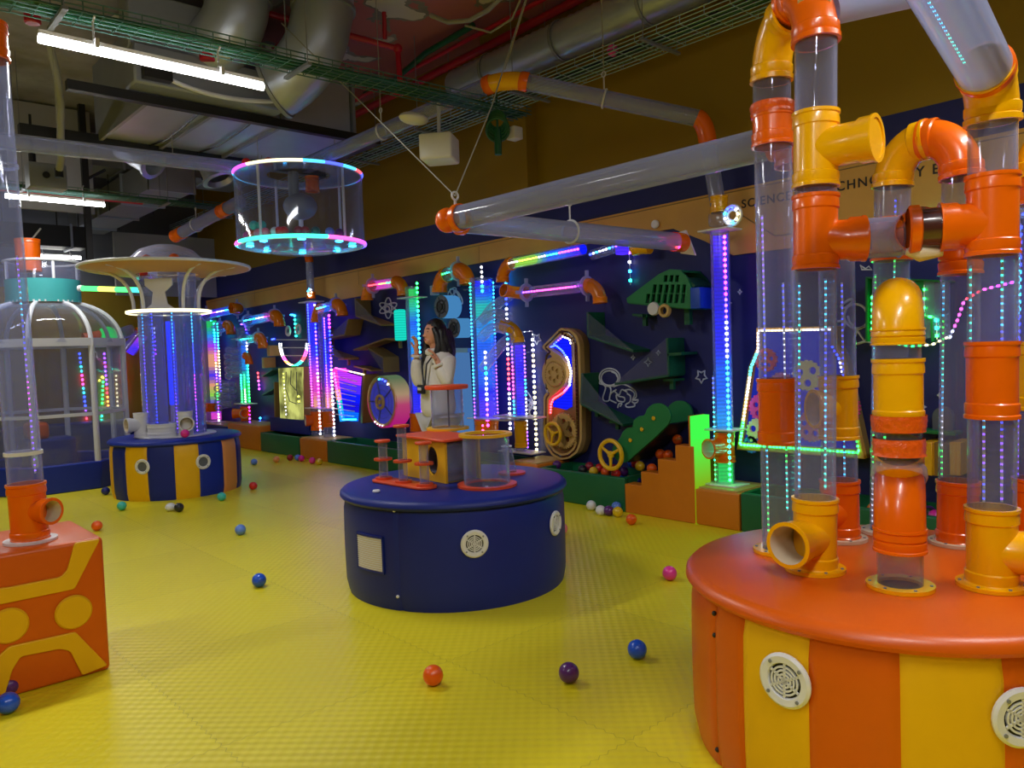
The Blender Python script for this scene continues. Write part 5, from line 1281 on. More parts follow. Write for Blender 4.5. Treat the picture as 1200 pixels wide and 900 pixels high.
for k, pts in enumerate(([(604, 341), (592, 350), (576, 362), (566, 376)], [(598, 388), (586, 384), (574, 386), (564, 396)], [(598, 396), (588, 404), (580, 414), (566, 432)], [(596, 372), (584, 368), (572, 370), (560, 380)])):
    g = G(); q = [wx(x, y, 5.02 - .03 * k) for x, y in pts]; c = []
    for i in range(len(q) - 1):
        for j in range(6):
            s = j / 6; p_ = q[max(i - 1, 0)]; n_ = q[min(i + 2, len(q) - 1)]; a_, b_ = q[i], q[i + 1]
            c.append(0.5 * ((2 * a_) + (b_ - p_) * s + (2 * p_ - 5 * a_ + 4 * b_ - n_) * s * s + (3 * a_ - p_ - 3 * b_ + n_) * s ** 3))
    c.append(q[-1]); g.path(c, .052, 14, caps=False); g.build('clear_hose', M['acrylic_hazy'], t)

# ---- lit tubes running along the wall with orange elbows and white cross brackets
def run(name_label, pa, pb, cols, r=.055, X=5.08, ea=None, eb=None, ra=True, rb=True, ecol='wall_orange', bright=1, strip=None):
    a, b = wx(pa[0], pa[1], X), wx(pb[0], pb[1], X); d = (b - a).normalized(); t = thing('lit_tube', name_label, 'light tube', (a + b) / 2, 'lit tubes along the wall')
    g = G(); g.shell(a, b, r, .004, 24); g.build('clear_tube', M['acrylic_led'], t)
    if bright: film(t, a, b, r - .012, cols)
    for q, on in ((a, ra), (b, rb)):
        if not on: continue
        g = G(); g.lathe(q - d * .012, d, [(r + .004, 0), (r + .032, 0), (r + .032, .024), (r + .004, .024), (r + .004, 0)], 24)
        for k in range(4):
            u = V((0, 0, 1)) if k % 2 == 0 else d.cross(V((0, 0, 1))); u = u * (1 if k < 2 else -1); g.box(q + u * (r + .05), (.02, .03, .06), (d, d.cross(u), u))
        g.build('cross_bracket', M['frost'], t)
    for q, e, s in ((a, ea, -1), (b, eb, 1)):
        if e is None: continue
        g = G(); q0 = q + d * (s * .015); q1 = q0 + d * (s * .13); elbow(g, q0, q1, q1 + V(e) * .15, r + .004, True); g.build('elbow', M[ecol], t)
    if strip: led_strip(t, a + V((-r - .0, 0, 0)), b + V((-r - .0, 0, 0)), strip, .036, .014)
    return t
dn, upv, inw = V((0, 0, -1)), V((0, 0, 1)), V((-1, 0, 0))
run('red and green lit tube between two orange elbows left of the woman', (437, 335), (464, 331), ['pink', 'pink', 'pink', 'green'], .065, ea=dn, eb=dn, rb=False, strip=['red', 'red', 'orange', 'green'])
run('blue lit tube between orange elbows right of the violet column', (376, 362), (394, 357), ['azure', 'cyan', 'azure'], .065, ea=dn, eb=dn, ra=False, strip=['cyan', 'cyan', 'blue'])
run('short green lit tube between two orange elbows above the grey discs', (524, 322), (537, 318), ['teal', 'green'], .075, ea=dn, eb=dn, ra=False, strip=['green', 'teal'])
run('bright yellow and white lit tube at the top between elbow and wall tube', (600, 309), (684, 292), ['lime', 'lime', 'azure', 'azure', 'blue'], .055, ea=dn, ra=False, rb=False, strip=['white', 'yellow', 'yellow', 'white', 'cyan', 'pink', 'pink'])
t = run('blue lit tube with white dots under the clear wall tube', (694, 299), (728, 288), ['blue', 'blue', 'violet'], .045, ra=False, rb=False, bright=0, strip=['blue', 'white', 'cyan', 'white', 'white', 'cyan', 'blue', 'violet'])
led_strip(t, wx(737, 291, 5.26), wx(739, 334, 5.26), ['violet', 'white', 'magenta', 'cyan', 'teal'], .045, .02)
g = G(); q = wx(729, 290, 5.1); g.rbox(q, (.09, .08, .12), .01); g.build('violet_block', M['film_violet'], t)
g = G(); q = wx(752, 291, 5.15); coupling(g, q - V((0, .08, 0)), q + V((0, .08, 0)), .05); g.build('coupling', M['amber'], t)
run('clear tube with pink dots between two orange elbows right of the wide column', (617, 343), (688, 335), ['violet', 'violet'], .055, ea=inw + upv * .2, eb=dn, bright=0, strip=['violet', 'pink', 'pink', 'pink', 'pink', 'magenta'])
run('cyan and pink lit tube ending in an orange elbow above the two white rings', (291, 376), (322, 370), ['azure', 'cyan', 'cyan', 'pink', 'violet'], .075, eb=dn, strip=['cyan', 'teal', 'white', 'pink'])
run('violet and cyan lit tube nearest the mushroom tower', (242, 369), (278, 362), ['violet', 'violet', 'azure', 'cyan'], .075, eb=inw, strip=['violet', 'violet', 'white', 'cyan'])
run('small green lit tube with an orange elbow above the clear coils', (287, 398), (303, 396), ['teal', 'teal'], .07, eb=dn, strip=['teal', 'teal'])
run('short clear tube with an orange sleeve below the violet lit tube', (258, 383), (266, 381), ['azure'], .07, eb=dn, rb=False)
# light strips standing free on the wall
for pts, cols, lab in (([(247, 374), (250, 398)], ['cyan', 'teal', 'cyan'], 'short cyan light strip above the rainbow column'),
                       ([(282, 380), (287, 380), (290, 396)], ['violet', 'violet', 'blue'], 'short violet light strip beside the orange sleeve'),
                       ([(340, 369), (345, 369), (347, 396)], ['cyan', 'teal', 'teal'], 'teal light strip above the two white rings'),
                       ([(318, 398), (322, 397)], ['blue', 'blue'], 'blue light dot strip left of the two white rings')):
    o = led_strip(None, [wx(x, y, 5.285) for x, y in pts], None, cols, .04, .022, True, 'light_strip'); put(o, lab, 'light strip')
# ================================================================== far wall behind the cage: strips seen through it
for pts, cols, lab in (([(93, 412), (103, 503)], ['blue', 'cyan', 'pink', 'cyan', 'blue', 'violet', 'red'], 'blue and red light strip seen through the cage left of its middle post'),
                       ([(115, 448), (121, 440), (119, 495)], ['yellow', 'green', 'green', 'teal'], 'green light strip seen through the cage right of its middle post'),
                       ([(122, 412), (127, 478)], ['violet', 'violet', 'violet', 'red', 'orange'], 'violet light strip seen through the cage'),
                       ([(127, 500), (130, 515)], ['yellow', 'orange'], 'small orange light strip low behind the cage'),
                       ([(142, 415), (148, 498)], ['pink', 'red', 'red', 'magenta', 'violet', 'violet'], 'red and violet light strip behind the right post of the cage'),
                       ([(128, 440), (136, 440), (138, 478)], ['warm', 'warm', 'warm'], 'thin warm light strip behind the cage')):
    o = led_strip(None, [wy(x, y, YF - .02) for x, y in pts], None, cols, .05, .028, True, 'light_strip'); put(o, lab, 'light strip')
t = thing('lit_tube', 'violet lit tube with an orange sleeve behind the right side of the cage', 'light tube', wy(158, 400, YF - .2), 'lit tubes along the far wall')
a, b = wy(150, 412, YF - .2), wy(166, 392, YF - .2); g = G(); g.shell(a, b, .12, .005, 20); g.build('clear_tube', M['acrylic_led'], t); film(t, a, b, .1, ['violet', 'magenta']); g = G(); coupling(g, b, b + (b - a).normalized() * .25, .13); g.build('coupling', M['orange'], t)
q = wy(163, 397, YF - .2); led_strip(t, q + V((.2, -.15, .2)), q + V((.2, -.15, -.3)), ['white', 'violet', 'magenta'], .05, .03)
t = thing('lit_tube', 'green lit fitting seen through the top of the cage dome', 'light tube', wy(126, 394, YF - .2), 'lit tubes along the far wall')
q = wy(126, 394, YF - .2); g = G(); g.ball(q, .16, 14, 8); g.build('lit_ball', M['film_green'], t); g = G(); coupling(g, q + V((-.35, 0, -.05)), q + V((-.1, 0, 0)), .1); g.build('coupling', M['orange'], t)
g = G(); g.shell(q + V((.1, 0, 0)), q + V((.4, 0, .1)), .1, .005, 18); g.build('clear_tube', M['acrylic_led'], t)
# low navy pads in front of the far wall
for x0, x1, lab in ((-1.5, .4, 'navy padded bench before the far wall at the left'), (.42, 2.2, 'navy padded bench before the far wall behind the cage'), (2.22, 4.0, 'navy padded bench before the far wall behind the striped drum')):
    g = G(); g.rbox(((x0 + x1) / 2, YF - .3, .22), (x1 - x0, .5, .44), .03); put(g.build('padded_bench', M['vinyl_navy']), lab, 'bench')
# ================================================================== lettering of the sign
def fit_letters(txt, xa, ya, xb, size, X, parent, mat):
    a, b = wx(xa, ya, X), wx(xb, ya, X); want = abs(a.y - b.y)
    o = letters(txt, a, size, mat, parent, 'lettering', 1.0); wdt = max(v.co.y for v in o.data.vertices) - min(v.co.y for v in o.data.vertices)
    bpy.data.objects.remove(o)
    n = len(txt) - 1; sp = 1.0
    for k in range(5):
        o = letters(txt, a, size, mat, parent, 'lettering', sp); wd = max(v.co.y for v in o.data.vertices) - min(v.co.y for v in o.data.vertices)
        if abs(wd - want) < .01 or k == 4: return o
        bpy.data.objects.remove(o); sp *= want / wd
    return o
sign = [o for o in bpy.data.objects if o.name == 'plywood_sign'][0]
fit_letters('SCIENCE  &  TECHNOLOGY EX', 869, 244, 1117, .088, XW - .024, sign, M['text'])

# ================================================================== wall toys
def board(g, p, q, depth=.2, th=.018, X=XW):
    """plank of given thickness standing out from the wall between two wall points"""
    p, q = V((X, p.y, p.z)), V((X, q.y, q.z)); d = (q - p); L = d.length; d.normalize(); n = V((1, 0, 0)).cross(d)
    g.box((p + q) / 2 - V((depth / 2 + .001, 0, 0)), (L, depth, th), (d, V((1, 0, 0)), n))
def ramp(label, segs, mat, depth=.2, side=True, pegs=(), th=.02, group=None):
    X = XW - depth * .5
    P = [[wx(x, y, X) for x, y in s] for s in segs]; c = P[0][0]; t = thing('ball_ramp', label, 'ramp', (XW - depth / 2, c.y, c.z), group)
    for s in P:
        g = G()
        for a, b in zip(s, s[1:]): board(g, a, b, depth, th)
        g.build('plank', M[mat], t)
    if side:
        for s in P:
            if len(s) >= 3:
                g = G(); q = [V((XW - depth - .004, v.y, v.z)) for v in s]; g.prism(q, (-1, 0, 0), .004); g.build('clear_side', M['acrylic'], t)
    for x, y0, y1 in pegs:
        a, b = wx(x, y0, X), wx(x, y1, X); g = G(); g.box(V((X, a.y, (a.z + b.z) / 2)), (.03, .035, abs(a.z - b.z))); g.box(V((X + .02, a.y, a.z)), (depth * .7, .1, .02)); g.build('bracket', M[mat], t)
    return t
GR = 'green ball ramps on the wall'; WR = 'wooden ball ramps on the wall'
ramp('green ball ramp with a tall left end below the arched green bridge', [[(698, 366), (699, 394), (752, 411)]], 'green_dark', .22, True, (), .022, GR)
ramp('green ball ramp with a tall right end above the floating astronaut', [[(791, 396), (793, 439), (730, 449)], [(791, 415), (808, 414)]], 'green_dark', .22, True, ((788, 445, 456),), .022, GR)
ramp('green ball ramp with a tall left end beside the lower left of the astronaut', [[(692, 437), (690, 472), (740, 497)]], 'green_dark', .22, True, ((700, 480, 488), (724, 494, 503)), .022, GR)
ramp('small green bracket under the left wheel end of the arched bridge', [[(748, 369), (760, 370)]], 'green_dark', .16, False, ((756, 370, 382),), .02, GR)
ramp('olive ramp with an upright right end below the blue lit tube', [[(390, 397), (413, 392), (417, 374)]], 'wood_dark', .22, True, (), .02, WR)
ramp('olive ramp with an upright left end right of the violet column', [[(382, 384), (383, 410), (412, 420)]], 'wood_dark', .22, True, (), .02, WR)
ramp('olive ramp rising to the right above the spinning disc', [[(422, 410), (460, 397), (470, 398)]], 'wood_dark', .2, False, ((469, 398, 408),), .02, WR)
ramp('olive ramp dropping onto the spinning disc', [[(440, 408), (458, 419), (459, 436)]], 'wood_dark', .22, True, (), .02, WR)
ramp('olive ramp below the red lit tube', [[(425, 350), (426, 370), (456, 381)]], 'wood_dark', .22, True, (), .02, WR)
ramp('small olive shelf peg above the tapered light panel', [[(401, 421), (416, 421)]], 'wood_dark', .12, False, ((408.5, 421, 428),), .016, WR)
ramp('olive ledge just above the right corner of the tapered light panel', [[(421, 429), (442, 434)]], 'wood_dark', .16, False, ((427, 430, 439),), .018, WR)
for k, (x, y, x2, y2) in enumerate(((318, 405, 325, 416), (314, 418, 322, 430))):
    pass
t = thing('ball_ramp', 'zigzag of pale wood blocks left of the hanging light bowl', 'ramp', wx(320, 415, 5.2), WR)
for x, y, h in ((321, 411, .16), (315, 425, .16)):
    g = G(); q = wx(x, y, 5.2); g.rbox(q, (.18, .1, h), .005); g.build('block', M['wood'], t)
g = G(); board(g, wx(311, 441, 5.2), wx(324, 433, 5.2), .16); board(g, wx(311, 463, 5.2), wx(324, 456, 5.2), .16); g.build('plank', M['green_dark'], t)
# arched green bridge
cx = lambda x, y: (690 + x / 6.43, 300 + y / 6.43)
t = thing('toy_bridge', 'green arched lattice bridge with a blue end block on the navy wall', 'toy', wx(780, 350, 5.2))
out = [wx(*cx(x, y), 5.02) for x, y in ((285, 318), (290, 352), (740, 396), (775, 395), (772, 240), (740, 160), (690, 112), (600, 106), (520, 142), (400, 232))]
holes = []
for r0, r1, xs in (((145, 195), 0, (575, 618, 660)), ((215, 280), 0, (490, 535, 580, 625, 668, 712)), ((285, 355), 0, (440, 480, 523, 568, 612, 657, 705))):
    for x in xs: holes.append([wx(*cx(x + sx * 14 + (r0[1] - yy) * .12, yy), 5.02) for sx, yy in ((-1, r0[1]), (1, r0[1]), (1, r0[0]), (-1, r0[0]))])
g = G(); g.prism(out, (1, 0, 0), .02, holes); g.build('front_lattice', M['green_paint'], t)
g = G(); g.prism([V((XW - .012, p.y, p.z)) for p in out], (1, 0, 0), .01); g.build('back_panel', M['green_dark'], t)
g = G()
for a, b in ((out[0], out[9]), (out[9], out[8]), (out[8], out[7]), (out[7], out[6]), (out[1], out[2])): board(g, a, b, .26, .016)
g.build('deck', M['green_paint'], t)
g = G(); a, b = wx(*cx(765, 400), 5.0), wx(*cx(835, 232), 5.0); g.rbox(V((5.14, (a.y + b.y) / 2, (a.z + b.z) / 2)), (.28, abs(a.y - b.y), abs(a.z - b.z)), .008); o = g.build('end_block', P('blue_block', (20, 70, 190), .45), t); o['label'] = 'blue end block'
g = G(); board(g, wx(*cx(760, 170), 5.1), wx(*cx(832, 232), 5.1), .26, .02); q = wx(*cx(750, 450), 5.15); g.box(q, (.04, .05, .14)); g.build('brace', M['green_dark'], t)
for x, y, mm in ((500, 398, 'white_metal'), (582, 412, 'wood')):
    g = G(); q = wx(*cx(x, y), 5.04); g.lathe(q, (-1, 0, 0), [(.0001 if mm == 'white_metal' else .03, 0), (.052, 0), (.056, .02), (.05, .035), (.0001 if mm == 'white_metal' else .03, .035)], 24); g.build('roller', M[mm], t)
# gears
def gear(g, c, R, n, th, nrm=V((-1, 0, 0)), tooth=.1, holes=0, hr=.2, hub=.0):
    a, b, d = basis(nrm); P_ = []
    for k in range(n * 4):
        ang_ = 2 * PI * k / (n * 4); r = R * (1 + tooth) if k % 4 in (1, 2) else R; P_.append(c + (a * math.cos(ang_) + b * math.sin(ang_)) * r)
    H = []
    for k in range(holes): q = c + (a * math.cos(2 * PI * k / holes + .4) + b * math.sin(2 * PI * k / holes + .4)) * R * .55; H.append([q + (a * math.cos(2 * PI * j / 12) + b * math.sin(2 * PI * j / 12)) * R * hr for j in range(12)])
    g.prism(P_, d, th, H if H else None)
    if hub: g.disc(c, d, R * hub, th * 1.4, 16)
def hand_wheel(parent, c, R, mat='wheel_yellow', nrm=V((-1, 0, 0)), tilt=.3, rr=.16):
    a, b, d = basis(nrm); g = G(); g.torus(c, d, R, R * rr, 32, 8)
    for k in range(3):
        u = a * math.cos(tilt + 2 * PI * k / 3) + b * math.sin(tilt + 2 * PI * k / 3); g.path([c, c + u * R], [R * .14, R * .09], 8)
    g.disc(c - d * R * .1, d, R * .26, R * .2, 18, R * .04); return g.build('hand_wheel', M[mat], parent)
# gear race panel
cg_ = lambda x, y: (580 + x / 3, 260 + y / 3)
XG = 5.16
t = thing('gear_race', 'wooden gear race panel with a yellow hand wheel and lit curve on the navy wall', 'toy', wx(660, 460, 5.2))
outl = [(163, 440), (230, 372), (262, 377), (288, 398), (298, 430), (304, 640), (305, 770), (290, 812), (262, 832), (232, 838), (200, 822), (176, 785), (170, 740), (170, 612), (190, 590), (172, 572), (164, 540), (168, 505), (183, 482), (203, 474), (188, 462)]
PO = smooth_poly([wx(*cg_(x, y), XG) for x, y in outl], .03, 3)
inn_ = [(184, 440), (233, 396), (258, 400), (270, 416), (278, 440), (284, 640), (285, 765), (274, 795), (255, 812), (234, 816), (210, 802), (194, 775), (188, 740), (189, 622), (215, 602), (242, 580), (256, 540), (250, 500), (232, 472)]
PI_ = smooth_poly([wx(*cg_(x, y), XG) for x, y in inn_], .02, 3)
g = G(); g.prism(PO, (1, 0, 0), .06, [PI_]); g.build('frame', M['wood'], t, bevel=.004)
g = G(); g.prism([p + V((.062, 0, 0)) for p in PO], (1, 0, 0), .07); g.build('back_board', M['wood_dark'], t)
lit = [(197, 440), (235, 408), (256, 414), (266, 440), (270, 650), (250, 660), (205, 650), (205, 632), (232, 615), (258, 590), (270, 545), (262, 495), (240, 462), (214, 446)]
g = G(); g.prism([wx(*cg_(x, y), XG + .05) for x, y in lit], (1, 0, 0), .008); g.build('lit_window', M['film_blue'], t)
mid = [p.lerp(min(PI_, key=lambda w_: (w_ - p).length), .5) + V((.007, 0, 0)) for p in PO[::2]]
g = G(); g.path(mid, .013, 6, closed=True); g.build('track_groove', M['brown_band'], t)  # raised dark bead; the shade of a groove is put into its colour
trk = [(278, 436), (284, 500), (287, 600), (290, 700), (290, 770)]
g = G()
for k in range(26): s = k / 25; q = wx(*cg_(283 + 8 * s, 425 + 350 * s), XG - .001); g.box(q, (.006, .022, .035))
for k in range(6): q = wx(*cg_(228 + 10 * k, 388 + 4 * k + k * k * .4), XG - .001); g.box(q, (.006, .03, .02))
g.build('ball_slot', M['brown_band'], t)  # dark blocks on the frame face, coloured for the shade inside slots
cv = [(195, 440), (214, 434), (236, 452), (256, 482), (268, 530), (262, 575), (240, 600), (205, 622), (197, 640), (195, 675)]
led_strip(t, [wx(*cg_(x, y), XG - .008) for x, y in cv], None, ['blue', 'blue', 'blue', 'white', 'white', 'white', 'white', 'violet', 'red', 'red', 'red', 'red'], .026, .015)
led_strip(t, [wx(*cg_(x, y), XG - .008) for x, y in [(205, 432), (238, 404), (262, 412), (268, 432)]], None, ['blue', 'violet', 'white', 'white'], .03, .012)
c = wx(*cg_(207, 537), XG - .02); g = G(); gear(g, c, .105, 28, .03, V((1, 0, 0)), .1, 6, .2); g.build('gear_wheel', M['wood'], t)
g = G(); g.disc(c + V((.028, 0, 0)), (1, 0, 0), .128, .006, 32); g.build('gear_recess', M['brown_band'], t)
g = G(); g.ring(c + V((.012, 0, 0)), (1, 0, 0), .128, .15, .03, 32); g.build('gear_housing', M['wood'], t)
c = wx(*cg_(240, 735), XG - .015); g = G(); gear(g, c, .155, 34, .02, V((1, 0, 0)), .09, 5, .2); o = g.build('gear_wheel', M['wood'], t)
g = G(); g.prism([c + V((-.03, math.cos(a_) * rr, math.sin(a_) * rr)) for a_, rr in [(2 * PI * k / 24, .1 + .04 * math.sin(6 * PI * k / 12)) for k in range(24)]], (1, 0, 0), .012); g.build('cam_plate', M['wood_dark'], t)
hand_wheel(t, wx(*cg_(203, 745), XG - .09), .10); q = wx(*cg_(203, 745), XG - .09); g = G(); g.cyl(q, V((XG + .06, q.y, q.z)), .016, 10); g.build('axle', M['steel'], t)
# green ball lift
cl_ = lambda x, y: (620 + x / 4.286, 440 + y / 4.286)
t = thing('ball_lift', 'green slanted ball lift with scalloped top and yellow hand wheel above the steps', 'toy', wx(765, 520, 5.1))
X1, X2 = 4.93, 5.22
def scallop(X): 
    pts = [(420, 352), (455, 316), (468, 285), (492, 262), (520, 262), (522, 228), (548, 204), (580, 202), (592, 165), (625, 140), (665, 140), (700, 165), (714, 205), (700, 245), (640, 305), (560, 375), (490, 436), (462, 440), (432, 420), (416, 385)]
    return [wx(*cl_(x, y), X) for x, y in pts]
F_ = smooth_poly(scallop(X1), .05, 3); g = G(); g.prism(F_, (1, 0, 0), .02); g.build('front_plate', M['green_paint'], t, bevel=.003)
g = G(); g.prism([V((X2, p.y, p.z)) for p in F_], (1, 0, 0), .02); g.build('back_plate', M['green_paint'], t)
g = G(); lo_ = [scallop(X1)[i] for i in (13, 14, 15, 16)]
for a, b in zip(lo_, lo_[1:]): d = b - a; a2 = V((XW - .07, a.y, a.z)); b2 = V((XW - .07, b.y, b.z)); board(g, a2, b2, X2 - X1 - .02, .012, X2 - .001)
g.build('belt', M['black'], t)
g = G()
for x, y in ((510, 325), (568, 270), (627, 215)): q = wx(*cl_(x, y), X1 - .002); g.disc(q, (-1, 0, 0), .017, .012, 16, .004)
g.build('bolt', M['wheel_yellow'], t)
q = wx(*cl_(410, 398), X1 - .05); hand_wheel(t, q, .118, tilt=.5); g = G(); g.cyl(q, V((X2, q.y, q.z)), .016, 10); g.build('axle', M['steel'], t)
g = G()
for x, y in ((500, 330), (600, 230)): q = wx(*cl_(x, y), X2); g.box(V((XW - .03, q.y, q.z)), (.06, .05, .05))
g.build('wall_bracket', M['green_dark'], t)
# flask shaped gear board at the right
t = thing('gear_board', 'flask shaped light board with coloured gears behind the left orange pipes', 'toy', wx(940, 470, 5.2))
fo = [(886, 384), (886, 408), (877, 430), (863, 527), (1013, 538), (988, 420), (978, 402), (978, 382)]; XF = 5.17
PO = [wx(x, y, XF) for x, y in fo]; ce = V((0, 0, 0))
for p in PO: ce += p / len(PO)
IN = [ce + (p - ce) * .90 for p in PO]
g = G(); g.prism(PO, (1, 0, 0), .05, [IN]); g.build('frame', M['ply'], t, bevel=.004)
g = G(); g.prism([p + V((.05, 0, 0)) for p in PO], (1, 0, 0), .07); g.build('back_board', M['wood_dark'], t)
g = G(); g.prism([p + V((.04, 0, 0)) for p in IN], (1, 0, 0), .008); g.build('lit_window', M['film_azure'] if False else E('gear_board_light', (44, 60, 210), .45), t)
IS = [ce + (p - ce) * .93 + V((-.004, 0, 0)) for p in PO]
led_strip(t, [IS[7], IS[0], IS[1], IS[2], IS[3]], None, ['white', 'warm', 'warm', 'white', 'cyan', 'white', 'warm', 'green'], .026, .015)
led_strip(t, [IS[3], IS[4]], None, ['green', 'green', 'green', 'green'], .026, .015); led_strip(t, [IS[4], IS[5], IS[6]], None, ['green', 'warm', 'white', 'pink', 'white', 'blue'], .03, .012)
for x, y, R, n, col in ((893, 478, .10, 22, 'pink_gear'), (889, 506, .095, 20, 'cream_gear'), (897, 422, .08, 16, 'red_gear'), (915, 452, .09, 18, 'rose_gear'), (985, 478, .12, 30, 'pink_gear'), (945, 440, .10, 18, 'cream_gear'), (880, 521, .06, 14, 'blue_gear'), (950, 500, .1, 20, 'rose_gear')):
    cc_ = dict(pink_gear=(226, 60, 150), cream_gear=(226, 214, 160), red_gear=(220, 60, 60), rose_gear=(214, 130, 160), blue_gear=(40, 110, 220))[col]
    if col not in M: M[col] = P(col, cc_, .4)
    g = G(); gear(g, wx(x, y, XF + .004), R, n, .022, V((1, 0, 0)), .1, 5 if col != 'cream_gear' else 3, .2 if col != 'cream_gear' else .27); o = g.build('gear_wheel', M[col], t); o['label'] = col.replace('_', ' ')
# green lit shelf box at the right
t = thing('light_maze', 'green lit clear shelf maze on the wall between the right-hand pipes', 'toy', wx(1085, 370, 5.2))
g = G(); q = [wx(x, y, 5.12) for x, y in ((1022, 326), (1113, 330), (1113, 395), (1022, 400))]; g.prism(q, (1, 0, 0), .006); g.build('clear_front', M['acrylic_hazy'], t)
g = G(); board(g, wx(1022, 326, 5.2), wx(1113, 330, 5.2), .2, .01); board(g, wx(1023, 326, 5.2), wx(1023, 400, 5.2), .2, .014); board(g, wx(1083, 330, 5.2), wx(1083, 368, 5.2), .18, .05); board(g, wx(1075, 368, 5.2), wx(1097, 374, 5.2), .18, .012); board(g, wx(1097, 374, 5.2), wx(1098, 400, 5.2), .18, .012); g.build('partition', P('green_acrylic_board', (10, 110, 50), .3), t)
led_strip(t, [wx(x, y, 5.1) for x, y in ((1022, 345), (1022, 398), (1066, 406), (1092, 404), (1113, 394))], None, ['green', 'green', 'green', 'green', 'warm'], .04, .014)
led_strip(t, [wx(x, y, 5.1) for x, y in ((1076, 368), (1097, 373), (1098, 398))], None, ['green', 'green', 'teal', 'green'], .035, .016)
led_strip(t, [wx(x, y, 5.1) for x, y in ((1083, 366), (1083, 334))], None, ['green', 'green'], .05, .012)
led_strip(t, [wx(x, y, 5.12) for x, y in ((1112, 398), (1122, 375), (1130, 352), (1150, 340), (1190, 330))], None, ['white', 'pink', 'pink', 'red', 'pink', 'magenta'], .035, .014)
# blue lit clear panel on the right under the sign
t = thing('light_arch', 'blue lit clear frame under the sign at the right end of the wall', 'light', wx(1150, 320, 5.2))
g = G(); q = [wx(x, y, 5.16) for x, y in ((1068, 262), (1240, 238), (1240, 420), (1150, 420))]; g.prism(q[:2] + [wx(1240, 250, 5.16), wx(1068, 272, 5.16)], (1, 0, 0), .05); g.build('clear_bar', M['acrylic_led'], t)
led_strip(t, [wx(1068, 268, 5.15), wx(1240, 246, 5.15)], None, ['teal', 'cyan', 'cyan', 'blue'], .036, .014)
for x, c_ in ((1196, ['blue', 'cyan', 'blue', 'violet']), (1210, ['cyan', 'blue', 'blue'])): led_strip(t, wx(x, 262, 5.16), wx(x - 4, 470, 5.16), c_, .036, .018)
# little yellow house frame and grey arch between the pipes
t = thing('wall_game', 'dark board with two yellow side boards low on the wall between the right-hand pipes', 'toy', wx(1100, 540, 5.2))
g = G(); a, b = wx(1086, 557, 5.1), wx(1116, 520, 5.1); g.box(V((5.2, (a.y + b.y) / 2, (a.z + b.z) / 2)), (.18, abs(a.y - b.y), abs(a.z - b.z))); g.build('back_board', M['wood_dark'], t)
g = G()
for x in (1087, 1120, 1027): a, b = wx(x, 557, 5.08), wx(x, 518, 5.08); g.rbox(V((5.18, a.y, (a.z + b.z) / 2)), (.22, .06, abs(a.z - b.z)), .004, n=1)
g.build('side_board', M['toy_yellow'], t)
t = thing('wall_game', 'grey arch on a green ledge low on the wall between the right-hand pipes', 'toy', wx(1100, 490, 5.2))
g = G(); a, b = wx(1090, 504, 5.2), wx(1114, 504, 5.2); wd_ = abs(a.y - b.y); cy = (a.y + b.y) / 2; q = [V((5.24, cy - wd_ / 2, a.z)), V((5.24, cy + wd_ / 2, a.z))] + [V((5.24, cy + wd_ / 2 * math.cos(k * PI / 14), a.z + .08 + wd_ * .55 * math.sin(k * PI / 14))) for k in range(15)]; g.prism(q, (1, 0, 0), .05); g.build('arch', M['grey'], t)
g = G(); board(g, wx(1072, 504, 5.2), wx(1122, 508, 5.2), .14, .02); g.build('ledge', M['green_paint'], t)
# spinning disc
t = thing('spinning_disc', 'blue lit spinning disc with a yellow hub and pink to cream lit rim', 'toy', wx(450, 471, 5.1))
c = wx(447, 471, 4.98); R = .31; dx = .22
g = G(); g.lathe(c, (1, 0, 0), [(R - .02, 0), (R, 0), (R, dx), (R - .02, dx)], 56)
mt, nt, out_ = newmat('lit_disc_rim'); e = nt.nodes.new('ShaderNodeEmission'); ge = nt.nodes.new('ShaderNodeNewGeometry'); sp = nt.nodes.new('ShaderNodeSeparateXYZ'); nt.links.new(ge.outputs['Position'], sp.inputs[0])
mr = nt.nodes.new('ShaderNodeMapRange'); mr.inputs[1].default_value = c.z - R; mr.inputs[2].default_value = c.z + R; nt.links.new(sp.outputs[2], mr.inputs[0]); cr = nt.nodes.new('ShaderNodeValToRGB'); nt.links.new(mr.outputs[0], cr.inputs[0])
el = cr.color_ramp.elements; el[0].position = .1; el[0].color = srgb(230, 40, 160); el[1].position = .95; el[1].color = srgb(120, 150, 110); k_ = el.new(.45); k_.color = srgb(240, 90, 150); k_ = el.new(.65); k_.color = srgb(225, 190, 150)
nt.links.new(cr.outputs[0], e.inputs[0]); e.inputs[1].default_value = .45; nt.links.new(e.outputs[0], out_.inputs[0]); g.build('lit_rim', mt, t)
g = G(); g.disc(c + V((.03, 0, 0)), (1, 0, 0), R - .02, .01, 48); g.build('lit_back', E('disc_light', (24, 34, 225), .5), t)
g = G(); g.ring(c, (1, 0, 0), R - .05, R, .012, 56); g.build('rim_ring', M['wood'], t)
g = G(); g.disc(c + V((.01, 0, 0)), (1, 0, 0), R - .03, .004, 48); g.build('clear_cover', M['acrylic_hazy'], t)
g = G(); g.torus(c + V((-.02, 0, 0)), (1, 0, 0), .075, .02, 28, 8); g.disc(c + V((-.03, 0, 0)), (1, 0, 0), .03, .04, 18); g.build('hub', M['wood'], t)
g = G()
for k in range(5): u = V((0, math.cos(k * 2 * PI / 5), math.sin(k * 2 * PI / 5))); g.path([c + V((.0, 0, 0)) + u * .09, c + u * (R - .05)], .008, 6)
for rr in (.14, .2): g.torus(c + V((.012, 0, 0)), (1, 0, 0), rr, .004, 32, 4)
g.build('spoke', M['grey'], t)
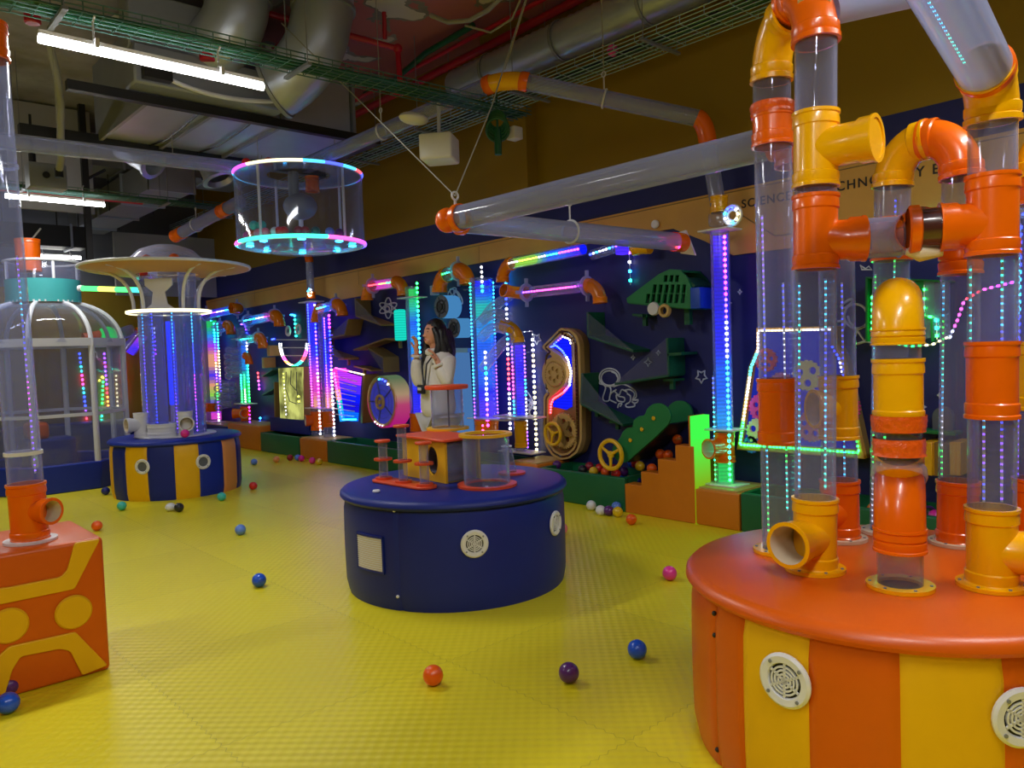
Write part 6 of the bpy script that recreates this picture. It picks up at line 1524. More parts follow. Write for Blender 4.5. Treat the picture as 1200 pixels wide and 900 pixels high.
led_strip(t, [c + V((-.012, math.cos(a_) * (R - .04), math.sin(a_) * (R - .04))) for a_ in [PI * (.45 + .3 * k / 8) for k in range(9)]], None, ['cyan', 'blue', 'white'], .05, .016)
led_strip(t, [c + V((-.012, math.cos(a_) * (R - .03), math.sin(a_) * (R - .03))) for a_ in [-PI * (.3 + .25 * k / 8) for k in range(9)]], None, ['white'], .05, .012)
# tapered panel with rungs
cp_ = lambda x, y: (240 + x / 3.4625, 300 + y / 3.4625)
t = thing('tapered_panel', 'tapered light panel with white rungs lit pink to cyan left of the spinning disc', 'toy', wx(405, 463, 5.15)); XT = 5.08
q = [wx(*cp_(x, y), XT + .08) for x, y in ((520, 458), (635, 490), (620, 672), (552, 668))]
g = G(); mats = [M['film_magenta'], M['film_violet'], M['film_blue'], M['film_deep'], M['film_azure']]
for k in range(5):
    s0_, s1_ = k / 5, (k + 1) / 5; g.mat(k); g.prism([q[0].lerp(q[3], s0_), q[1].lerp(q[2], s0_), q[1].lerp(q[2], s1_), q[0].lerp(q[3], s1_)], (1, 0, 0), .008)
g.build('lit_back', mats, t)
g = G()
for k in range(8): s = .1 + .11 * k; a, b = q[0].lerp(q[3], s), q[1].lerp(q[2], s); g.path([a - V((.06, 0, 0)), b - V((.06, 0, 0))], .006, 6)
g.build('rung', M['white'], t)
g = G(); a, b = wx(*cp_(640, 482), XT), wx(*cp_(630, 678), XT); board(g, a, b, .2, .05); g.build('wood_side', M['wood_dark'], t)
g = G(); a, b = wx(*cp_(512, 458), XT), wx(*cp_(545, 672), XT); g2 = G(); mats = [M['film_pink'], M['film_pink'], M['film_tan'], M['film_teal'], M['film_cyan']]
for k in range(5): g2.mat(k); board(g2, a.lerp(b, k / 5), a.lerp(b, (k + 1) / 5), .2, .03)
g2.build('lit_side', mats, t)
led_strip(t, [wx(*cp_(x, y), XT - .02) for x, y in ((528, 454), (648, 482))], None, ['pink', 'pink', 'warm', 'warm'], .03, .018); led_strip(t, [wx(*cp_(x, y), XT - .02) for x, y in ((524, 470), (558, 664), (615, 664))], None, ['pink', 'magenta', 'violet', 'blue', 'cyan', 'teal'], .035, .018)
# glowing yellow panel
t = thing('light_board', 'glowing pale yellow upright panel left of the violet column', 'light', wx(340, 460, 5.15)); XY_ = 5.05
q = [wx(*cp_(x, y), XY_) for x, y in ((298, 456), (395, 450), (396, 664), (306, 660))]
mt, nt, out_ = newmat('yellow_lit_sheet'); e = nt.nodes.new('ShaderNodeEmission'); nz = nt.nodes.new('ShaderNodeTexNoise'); nz.inputs['Scale'].default_value = 3.0; cr = nt.nodes.new('ShaderNodeValToRGB'); nt.links.new(nz.outputs['Fac'], cr.inputs[0]); cr.color_ramp.elements[0].position = .35; cr.color_ramp.elements[0].color = srgb(110, 110, 60); cr.color_ramp.elements[1].position = .65; cr.color_ramp.elements[1].color = srgb(230, 235, 130)
nt.links.new(cr.outputs[0], e.inputs[0]); e.inputs[1].default_value = .75; nt.links.new(e.outputs[0], out_.inputs[0])
g = G(); g.prism(q, (1, 0, 0), .02); g.build('lit_sheet', mt, t)
g = G(); g.prism([p + V((.021, 0, 0)) for p in q], (1, 0, 0), .2); g.build('body', M['wood'], t)
g = G(); 
for pts in ([(330, 470), (328, 540), (345, 590), (372, 600)], [(350, 465), (348, 520), (370, 545)], [(372, 470), (372, 540), (384, 600)]): g.path([wx(*cp_(x, y), XY_ - .006) for x, y in pts], .006, 6)
g.build('inner_track', M['grey'], t)
led_strip(t, wx(*cp_(380, 560), XY_ - .01), wx(*cp_(382, 600), XY_ - .01), ['yellow'], .04, .02); led_strip(t, wx(*cp_(318, 470), XY_ - .01), wx(*cp_(330, 650), XY_ - .01), ['yellow', 'warm', 'warm', 'white'], .05, .012)
g = G(); a, b = wx(*cp_(287, 512), 5.1), wx(*cp_(290, 662), 5.1); board(g, a, b, .22, .04); g.build('side_board', M['wood_dark'], t)
g = G(); g.box(V((5.15, (q[2].y + q[3].y) / 2, q[2].z - .1)), (.28, abs(q[2].y - q[3].y) + .5, .19)); g.build('dark_plinth', M['vinyl_navy'], t)
# hanging bowl of light arcs
t = thing('light_bowl', 'bowl of lit arcs with cross bars above the glowing yellow panel', 'toy', wx(340, 405, 5.1))
for xo, X in ((0, 5.02), (8, 5.2)):
    pts = [wx(*cp_(302 + xo * 1.0 + 55 - 55 * math.cos(PI * k / 16), 352 + 92 * math.sin(PI * k / 16)), X) for k in range(17)]
    led_strip(t, pts, None, ['white', 'white', 'pink', 'orange', 'warm', 'green', 'teal', 'teal', 'red', 'pink', 'white'], .03, .014)
g = G()
for y, x0, x1 in ((340, 290, 412), (372, 300, 415), (404, 312, 405)): g.path([wx(*cp_(x0, y), 5.03), wx(*cp_(x1, y), 5.03)], .007, 6)
g.path([wx(*cp_(302, 352), 5.02), wx(*cp_(302, 352), 5.29)], .006, 5); g.path([wx(*cp_(412, 352), 5.02), wx(*cp_(412, 352), 5.29)], .006, 5)
g.build('cross_bar', M['white'], t)
for x, y, lab in ((338, 304, 'white oval ring on the wall above the light bowl, the one nearer the mushroom tower'), (379, 296, 'white oval ring on the wall right beside the violet column')):
    g = G(); g.torus(wx(*cp_(x, y), 5.25), (1, 0, 0), .062, .018, 28, 8); put(g.build('wall_ring', M['white']), lab, 'ring', 'white rings on the wall')
# grey discs with pale blue sides
t = thing('wall_drums', 'pair of stacked grey discs with pale blue lit sides behind the woman', 'toy', wx(525, 375, 5.1))
t.name = 'disc_toy'
for x, y, R in ((516.7, 359.5, .125), (531.5, 384.5, .105)):
    c = wx(x, y, 5.09); g = G(); g.lathe(c, (1, 0, 0), [(R, .008), (R, .19)], 40); g.build('lit_side', E('pale_blue_light_%d' % int(x), (90, 170, 240), .5) if R > .12 else M['pale'] if 'pale' in M else E('pale_blue_light', (90, 170, 240), .5), t)
    g = G(); g.disc(c, (1, 0, 0), R, .012, 40, .003); g.build('face_plate', M['grey'], t)
    g = G(); g.torus(c, (1, 0, 0), R * .55, .012, 28, 6)
    for k in range(5): g.path([c + V((-.004, 0, 0)), c + V((-.004, math.cos(k * 1.257) * R * .9, math.sin(k * 1.257) * R * .9))], .005, 5)
    g.disc(c + V((-.02, 0, 0)), (1, 0, 0), R * .3, .03, 18, .004); g.build('spokes', M['dark'], t)
g = G(); a = wx(509, 335, 5.1); g.path([a, a + V((0, 0, -.1))], .05, 14); g.build('outlet', M['frost'], t)
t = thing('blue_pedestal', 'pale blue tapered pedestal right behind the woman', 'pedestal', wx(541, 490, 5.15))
q = [wx(x, y, 5.1) for x, y in ((533, 412), (545, 412), (553, 540), (527, 540))]; g = G(); g.prism(q, (1, 0, 0), .06); g.build('body', E('pale_blue_sheet', (100, 160, 235), .42), t); g = G(); g.prism([wx(x, y, 5.09) for x, y in ((530, 408), (548, 408), (548, 413), (530, 413))], (1, 0, 0), .08); g.build('top_plate', M['lightblue'], t)  # pedestal is no lamp; its lit look is painted by emission
# round white lamp sensor on the wall top, clip
q = wx(769, 263, 5.27); g = G(); g.disc(q, (-1, 0, 0), .035, .03, 24, .006); put(g.build('wall_sensor', M['white']), 'small round white sensor on the wall under the sign', 'sensor')

# ================================================================== white line drawings on the wall
XD = XW - .004
def drawing(label, strokes, r=.006):
    g = G()
    for s in strokes:
        closed = s[0] == s[-1] and len(s) > 3
        pts = [wx(x, y, XD) for x, y in (s[:-1] if closed else s)]
        if len(pts) > 3 and len(pts) < 30 and not SHARP:
            c = []; n = len(pts)
            for i in range(n if closed else n - 1):
                p0_, p1_, p2_, p3_ = (pts[(i - 1) % n], pts[i], pts[(i + 1) % n], pts[(i + 2) % n]) if closed else (pts[max(i - 1, 0)], pts[i], pts[i + 1], pts[min(i + 2, n - 1)])
                for j in range(4):
                    u = j / 4; c.append(0.5 * ((2 * p1_) + (p2_ - p0_) * u + (2 * p0_ - 5 * p1_ + 4 * p2_ - p3_) * u * u + (3 * p1_ - p0_ - 3 * p2_ + p3_) * u ** 3))
            if not closed: c.append(pts[-1])
            pts = c
        g.path(pts, r, 5, closed=closed)
    return put(g.build('wall_drawing', M['white_line']), label, 'wall drawing', 'white line drawings on the wall')
SHARP = False
def ell(cx_, cy_, rx, ry, rot=0, n=16):
    o = [(cx_ + rx * math.cos(2 * PI * k / n) * math.cos(rot) - ry * math.sin(2 * PI * k / n) * math.sin(rot), cy_ + rx * math.cos(2 * PI * k / n) * math.sin(rot) + ry * math.sin(2 * PI * k / n) * math.cos(rot)) for k in range(n)]
    return o + [o[0]]
drawing('white line drawing of an atom left of the cyan column', [ell(455, 361, 4, 12, 0), ell(455, 361, 4, 11, 1.1), ell(455, 361, 4, 11, -1.1), ell(454, 362, 2.5, 3)], .009)
drawing('white line drawing of loops above the grey discs', [ell(533, 345, 3, 8, -.7), ell(537, 348, 3, 9, -.5), ell(530, 342, 3, 6, .8)], .008)
drawing('white line drawing of an atom behind the white light dots by the gear panel', [ell(619, 468, 4, 12, -.5), ell(617, 478, 5, 9, .3), ell(624, 482, 3.5, 10, -.2), ell(610, 475, 3, 11, .1), ell(620, 474, 4, 6)], .008)
ca = lambda x, y: (640 + x / 6.316, 360 + y / 6.316)
A_s = [ell(*ca(470, 520), 12, 10.5), ell(*ca(470, 525), 9.8, 8.6), [ca(*p) for p in ((485, 478), (515, 490), (528, 515))], [ca(*p) for p in ((400, 540), (395, 565), (425, 575), (440, 600), (420, 670), (435, 695), (465, 690), (480, 640), (520, 610))],
       [ca(*p) for p in ((440, 580), (470, 590), (480, 620), (470, 680), (500, 700), (520, 710))], [ca(*p) for p in ((500, 590), (560, 570), (620, 590), (660, 620), (668, 660), (640, 690), (655, 640), (620, 610), (580, 615))],
       [ca(*p) for p in ((520, 650), (540, 660), (580, 670), (575, 700), (530, 690), (520, 650))], [ca(*p) for p in ((600, 640), (625, 660), (620, 700), (590, 720), (600, 740), (650, 735), (655, 715), (635, 700))], [ca(*p) for p in ((655, 690), (680, 685), (672, 705), (645, 712))],
       [ca(*p) for p in ((530, 745), (540, 715), (560, 715), (548, 735))], [ca(*p) for p in ((505, 620), (540, 650), (560, 610), (600, 630))]]
drawing('white line drawing of a floating astronaut between the green ramps', A_s, .007)
SHARP = True
def star4(cx_, cy_, r): 
    o = []
    for k in range(8): a = k * PI / 4; q = r if k % 2 == 0 else r * .42; o.append((cx_ + q * math.cos(a) * .85, cy_ + q * math.sin(a)))
    return [o + [o[0]]]
def star5(cx_, cy_, r, rot=.3):
    o = []
    for k in range(10): a = k * PI / 5 + rot; q = r if k % 2 == 0 else r * .55; o.append((cx_ + q * math.cos(a) * .85, cy_ + q * math.sin(a)))
    return [o + [o[0]]]
drawing('small white four-pointed star outline above the astronaut, the middle one', star4(759.5, 424.5, 5), .006)
drawing('small white four-pointed star outline above the astronaut, upper right one', star4(771.5, 413.5, 3), .005)
drawing('tiny white four-pointed star outline just above the astronaut helmet', star4(742, 419, 3), .005)
drawing('white star outline right of the green ramps beside the blue column', star5(822, 441, 8), .008)
drawing('white star outline beside the top of the gear panel', star5(629, 397, 6.5), .008)
drawing('small white four-pointed star outline right of the blue column', star4(853, 355, 5), .006)
drawing('tiny white four-pointed star outline right of the blue column, above the other', star4(867, 342, 3), .005)
drawing('white four-pointed star outline beside the crooked pipe', star4(1080, 477, 6), .007)
drawing('tiny white four-pointed star outline above the grey arch', star4(1101, 463, 3), .005)
drawing('small white four-pointed star outline low on the wall right of the flask board', star4(1007, 581, 3.5), .006)
drawing('white cloud squiggle under the orange tee outlet', [[(1008, 311), (1014, 315), (1018, 312), (1022, 316), (1010, 316), (1008, 311)]], .006)
drawing('white squiggle beside the rear right pipe', [[(1112, 367), (1106, 370), (1110, 374), (1106, 377), (1110, 383)]], .006)
drawing('tiny white ring mark under the gear panel edge', [ell(686, 512, 2.2, 3.2, 0, 8)], .006)
SHARP = False
cr_ = lambda x, y: (960 + x / 6, 280 + y / 6)
drawing('white line drawing of a satellite behind the orange pipes', [[cr_(*p) for p in ((210, 470), (290, 465), (335, 520), (330, 600), (270, 630), (210, 610), (175, 545), (210, 470))], [cr_(*p) for p in ((155, 468), (215, 425), (235, 440), (180, 485), (155, 468))], [cr_(*p) for p in ((200, 540), (215, 585), (245, 615))],
    [cr_(*p) for p in ((130, 580), (175, 580), (165, 640), (120, 660))], [cr_(*p) for p in ((265, 640), (330, 610), (380, 615))], [cr_(*p) for p in ((265, 640), (248, 735), (330, 720), (400, 740))], [cr_(*p) for p in ((265, 640), (320, 720), (380, 640))], [cr_(*p) for p in ((325, 490), (350, 460), (345, 440), (360, 410))], [cr_(*p) for p in ((330, 500), (352, 515))]], .009)
# ================================================================== play balls
BR = 0.0415
BC = dict(blue=(24, 84, 214), navy=(16, 34, 130), purple=(84, 34, 110), orange=(236, 92, 16), red=(214, 40, 30), pink=(236, 60, 160), palepink=(240, 130, 150), turq=(60, 190, 180), white=(220, 222, 226), black=(34, 36, 40),
          yellow=(226, 190, 30), lightblue=(90, 130, 220), magenta=(214, 30, 150), darkred=(150, 30, 50), teal=(30, 90, 90), peach=(236, 150, 80))
for k, c in BC.items(): M['ball_' + k] = P('ball_' + k, c, .3, coat=.25, var=.03)
protos = {}
def pball(p, col, label, group, r=BR):
    key = (col, r)
    if key not in protos:
        g = G(); g.ball((0, 0, 0), r, 24, 14)
        # moulding seam round the middle
        g.torus((0, 0, 0), (.3, .2, 1), r * .995, r * .012, 28, 4)
        me = g.build('play_ball', M['ball_' + col]); protos[key] = me.data; me_off = me.location.copy(); me.data.transform(Matrix.Translation(V((0, 0, -r))))
        o = me
    else:
        o = bpy.data.objects.new('play_ball', protos[key]); COL.objects.link(o)
    o.location = V(p) + V((0, 0, r)); o.rotation_euler = (random.random() * .8, random.random() * .8, random.random() * 6)
    return put(o, label, 'ball', group)
FLOOR = 'play balls lying on the yellow floor'
for x, y, c, lab in ((747, 772, 'blue', 'blue play ball on the open floor in front of the orange drum'), (667, 800, 'purple', 'dark purple play ball on the open floor, between the orange and the blue ball'), (508, 803, 'orange', 'orange play ball on the floor in front of the navy drum'),
                     (785, 680, 'pink', 'pink play ball on the floor between the navy drum and the orange drum'), (304, 688, 'blue', 'blue play ball alone on the floor left of the navy drum'), (282, 627, 'lightblue', 'light blue play ball on the floor left of the navy drum, the farther one'),
                     (114, 622, 'orange', 'orange red play ball just behind the orange padded box'), (124, 580, 'navy', 'dark blue play ball left of the striped drum before the cage base'), (143, 598, 'turq', 'turquoise play ball at the left foot of the striped drum'),
                     (210, 600, 'black', 'black play ball in front of the striped drum'), (260, 587, 'turq', 'turquoise play ball at the right foot of the striped drum'), (297, 574, 'red', 'red play ball right of the striped drum'),
                     (298, 545, 'lightblue', 'light blue play ball before the far green trough, leftmost of that row'), (324, 542, 'peach', 'orange play ball before the far green trough'), (340, 540, 'darkred', 'dark red play ball by the pedestal of the violet column'),
                     (349, 540, 'lightblue', 'bluish play ball touching the dark red one by the violet column'), (353.5, 541, 'magenta', 'magenta play ball left of the violet column pedestal'), (366, 543.5, 'pink', 'pink play ball before the violet column pedestal'), (374, 545, 'yellow', 'yellow play ball before the right corner of the violet column pedestal'),
                     (10, 836, 'blue', 'blue play ball at the bottom left corner of the picture before the orange box'), (11, 815, 'purple', 'purple play ball against the orange padded box behind a blue ball'),
                     (693, 598, 'white', 'white play ball before the green trough, leftmost of its row'), (704, 604, 'white', 'white play ball before the green trough touching a purple ball'), (713.5, 604.5, 'purple', 'purple play ball between a white and a yellow ball by the green trough'),
                     (724, 606, 'yellow', 'yellow play ball before the corner of the green trough and the orange steps'), (722.5, 599.5, 'lightblue', 'grey blue play ball half hidden behind the yellow one by the green trough'), (740, 615, 'orange', 'orange play ball on the floor before the orange steps'), (659, 626, 'palepink', 'pale pink play ball half hidden behind the navy drum')):
    p = fl(x, y); pball(p, c, lab, FLOOR)
# dented clear white ball by the black one
q = fl(200, 599); g = G(); g.ball(q + V((0, 0, BR * .9)), BR, 20, 12, (1.15, 1, .9)); put(g.build('play_ball', M['ball_white']), 'dented white play ball beside the black one before the striped drum', 'ball', FLOOR)
# balls on the steps and in the troughs
ST = 'play balls on the orange steps'
stp = [(803, 513, 'magenta', 'magenta play ball on the top of the orange steps', 3), (794, 521, 'orange', 'orange red play ball on the top step beside the magenta one', 3), (774, 538, 'orange', 'orange red play ball on the second highest step, left one', 2), (783, 539, 'orange', 'orange red play ball on the second highest step, right one', 2),
       (763, 545, 'red', 'red play ball on the middle of the orange steps, the upper one', 1), (764, 555, 'orange', 'orange play ball pressed below the red one on the orange steps', 1), (750, 552, 'yellow', 'yellow play ball resting on the lower steps', 1), (757, 545, 'blue', 'blue play ball behind the yellow one on the lower steps', 1),
       (741, 560, 'blue', 'blue play ball on the lowest step', 0), (737, 569, 'yellow', 'yellow play ball at the foot of the orange steps', 0), (746, 569, 'navy', 'navy play ball on the lowest step in the corner', 0)]
for x, y, c, lab, k in stp:
    zz = hb[k] + .012; p = fl(x, y, zz)
    if p.x < XB + .14 + BR: p.x = XB + .13 + BR
    p.x = min(p.x, XW - .1); pball(V((p.x, p.y, zz)), c, lab, ST)
TR = 'play balls in the green trough left of the steps'
for x, y, c, lab in ((737, 551, 'darkred', 'dark red play ball under the yellow hand wheel beside the steps'), (731, 558, 'purple', 'purple play ball in the trough corner by the steps'), (722, 561, 'red', 'red play ball in the green trough below the hand wheel'), (710, 559, 'orange', 'orange red play ball in the green trough, the frontmost'), (703, 554, 'red', 'red play ball in the green trough behind the orange red one'),
                     (696, 558, 'yellow', 'yellow play ball in the green trough left of the hand wheel'), (683, 556, 'black', 'grey play ball alone at the left of the balls in the green trough'), (691, 552, 'darkred', 'dark red play ball at the back of the green trough'), (653, 550, 'purple', 'purple play ball in the green trough below the gear panel'), (716, 552, 'blue', 'blue play ball at the back of the green trough below the hand wheel')):
    zz = .235; p = fl(x, y, zz); pball(V((max(min(p.x, XW - .1), XB + .1), p.y, zz)), c, lab, TR)
# the bed of balls those lie on
for k in range(14):
    y = wx(735 - k * 4.4, 560, 5.0).y; pass
TR2 = 'play balls in the green trough behind the orange drum'
for x, y, c, lab in ((1024, 600, 'orange', 'orange play ball in the trough left of the crooked pipe'), (1088, 606, 'black', 'black play ball in the trough right of the crooked pipe'), (1097, 600, 'purple', 'purple play ball behind the black one in the right trough'), (1110, 607, 'navy', 'dark blue play ball in the right trough beside the rear pipe socket'), (1108, 599, 'yellow', 'yellow play ball lying on the dark blue one in the right trough'), (1096, 609, 'magenta', 'dull magenta play ball between the black and the dark blue one in the right trough')):
    zz = .19 if c != 'yellow' else .225; p = fl(x, y + 4, zz); pball(V((max(min(p.x, XW - .1), XB + .1), p.y, zz)), c, lab, TR2)
# balls in the hanging drum, on the tower and elsewhere
HB = 'play balls in the hanging ball drum'
cols = ['magenta', 'orange', 'palepink', 'palepink', 'white', 'red', 'red', 'darkred', 'darkred', 'teal', 'lightblue', 'purple']
xs_ = [300, 309.5, 318.5, 328.5, 341, 346, 351.5, 368, 375, 386, 400, 409]
names_ = ['leftmost magenta', 'orange', 'pale pink, left one of two,', 'pale pink, right one of two,', 'white', 'red, left one of two,', 'red, right one of two,', 'dark red, left one of two,', 'dark red, right one of two,', 'dark teal', 'light blue', 'rightmost purple']
for x, c, n_ in zip(xs_, cols, names_):
    u = (x - 354) / 900 * 7.0; u = max(-.5, min(.5, u)); p = CB + Hr * u + towards * (math.sqrt(.52 ** 2 - u * u)); pball(V((p.x, p.y, CB.z + .013)), c, '%s play ball in the hanging ball drum' % n_, HB)
for x, n_ in ((314, 'left'), (323, 'right')):
    u = (x - 354) / 900 * 7.0; p = CB + Hr * u + towards * .44; pball(V((p.x, p.y, CB.z + .013 + BR * 1.75)), 'turq', 'turquoise play ball, %s one of two lying on others in the hanging drum' % n_, HB)
for x, y, n_ in ((305, 197, 'left'), (330, 193, 'right')):
    u = (x - 351) / 900 * 7.4; p = CT + Hr * u * 1.0 + towards * .36; pball(V((p.x, p.y, CT.z + .004)), 'red', 'red play ball, %s one of two on top of the hanging ball drum' % n_, HB)
DB = 'play balls on the mushroom tower'
for dx, n_ in ((-.42, 'leftmost of three on top of the mushroom tower'), (-.08, 'middle of three on top of the mushroom tower'), (.2, 'rightmost of three on top of the mushroom tower')):
    p = sc_ + Hr * dx + towards * .28; pball(V((p.x, p.y, sc_.z + (.0 if abs(dx) > .4 else .02))), 'orange', 'orange play ball, ' + n_, DB, .055 if abs(dx) < .4 else BR)
p = sc_ - Hr * .2 + towards * .1; pball(V((p.x, p.y, sc_.z - .085)), 'red', 'red play ball under the clear dome of the mushroom tower', DB)
p = fl(217, 513, H3 + .018); pball(p, 'magenta', 'magenta play ball on the white base of the mushroom tower', DB)
q = wx(718, 66, 4.75); pball(V((4.75, q.y, 3.607)), 'pink', 'pink play ball caught in the wire cable tray', 'stray play balls', .045)
for x, c, lab in ((54, 'pink', 'pink play ball on the floor inside the cage, front one'), (62, 'magenta', 'magenta play ball on the floor inside the cage beside the pink one')):
    p = dp(x, 545, (CC - EYE).dot(FW) - .2); pball(V((p.x, p.y, .001)), c, lab, 'play balls in the cage', .045)
# inside the cage: a navy pad with an orange seat
t = thing('padded_stool', 'navy padded seat with an orange top inside the cage', 'seat', V((CC.x, CC.y + .2, 0)))
g = G(); g.rbox((CC.x, CC.y + .2, .28), (.5, .4, .5), .04); g.build('seat_block', M['vinyl_navy'], t)
g = G(); g.rbox((CC.x - .12, CC.y + .2, .62), (.22, .3, .2), .05); g.build('back_pad', M['vinyl_orange'], t)

# ================================================================== the woman behind the blue drum
FEET = V((3.98, 5.28, 0.0)); S = 1.0
f0 = (-Hr * .86 + towards * .5).normalized(); l0 = V((0, 0, 1)).cross(f0)      # forward, her left
def W(f, l, u): return FEET + f0 * f + l0 * l + V((0, 0, u))
M['skin'] = P('skin', (214, 150, 124), .5, var=.04)
M['hair'] = P('black_hair', (14, 12, 14), .38, bump=.5, bscale=90)
M['coat'] = P('white_fleece', (228, 222, 218), .85, bump=.5, bscale=160, var=.04)
M['trouser'] = P('pale_grey_cloth', (196, 192, 196), .8, bump=.1)
M['strap'] = P('black_strap', (22, 22, 26), .5)
M['lips'] = P('lips', (176, 84, 84), .5)
def skin_mesh(name, verts, edges, radii, mat, parent, sub=2, root=0):
    off = origin_of(parent); me = bpy.data.meshes.new(name); me.from_pydata([tuple(V(v) - off) for v in verts], edges, [])
    o = bpy.data.objects.new(name, me); COL.objects.link(o); o.parent = parent
    md = o.modifiers.new('skin', 'SKIN'); md.use_smooth_shade = True; md.branch_smoothing = .4
    for i, r in enumerate(radii):
        sv = me.skin_vertices[0].data[i]; sv.radius = r if isinstance(r, tuple) else (r, r); sv.use_root = (i == root)
    o.modifiers.new('sub', 'SUBSURF').levels = sub; o.modifiers['sub'].render_levels = sub
    dg = bpy.context.evaluated_depsgraph_get(); ev = o.evaluated_get(dg); nm = bpy.data.meshes.new_from_object(ev)
    o.modifiers.clear(); o.data = nm; nm.materials.clear(); nm.materials.append(mat)
    nm.polygons.foreach_set('use_smooth', [True] * len(nm.polygons)); return o
HT = 1.60
woman = thing('person', 'dark haired person in a white fleece jacket with both hands raised', 'person', FEET)
Vv, Ee, Rr = [], [], []
def nv_(p, r, par=None):
    Vv.append(p); Rr.append(r); i = len(Vv) - 1
    if par is not None: Ee.append((par, i))
    return i
pel = nv_(W(0, 0, .86), (.15, .12)); sp1 = nv_(W(.01, 0, 1.02), (.125, .10), pel); sp2 = nv_(W(.0, 0, 1.18), (.14, .105), sp1); sp3 = nv_(W(-.01, 0, 1.30), (.12, .085), sp2); nk = nv_(W(.0, 0, 1.385), .052, sp3); nk2 = nv_(W(.015, 0, 1.42), .05, nk)
hd0 = nv_(W(.02, 0, 1.47), .075, nk2); hd1 = nv_(W(.01, 0, 1.53), .086, hd0); hd2 = nv_(W(.005, 0, 1.565), .06, hd1)
def leg(sg):
    a = nv_(W(0, sg * .085, .80), .10, pel); b = nv_(W(.02, sg * .09, .46), .062, a); c = nv_(W(-.01, sg * .09, .09), .042, b); d = nv_(W(.09, sg * .095, .04), .035, c); nv_(W(.15, sg * .1, .03), .028, d)
leg(1); leg(-1)
TIPS = {}
def hand(wr, wpos, dirn, palm_n, side_v, key):
    """palm and five separate bent fingers"""
    k0 = nv_(wpos + dirn * .045, (.026, .026), wr); 
    lens = (.058, .068, .072, .062); 
    for i in range(4):
        s = (i - 1.5) * .019; b = nv_(wpos + dirn * .085 + side_v * s, .0095, k0)
        m_ = nv_(wpos + dirn * (.085 + lens[i] * .5) + side_v * s * 1.05 + palm_n * .012, .0085, b); nv_(wpos + dirn * (.085 + lens[i] * .85) + side_v * s + palm_n * .038, .0075, m_)
    t1 = nv_(wpos + dirn * .04 + side_v * -.036 + palm_n * .01, .011, k0); t2 = nv_(wpos + dirn * .065 + side_v * -.05 + palm_n * .022, .0095, t1); nv_(wpos + dirn * .088 + side_v * -.048 + palm_n * .034, .008, t2)
def wpix(x, y, dep): return dp(x, y, dep)
dW = (FEET - EYE).dot(FW)
ARM = {}
for sg, key in ((1, 'near'), (-1, 'far')):
    sh = W(-.02, sg * .155, 1.30)
    if key == 'near': el = W(.02, .22, 1.07); wr = wpix(514, 426, dW - .22)
    else: el = W(.10, -.215, 1.08); wr = wpix(488.5, 413, dW + .02)
    a = nv_(sh, .042, sp3); b = nv_(el, .04, a); md = nv_(el.lerp(wr, .55), .033, b); c = nv_(wr, .026, md)
    dirn = ((wr - el).normalized() + V((0, 0, .5)) + (-Hr if key == 'near' else Hr * .1) * .25).normalized(); pn = (f0 if key == 'far' else (-Hr + V((0, 0, .1)))).normalized(); pn = (pn - dirn * pn.dot(dirn)).normalized(); sv = dirn.cross(pn) * (-1 if key == 'near' else 1)
    hand(c, wr, dirn, pn, sv, key); ARM[key] = (sh, el, wr, dirn)
body = skin_mesh('body', Vv, Ee, Rr, M['skin'], woman, 2)
# face: nose, lips, eye, ear on the head
hc = W(.012, 0, 1.515)
hd = G(); hd.ball(hc, .088, 24, 16, (1, 1, 1.22)); 
fz = lambda f, l, u: hc + f0 * f + l0 * l + V((0, 0, u))
g = G()
g.ball(hc + f0 * .012, .083, 24, 16, (1.0, 1.0, 1.24)); g.ball(fz(.055, 0, -.055), .042, 16, 10, (1, 1, .9))
g.add([fz(.082, 0, .03), fz(.118, 0, -.018), fz(.086, .018, -.024), fz(.086, -.018, -.024), fz(.084, 0, -.03)], [(0, 1, 2), (0, 3, 1), (1, 4, 2), (1, 3, 4), (2, 4, 3, 0)])
g.build('face', M['skin'], woman)
g = G(); g.ball(fz(.09, 0, -.05), .016, 12, 8, (1, 1, .55)); g.build('lips', M['lips'], woman)
g = G()
for s in (1, -1): g.ball(fz(.076, .034 * s, .018), .011, 12, 8, (1, 1, .7)); g.path([fz(.085, .018 * s, .042), fz(.084, .034 * s, .047), fz(.073, .05 * s, .04)], .004, 5)
g.build('eyes', M['hair'], woman)
g = G()
for s in (1, -1): g.ball(fz(-.0, .085 * s, -.005), .026, 12, 8, (.7, .4, 1.1))
g.build('ear', M['skin'], woman)
# hair: cap and long back fall over the shoulders
hv, he, hr_ = [], [], []
def hvadd(p, r, par=None):
    hv.append(p); hr_.append(r); i = len(hv) - 1
    if par is not None: he.append((par, i))
    return i
g = G(); g.ball(fz(-.012, 0, .022), .098, 28, 16, (1, 1, 1.13))
vs = []; 
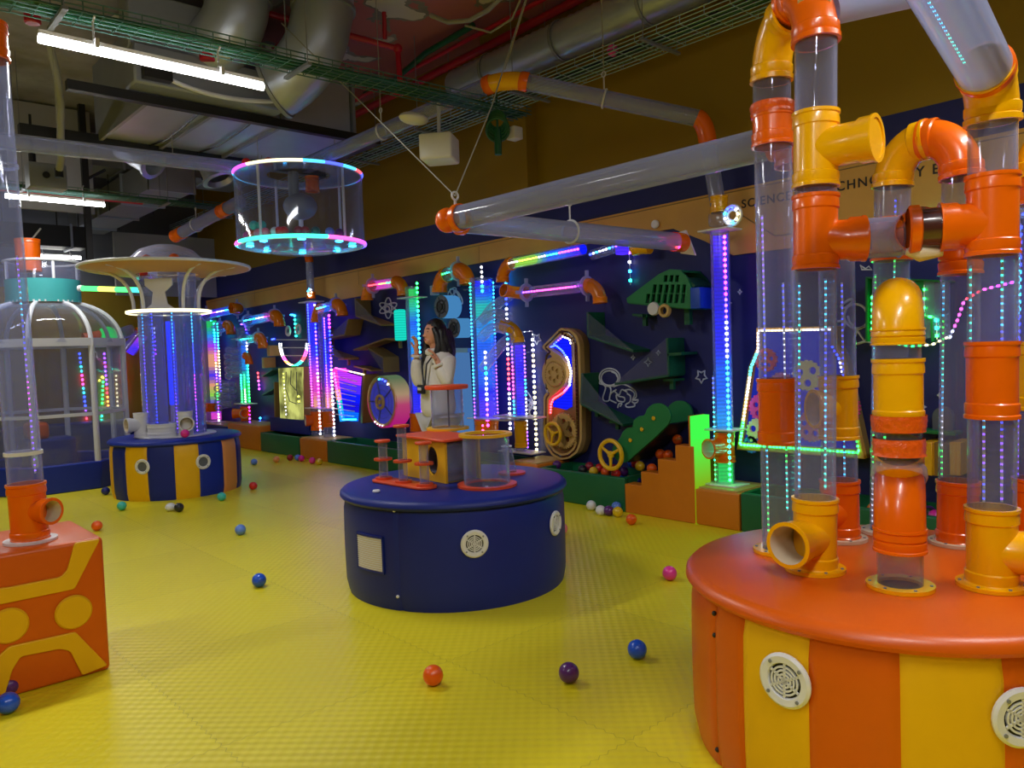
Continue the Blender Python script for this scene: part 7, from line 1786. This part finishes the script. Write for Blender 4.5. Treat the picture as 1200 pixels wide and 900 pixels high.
# open the face side of the cap
n_f = []; 
for f in g.f:
    c = V((0, 0, 0))
    for i in f: c += V(g.v[i]) / len(f)
    r_ = c - hc
    if r_.dot(f0) > .05 and r_.z < .075: continue
    if r_.dot(f0) > .02 and r_.z < .02: continue
    n_f.append(f)
g.f = n_f; g.m = [0] * len(n_f); g.sm = [True] * len(n_f)
for s, (a0_, n_) in ((1, (0, 5)), (-1, (0, 5))):
    for k in range(5):
        th = .5 + k * .5
        st = fz(-.012 + .09 * math.cos(PI * .42 + th * .55), s * .088 * math.sin(PI * .42 + th * .55), .03)
        wv = .012 * math.sin(k * 2.1); g.path([st, st + V((0, 0, -.09)) + l0 * s * (.018 + wv), st + V((0, 0, -.18)) + l0 * s * (.03 - wv) - f0 * .01, st + V((0, 0, -.27)) + l0 * s * (.028 + wv) - f0 * .015, st + V((0, 0, -.33)) + l0 * s * .02 - f0 * .01], [.034, .04, .042, .034, .012], 10)
for k in range(3):
    st = fz(-.085, (k - 1) * .05, .03); g.path([st, st + V((0, 0, -.1)) - f0 * .025, st + V((0, 0, -.2)) - f0 * .035, st + V((0, 0, -.33)) - f0 * .03], [.04, .05, .045, .015], 10)
st = fz(.045, .075, .05); g.path([st, st + V((0, 0, -.06)) + l0 * .022 - f0 * .02, st + V((0, 0, -.15)) + l0 * .03 - f0 * .035, st + V((0, 0, -.29)) + l0 * .03 + f0 * .01, st + V((0, 0, -.36)) + l0 * .02 + f0 * .03], [.02, .03, .035, .028, .01], 10)
st = fz(.045, -.075, .05); g.path([st, st + V((0, 0, -.06)) - l0 * .02 - f0 * .01, st + V((0, 0, -.17)) - l0 * .02 + f0 * .0, st + V((0, 0, -.34)) - l0 * .01 + f0 * .05], [.018, .028, .032, .01], 10)
g.build('hair', M['hair'], woman)
# jacket
cv_, ce_, cr2 = [], [], []
def ca_(p, r, par=None):
    cv_.append(p); cr2.append(r); i = len(cv_) - 1
    if par is not None: ce_.append((par, i))
    return i
c0 = ca_(W(0, 0, .78), (.205, .165)); c1 = ca_(W(.01, 0, .92), (.195, .155), c0); c2 = ca_(W(.01, 0, 1.08), (.185, .145), c1); c3 = ca_(W(0, 0, 1.22), (.19, .14), c2); c4 = ca_(W(-.01, 0, 1.32), (.15, .115), c3); ca_(W(0, 0, 1.375), (.095, .09), c4)
for key in ('near', 'far'):
    sh, el, wr, dirn = ARM[key]; a = ca_(sh + V((0, 0, -.0)), .098, c4); b = ca_(sh.lerp(el, .55), .075, a); c = ca_(el, .072, b); d = ca_(el.lerp(wr, .5), .062, c); ca_(el.lerp(wr, .88), .05, d)
skin_mesh('jacket', cv_, ce_, cr2, M['coat'], woman, 2)
g = G(); pts = [W(.0 + .072 * math.cos(a), .082 * math.sin(a), 1.378 + .02 * math.cos(a) * -1) for a in [2 * PI * k / 20 for k in range(20)]]; g.path(pts, .03, 8, closed=True); g.build('collar', M['coat'], woman)
g = G()
for key in ('near', 'far'): sh, el, wr, dirn = ARM[key]; q = el.lerp(wr, .9); g.torus(q, wr - el, .042, .012, 20, 6)
g.build('cuff', M['coat'], woman)
g = G(); g.path([W(.06, -.11, 1.36), W(.125, -.04, 1.28), W(.155, .03, 1.18), W(.165, .07, 1.08)], .009, 6); g.path([W(.06, .1, 1.36), W(.145, .1, 1.26), W(.16, .08, 1.08)], .007, 6); g.build('strap', M['strap'], woman)
q = W(.185, .06, 1.05); g = G(); g.rbox(q, (.12, .03, .075), .008, (l0, f0, V((0, 0, 1)))); o = g.build('pouch', M['strap'], woman); g = G(); g.rbox(q + f0 * .017 + V((0, 0, .005)), (.07, .006, .025), .002, (l0, f0, V((0, 0, 1))), 1); g.build('badge', M['white'], o)
tv, te, tr = [W(0, 0, .84)], [], [(.15, .125)]
for s in (1, -1):
    i = len(tv); tv += [W(0, s * .085, .76), W(.02, s * .09, .46), W(-.01, s * .09, .12)]; tr += [.115, .082, .07]; te += [(0, i), (i, i + 1), (i + 1, i + 2)]
skin_mesh('trousers', tv, te, tr, M['trouser'], woman, 2)
g = G()
for s in (1, -1): g.ball(W(.06, s * .097, .045), .06, 16, 10, (1, 1, .75)); g.ball(W(.13, s * .1, .038), .05, 16, 10, (1, 1, .75)); g.ball(W(-.02, s * .093, .05), .052, 14, 8, (1, 1, .9))
g.build('shoe', M['white'], woman)

# ---- separate pieces of a part become parts of their own
def explode(o):
    bm = bmesh.new(); bm.from_mesh(o.data); bm.verts.ensure_lookup_table(); seen = set(); isl = []
    for v in bm.verts:
        if v.index in seen: continue
        st = [v]; seen.add(v.index); cur = []
        while st:
            q = st.pop(); cur.append(q.index)
            for e in q.link_edges:
                w_ = e.other_vert(q)
                if w_.index not in seen: seen.add(w_.index); st.append(w_)
        isl.append(set(cur))
    if not 2 <= len(isl) <= 45: bm.free(); return
    me = o.data
    for k, s in enumerate(isl):
        b2 = bm.copy(); b2.verts.ensure_lookup_table(); bmesh.ops.delete(b2, geom=[v for v in b2.verts if v.index not in s], context='VERTS')
        nm = bpy.data.meshes.new(me.name)
        for mm in me.materials: nm.materials.append(mm)
        b2.to_mesh(nm); b2.free()
        try: nm.set_sharp_from_angle(angle=math.radians(42))
        except Exception: pass
        if k == 0: o.data = nm
        else: c = bpy.data.objects.new(o.name.split('.')[0], nm); COL.objects.link(c); c.parent = o.parent; c.location = o.location
    bm.free()
for o in [o for o in bpy.data.objects if o.type == 'MESH' and o.parent is not None and o.name.split('.')[0] in ('flange', 'arched_brace', 'hanger', 'clamp_band', 'collar', 'connection_box', 'support_rail', 'white_post', 'spot_light', 'rung', 'cross_bar', 'fastener', 'screw', 'cord', 'clear_tubes', 'roller', 'side_board', 'partition', 'bolt', 'wall_bracket', 'shoe', 'cuff', 'eyes', 'ear', 'gear_wheel', 'coupling', 'plank', 'deck', 'brace')]: explode(o)
# ================================================================== world, exposure
wd = bpy.data.worlds.new('world'); SC.world = wd; wd.use_nodes = True
bg = wd.node_tree.nodes['Background']; bg.inputs[0].default_value = srgb(60, 66, 90); bg.inputs[1].default_value = .02
vs_ = SC.view_settings; vs_.view_transform = 'Standard'; vs_.look = 'None'; vs_.gamma = 1.0; vs_.use_curve_mapping = False; vs_.exposure = 0.12
SC.display_settings.display_device = 'sRGB'
cy_ = SC.cycles; cy_.max_bounces = 14; cy_.transparent_max_bounces = 40; cy_.diffuse_bounces = 3; cy_.glossy_bounces = 4; cy_.transmission_bounces = 6
cy_.caustics_reflective = False; cy_.caustics_refractive = False; cy_.sample_clamp_indirect = 4.0; cy_.use_denoising = True
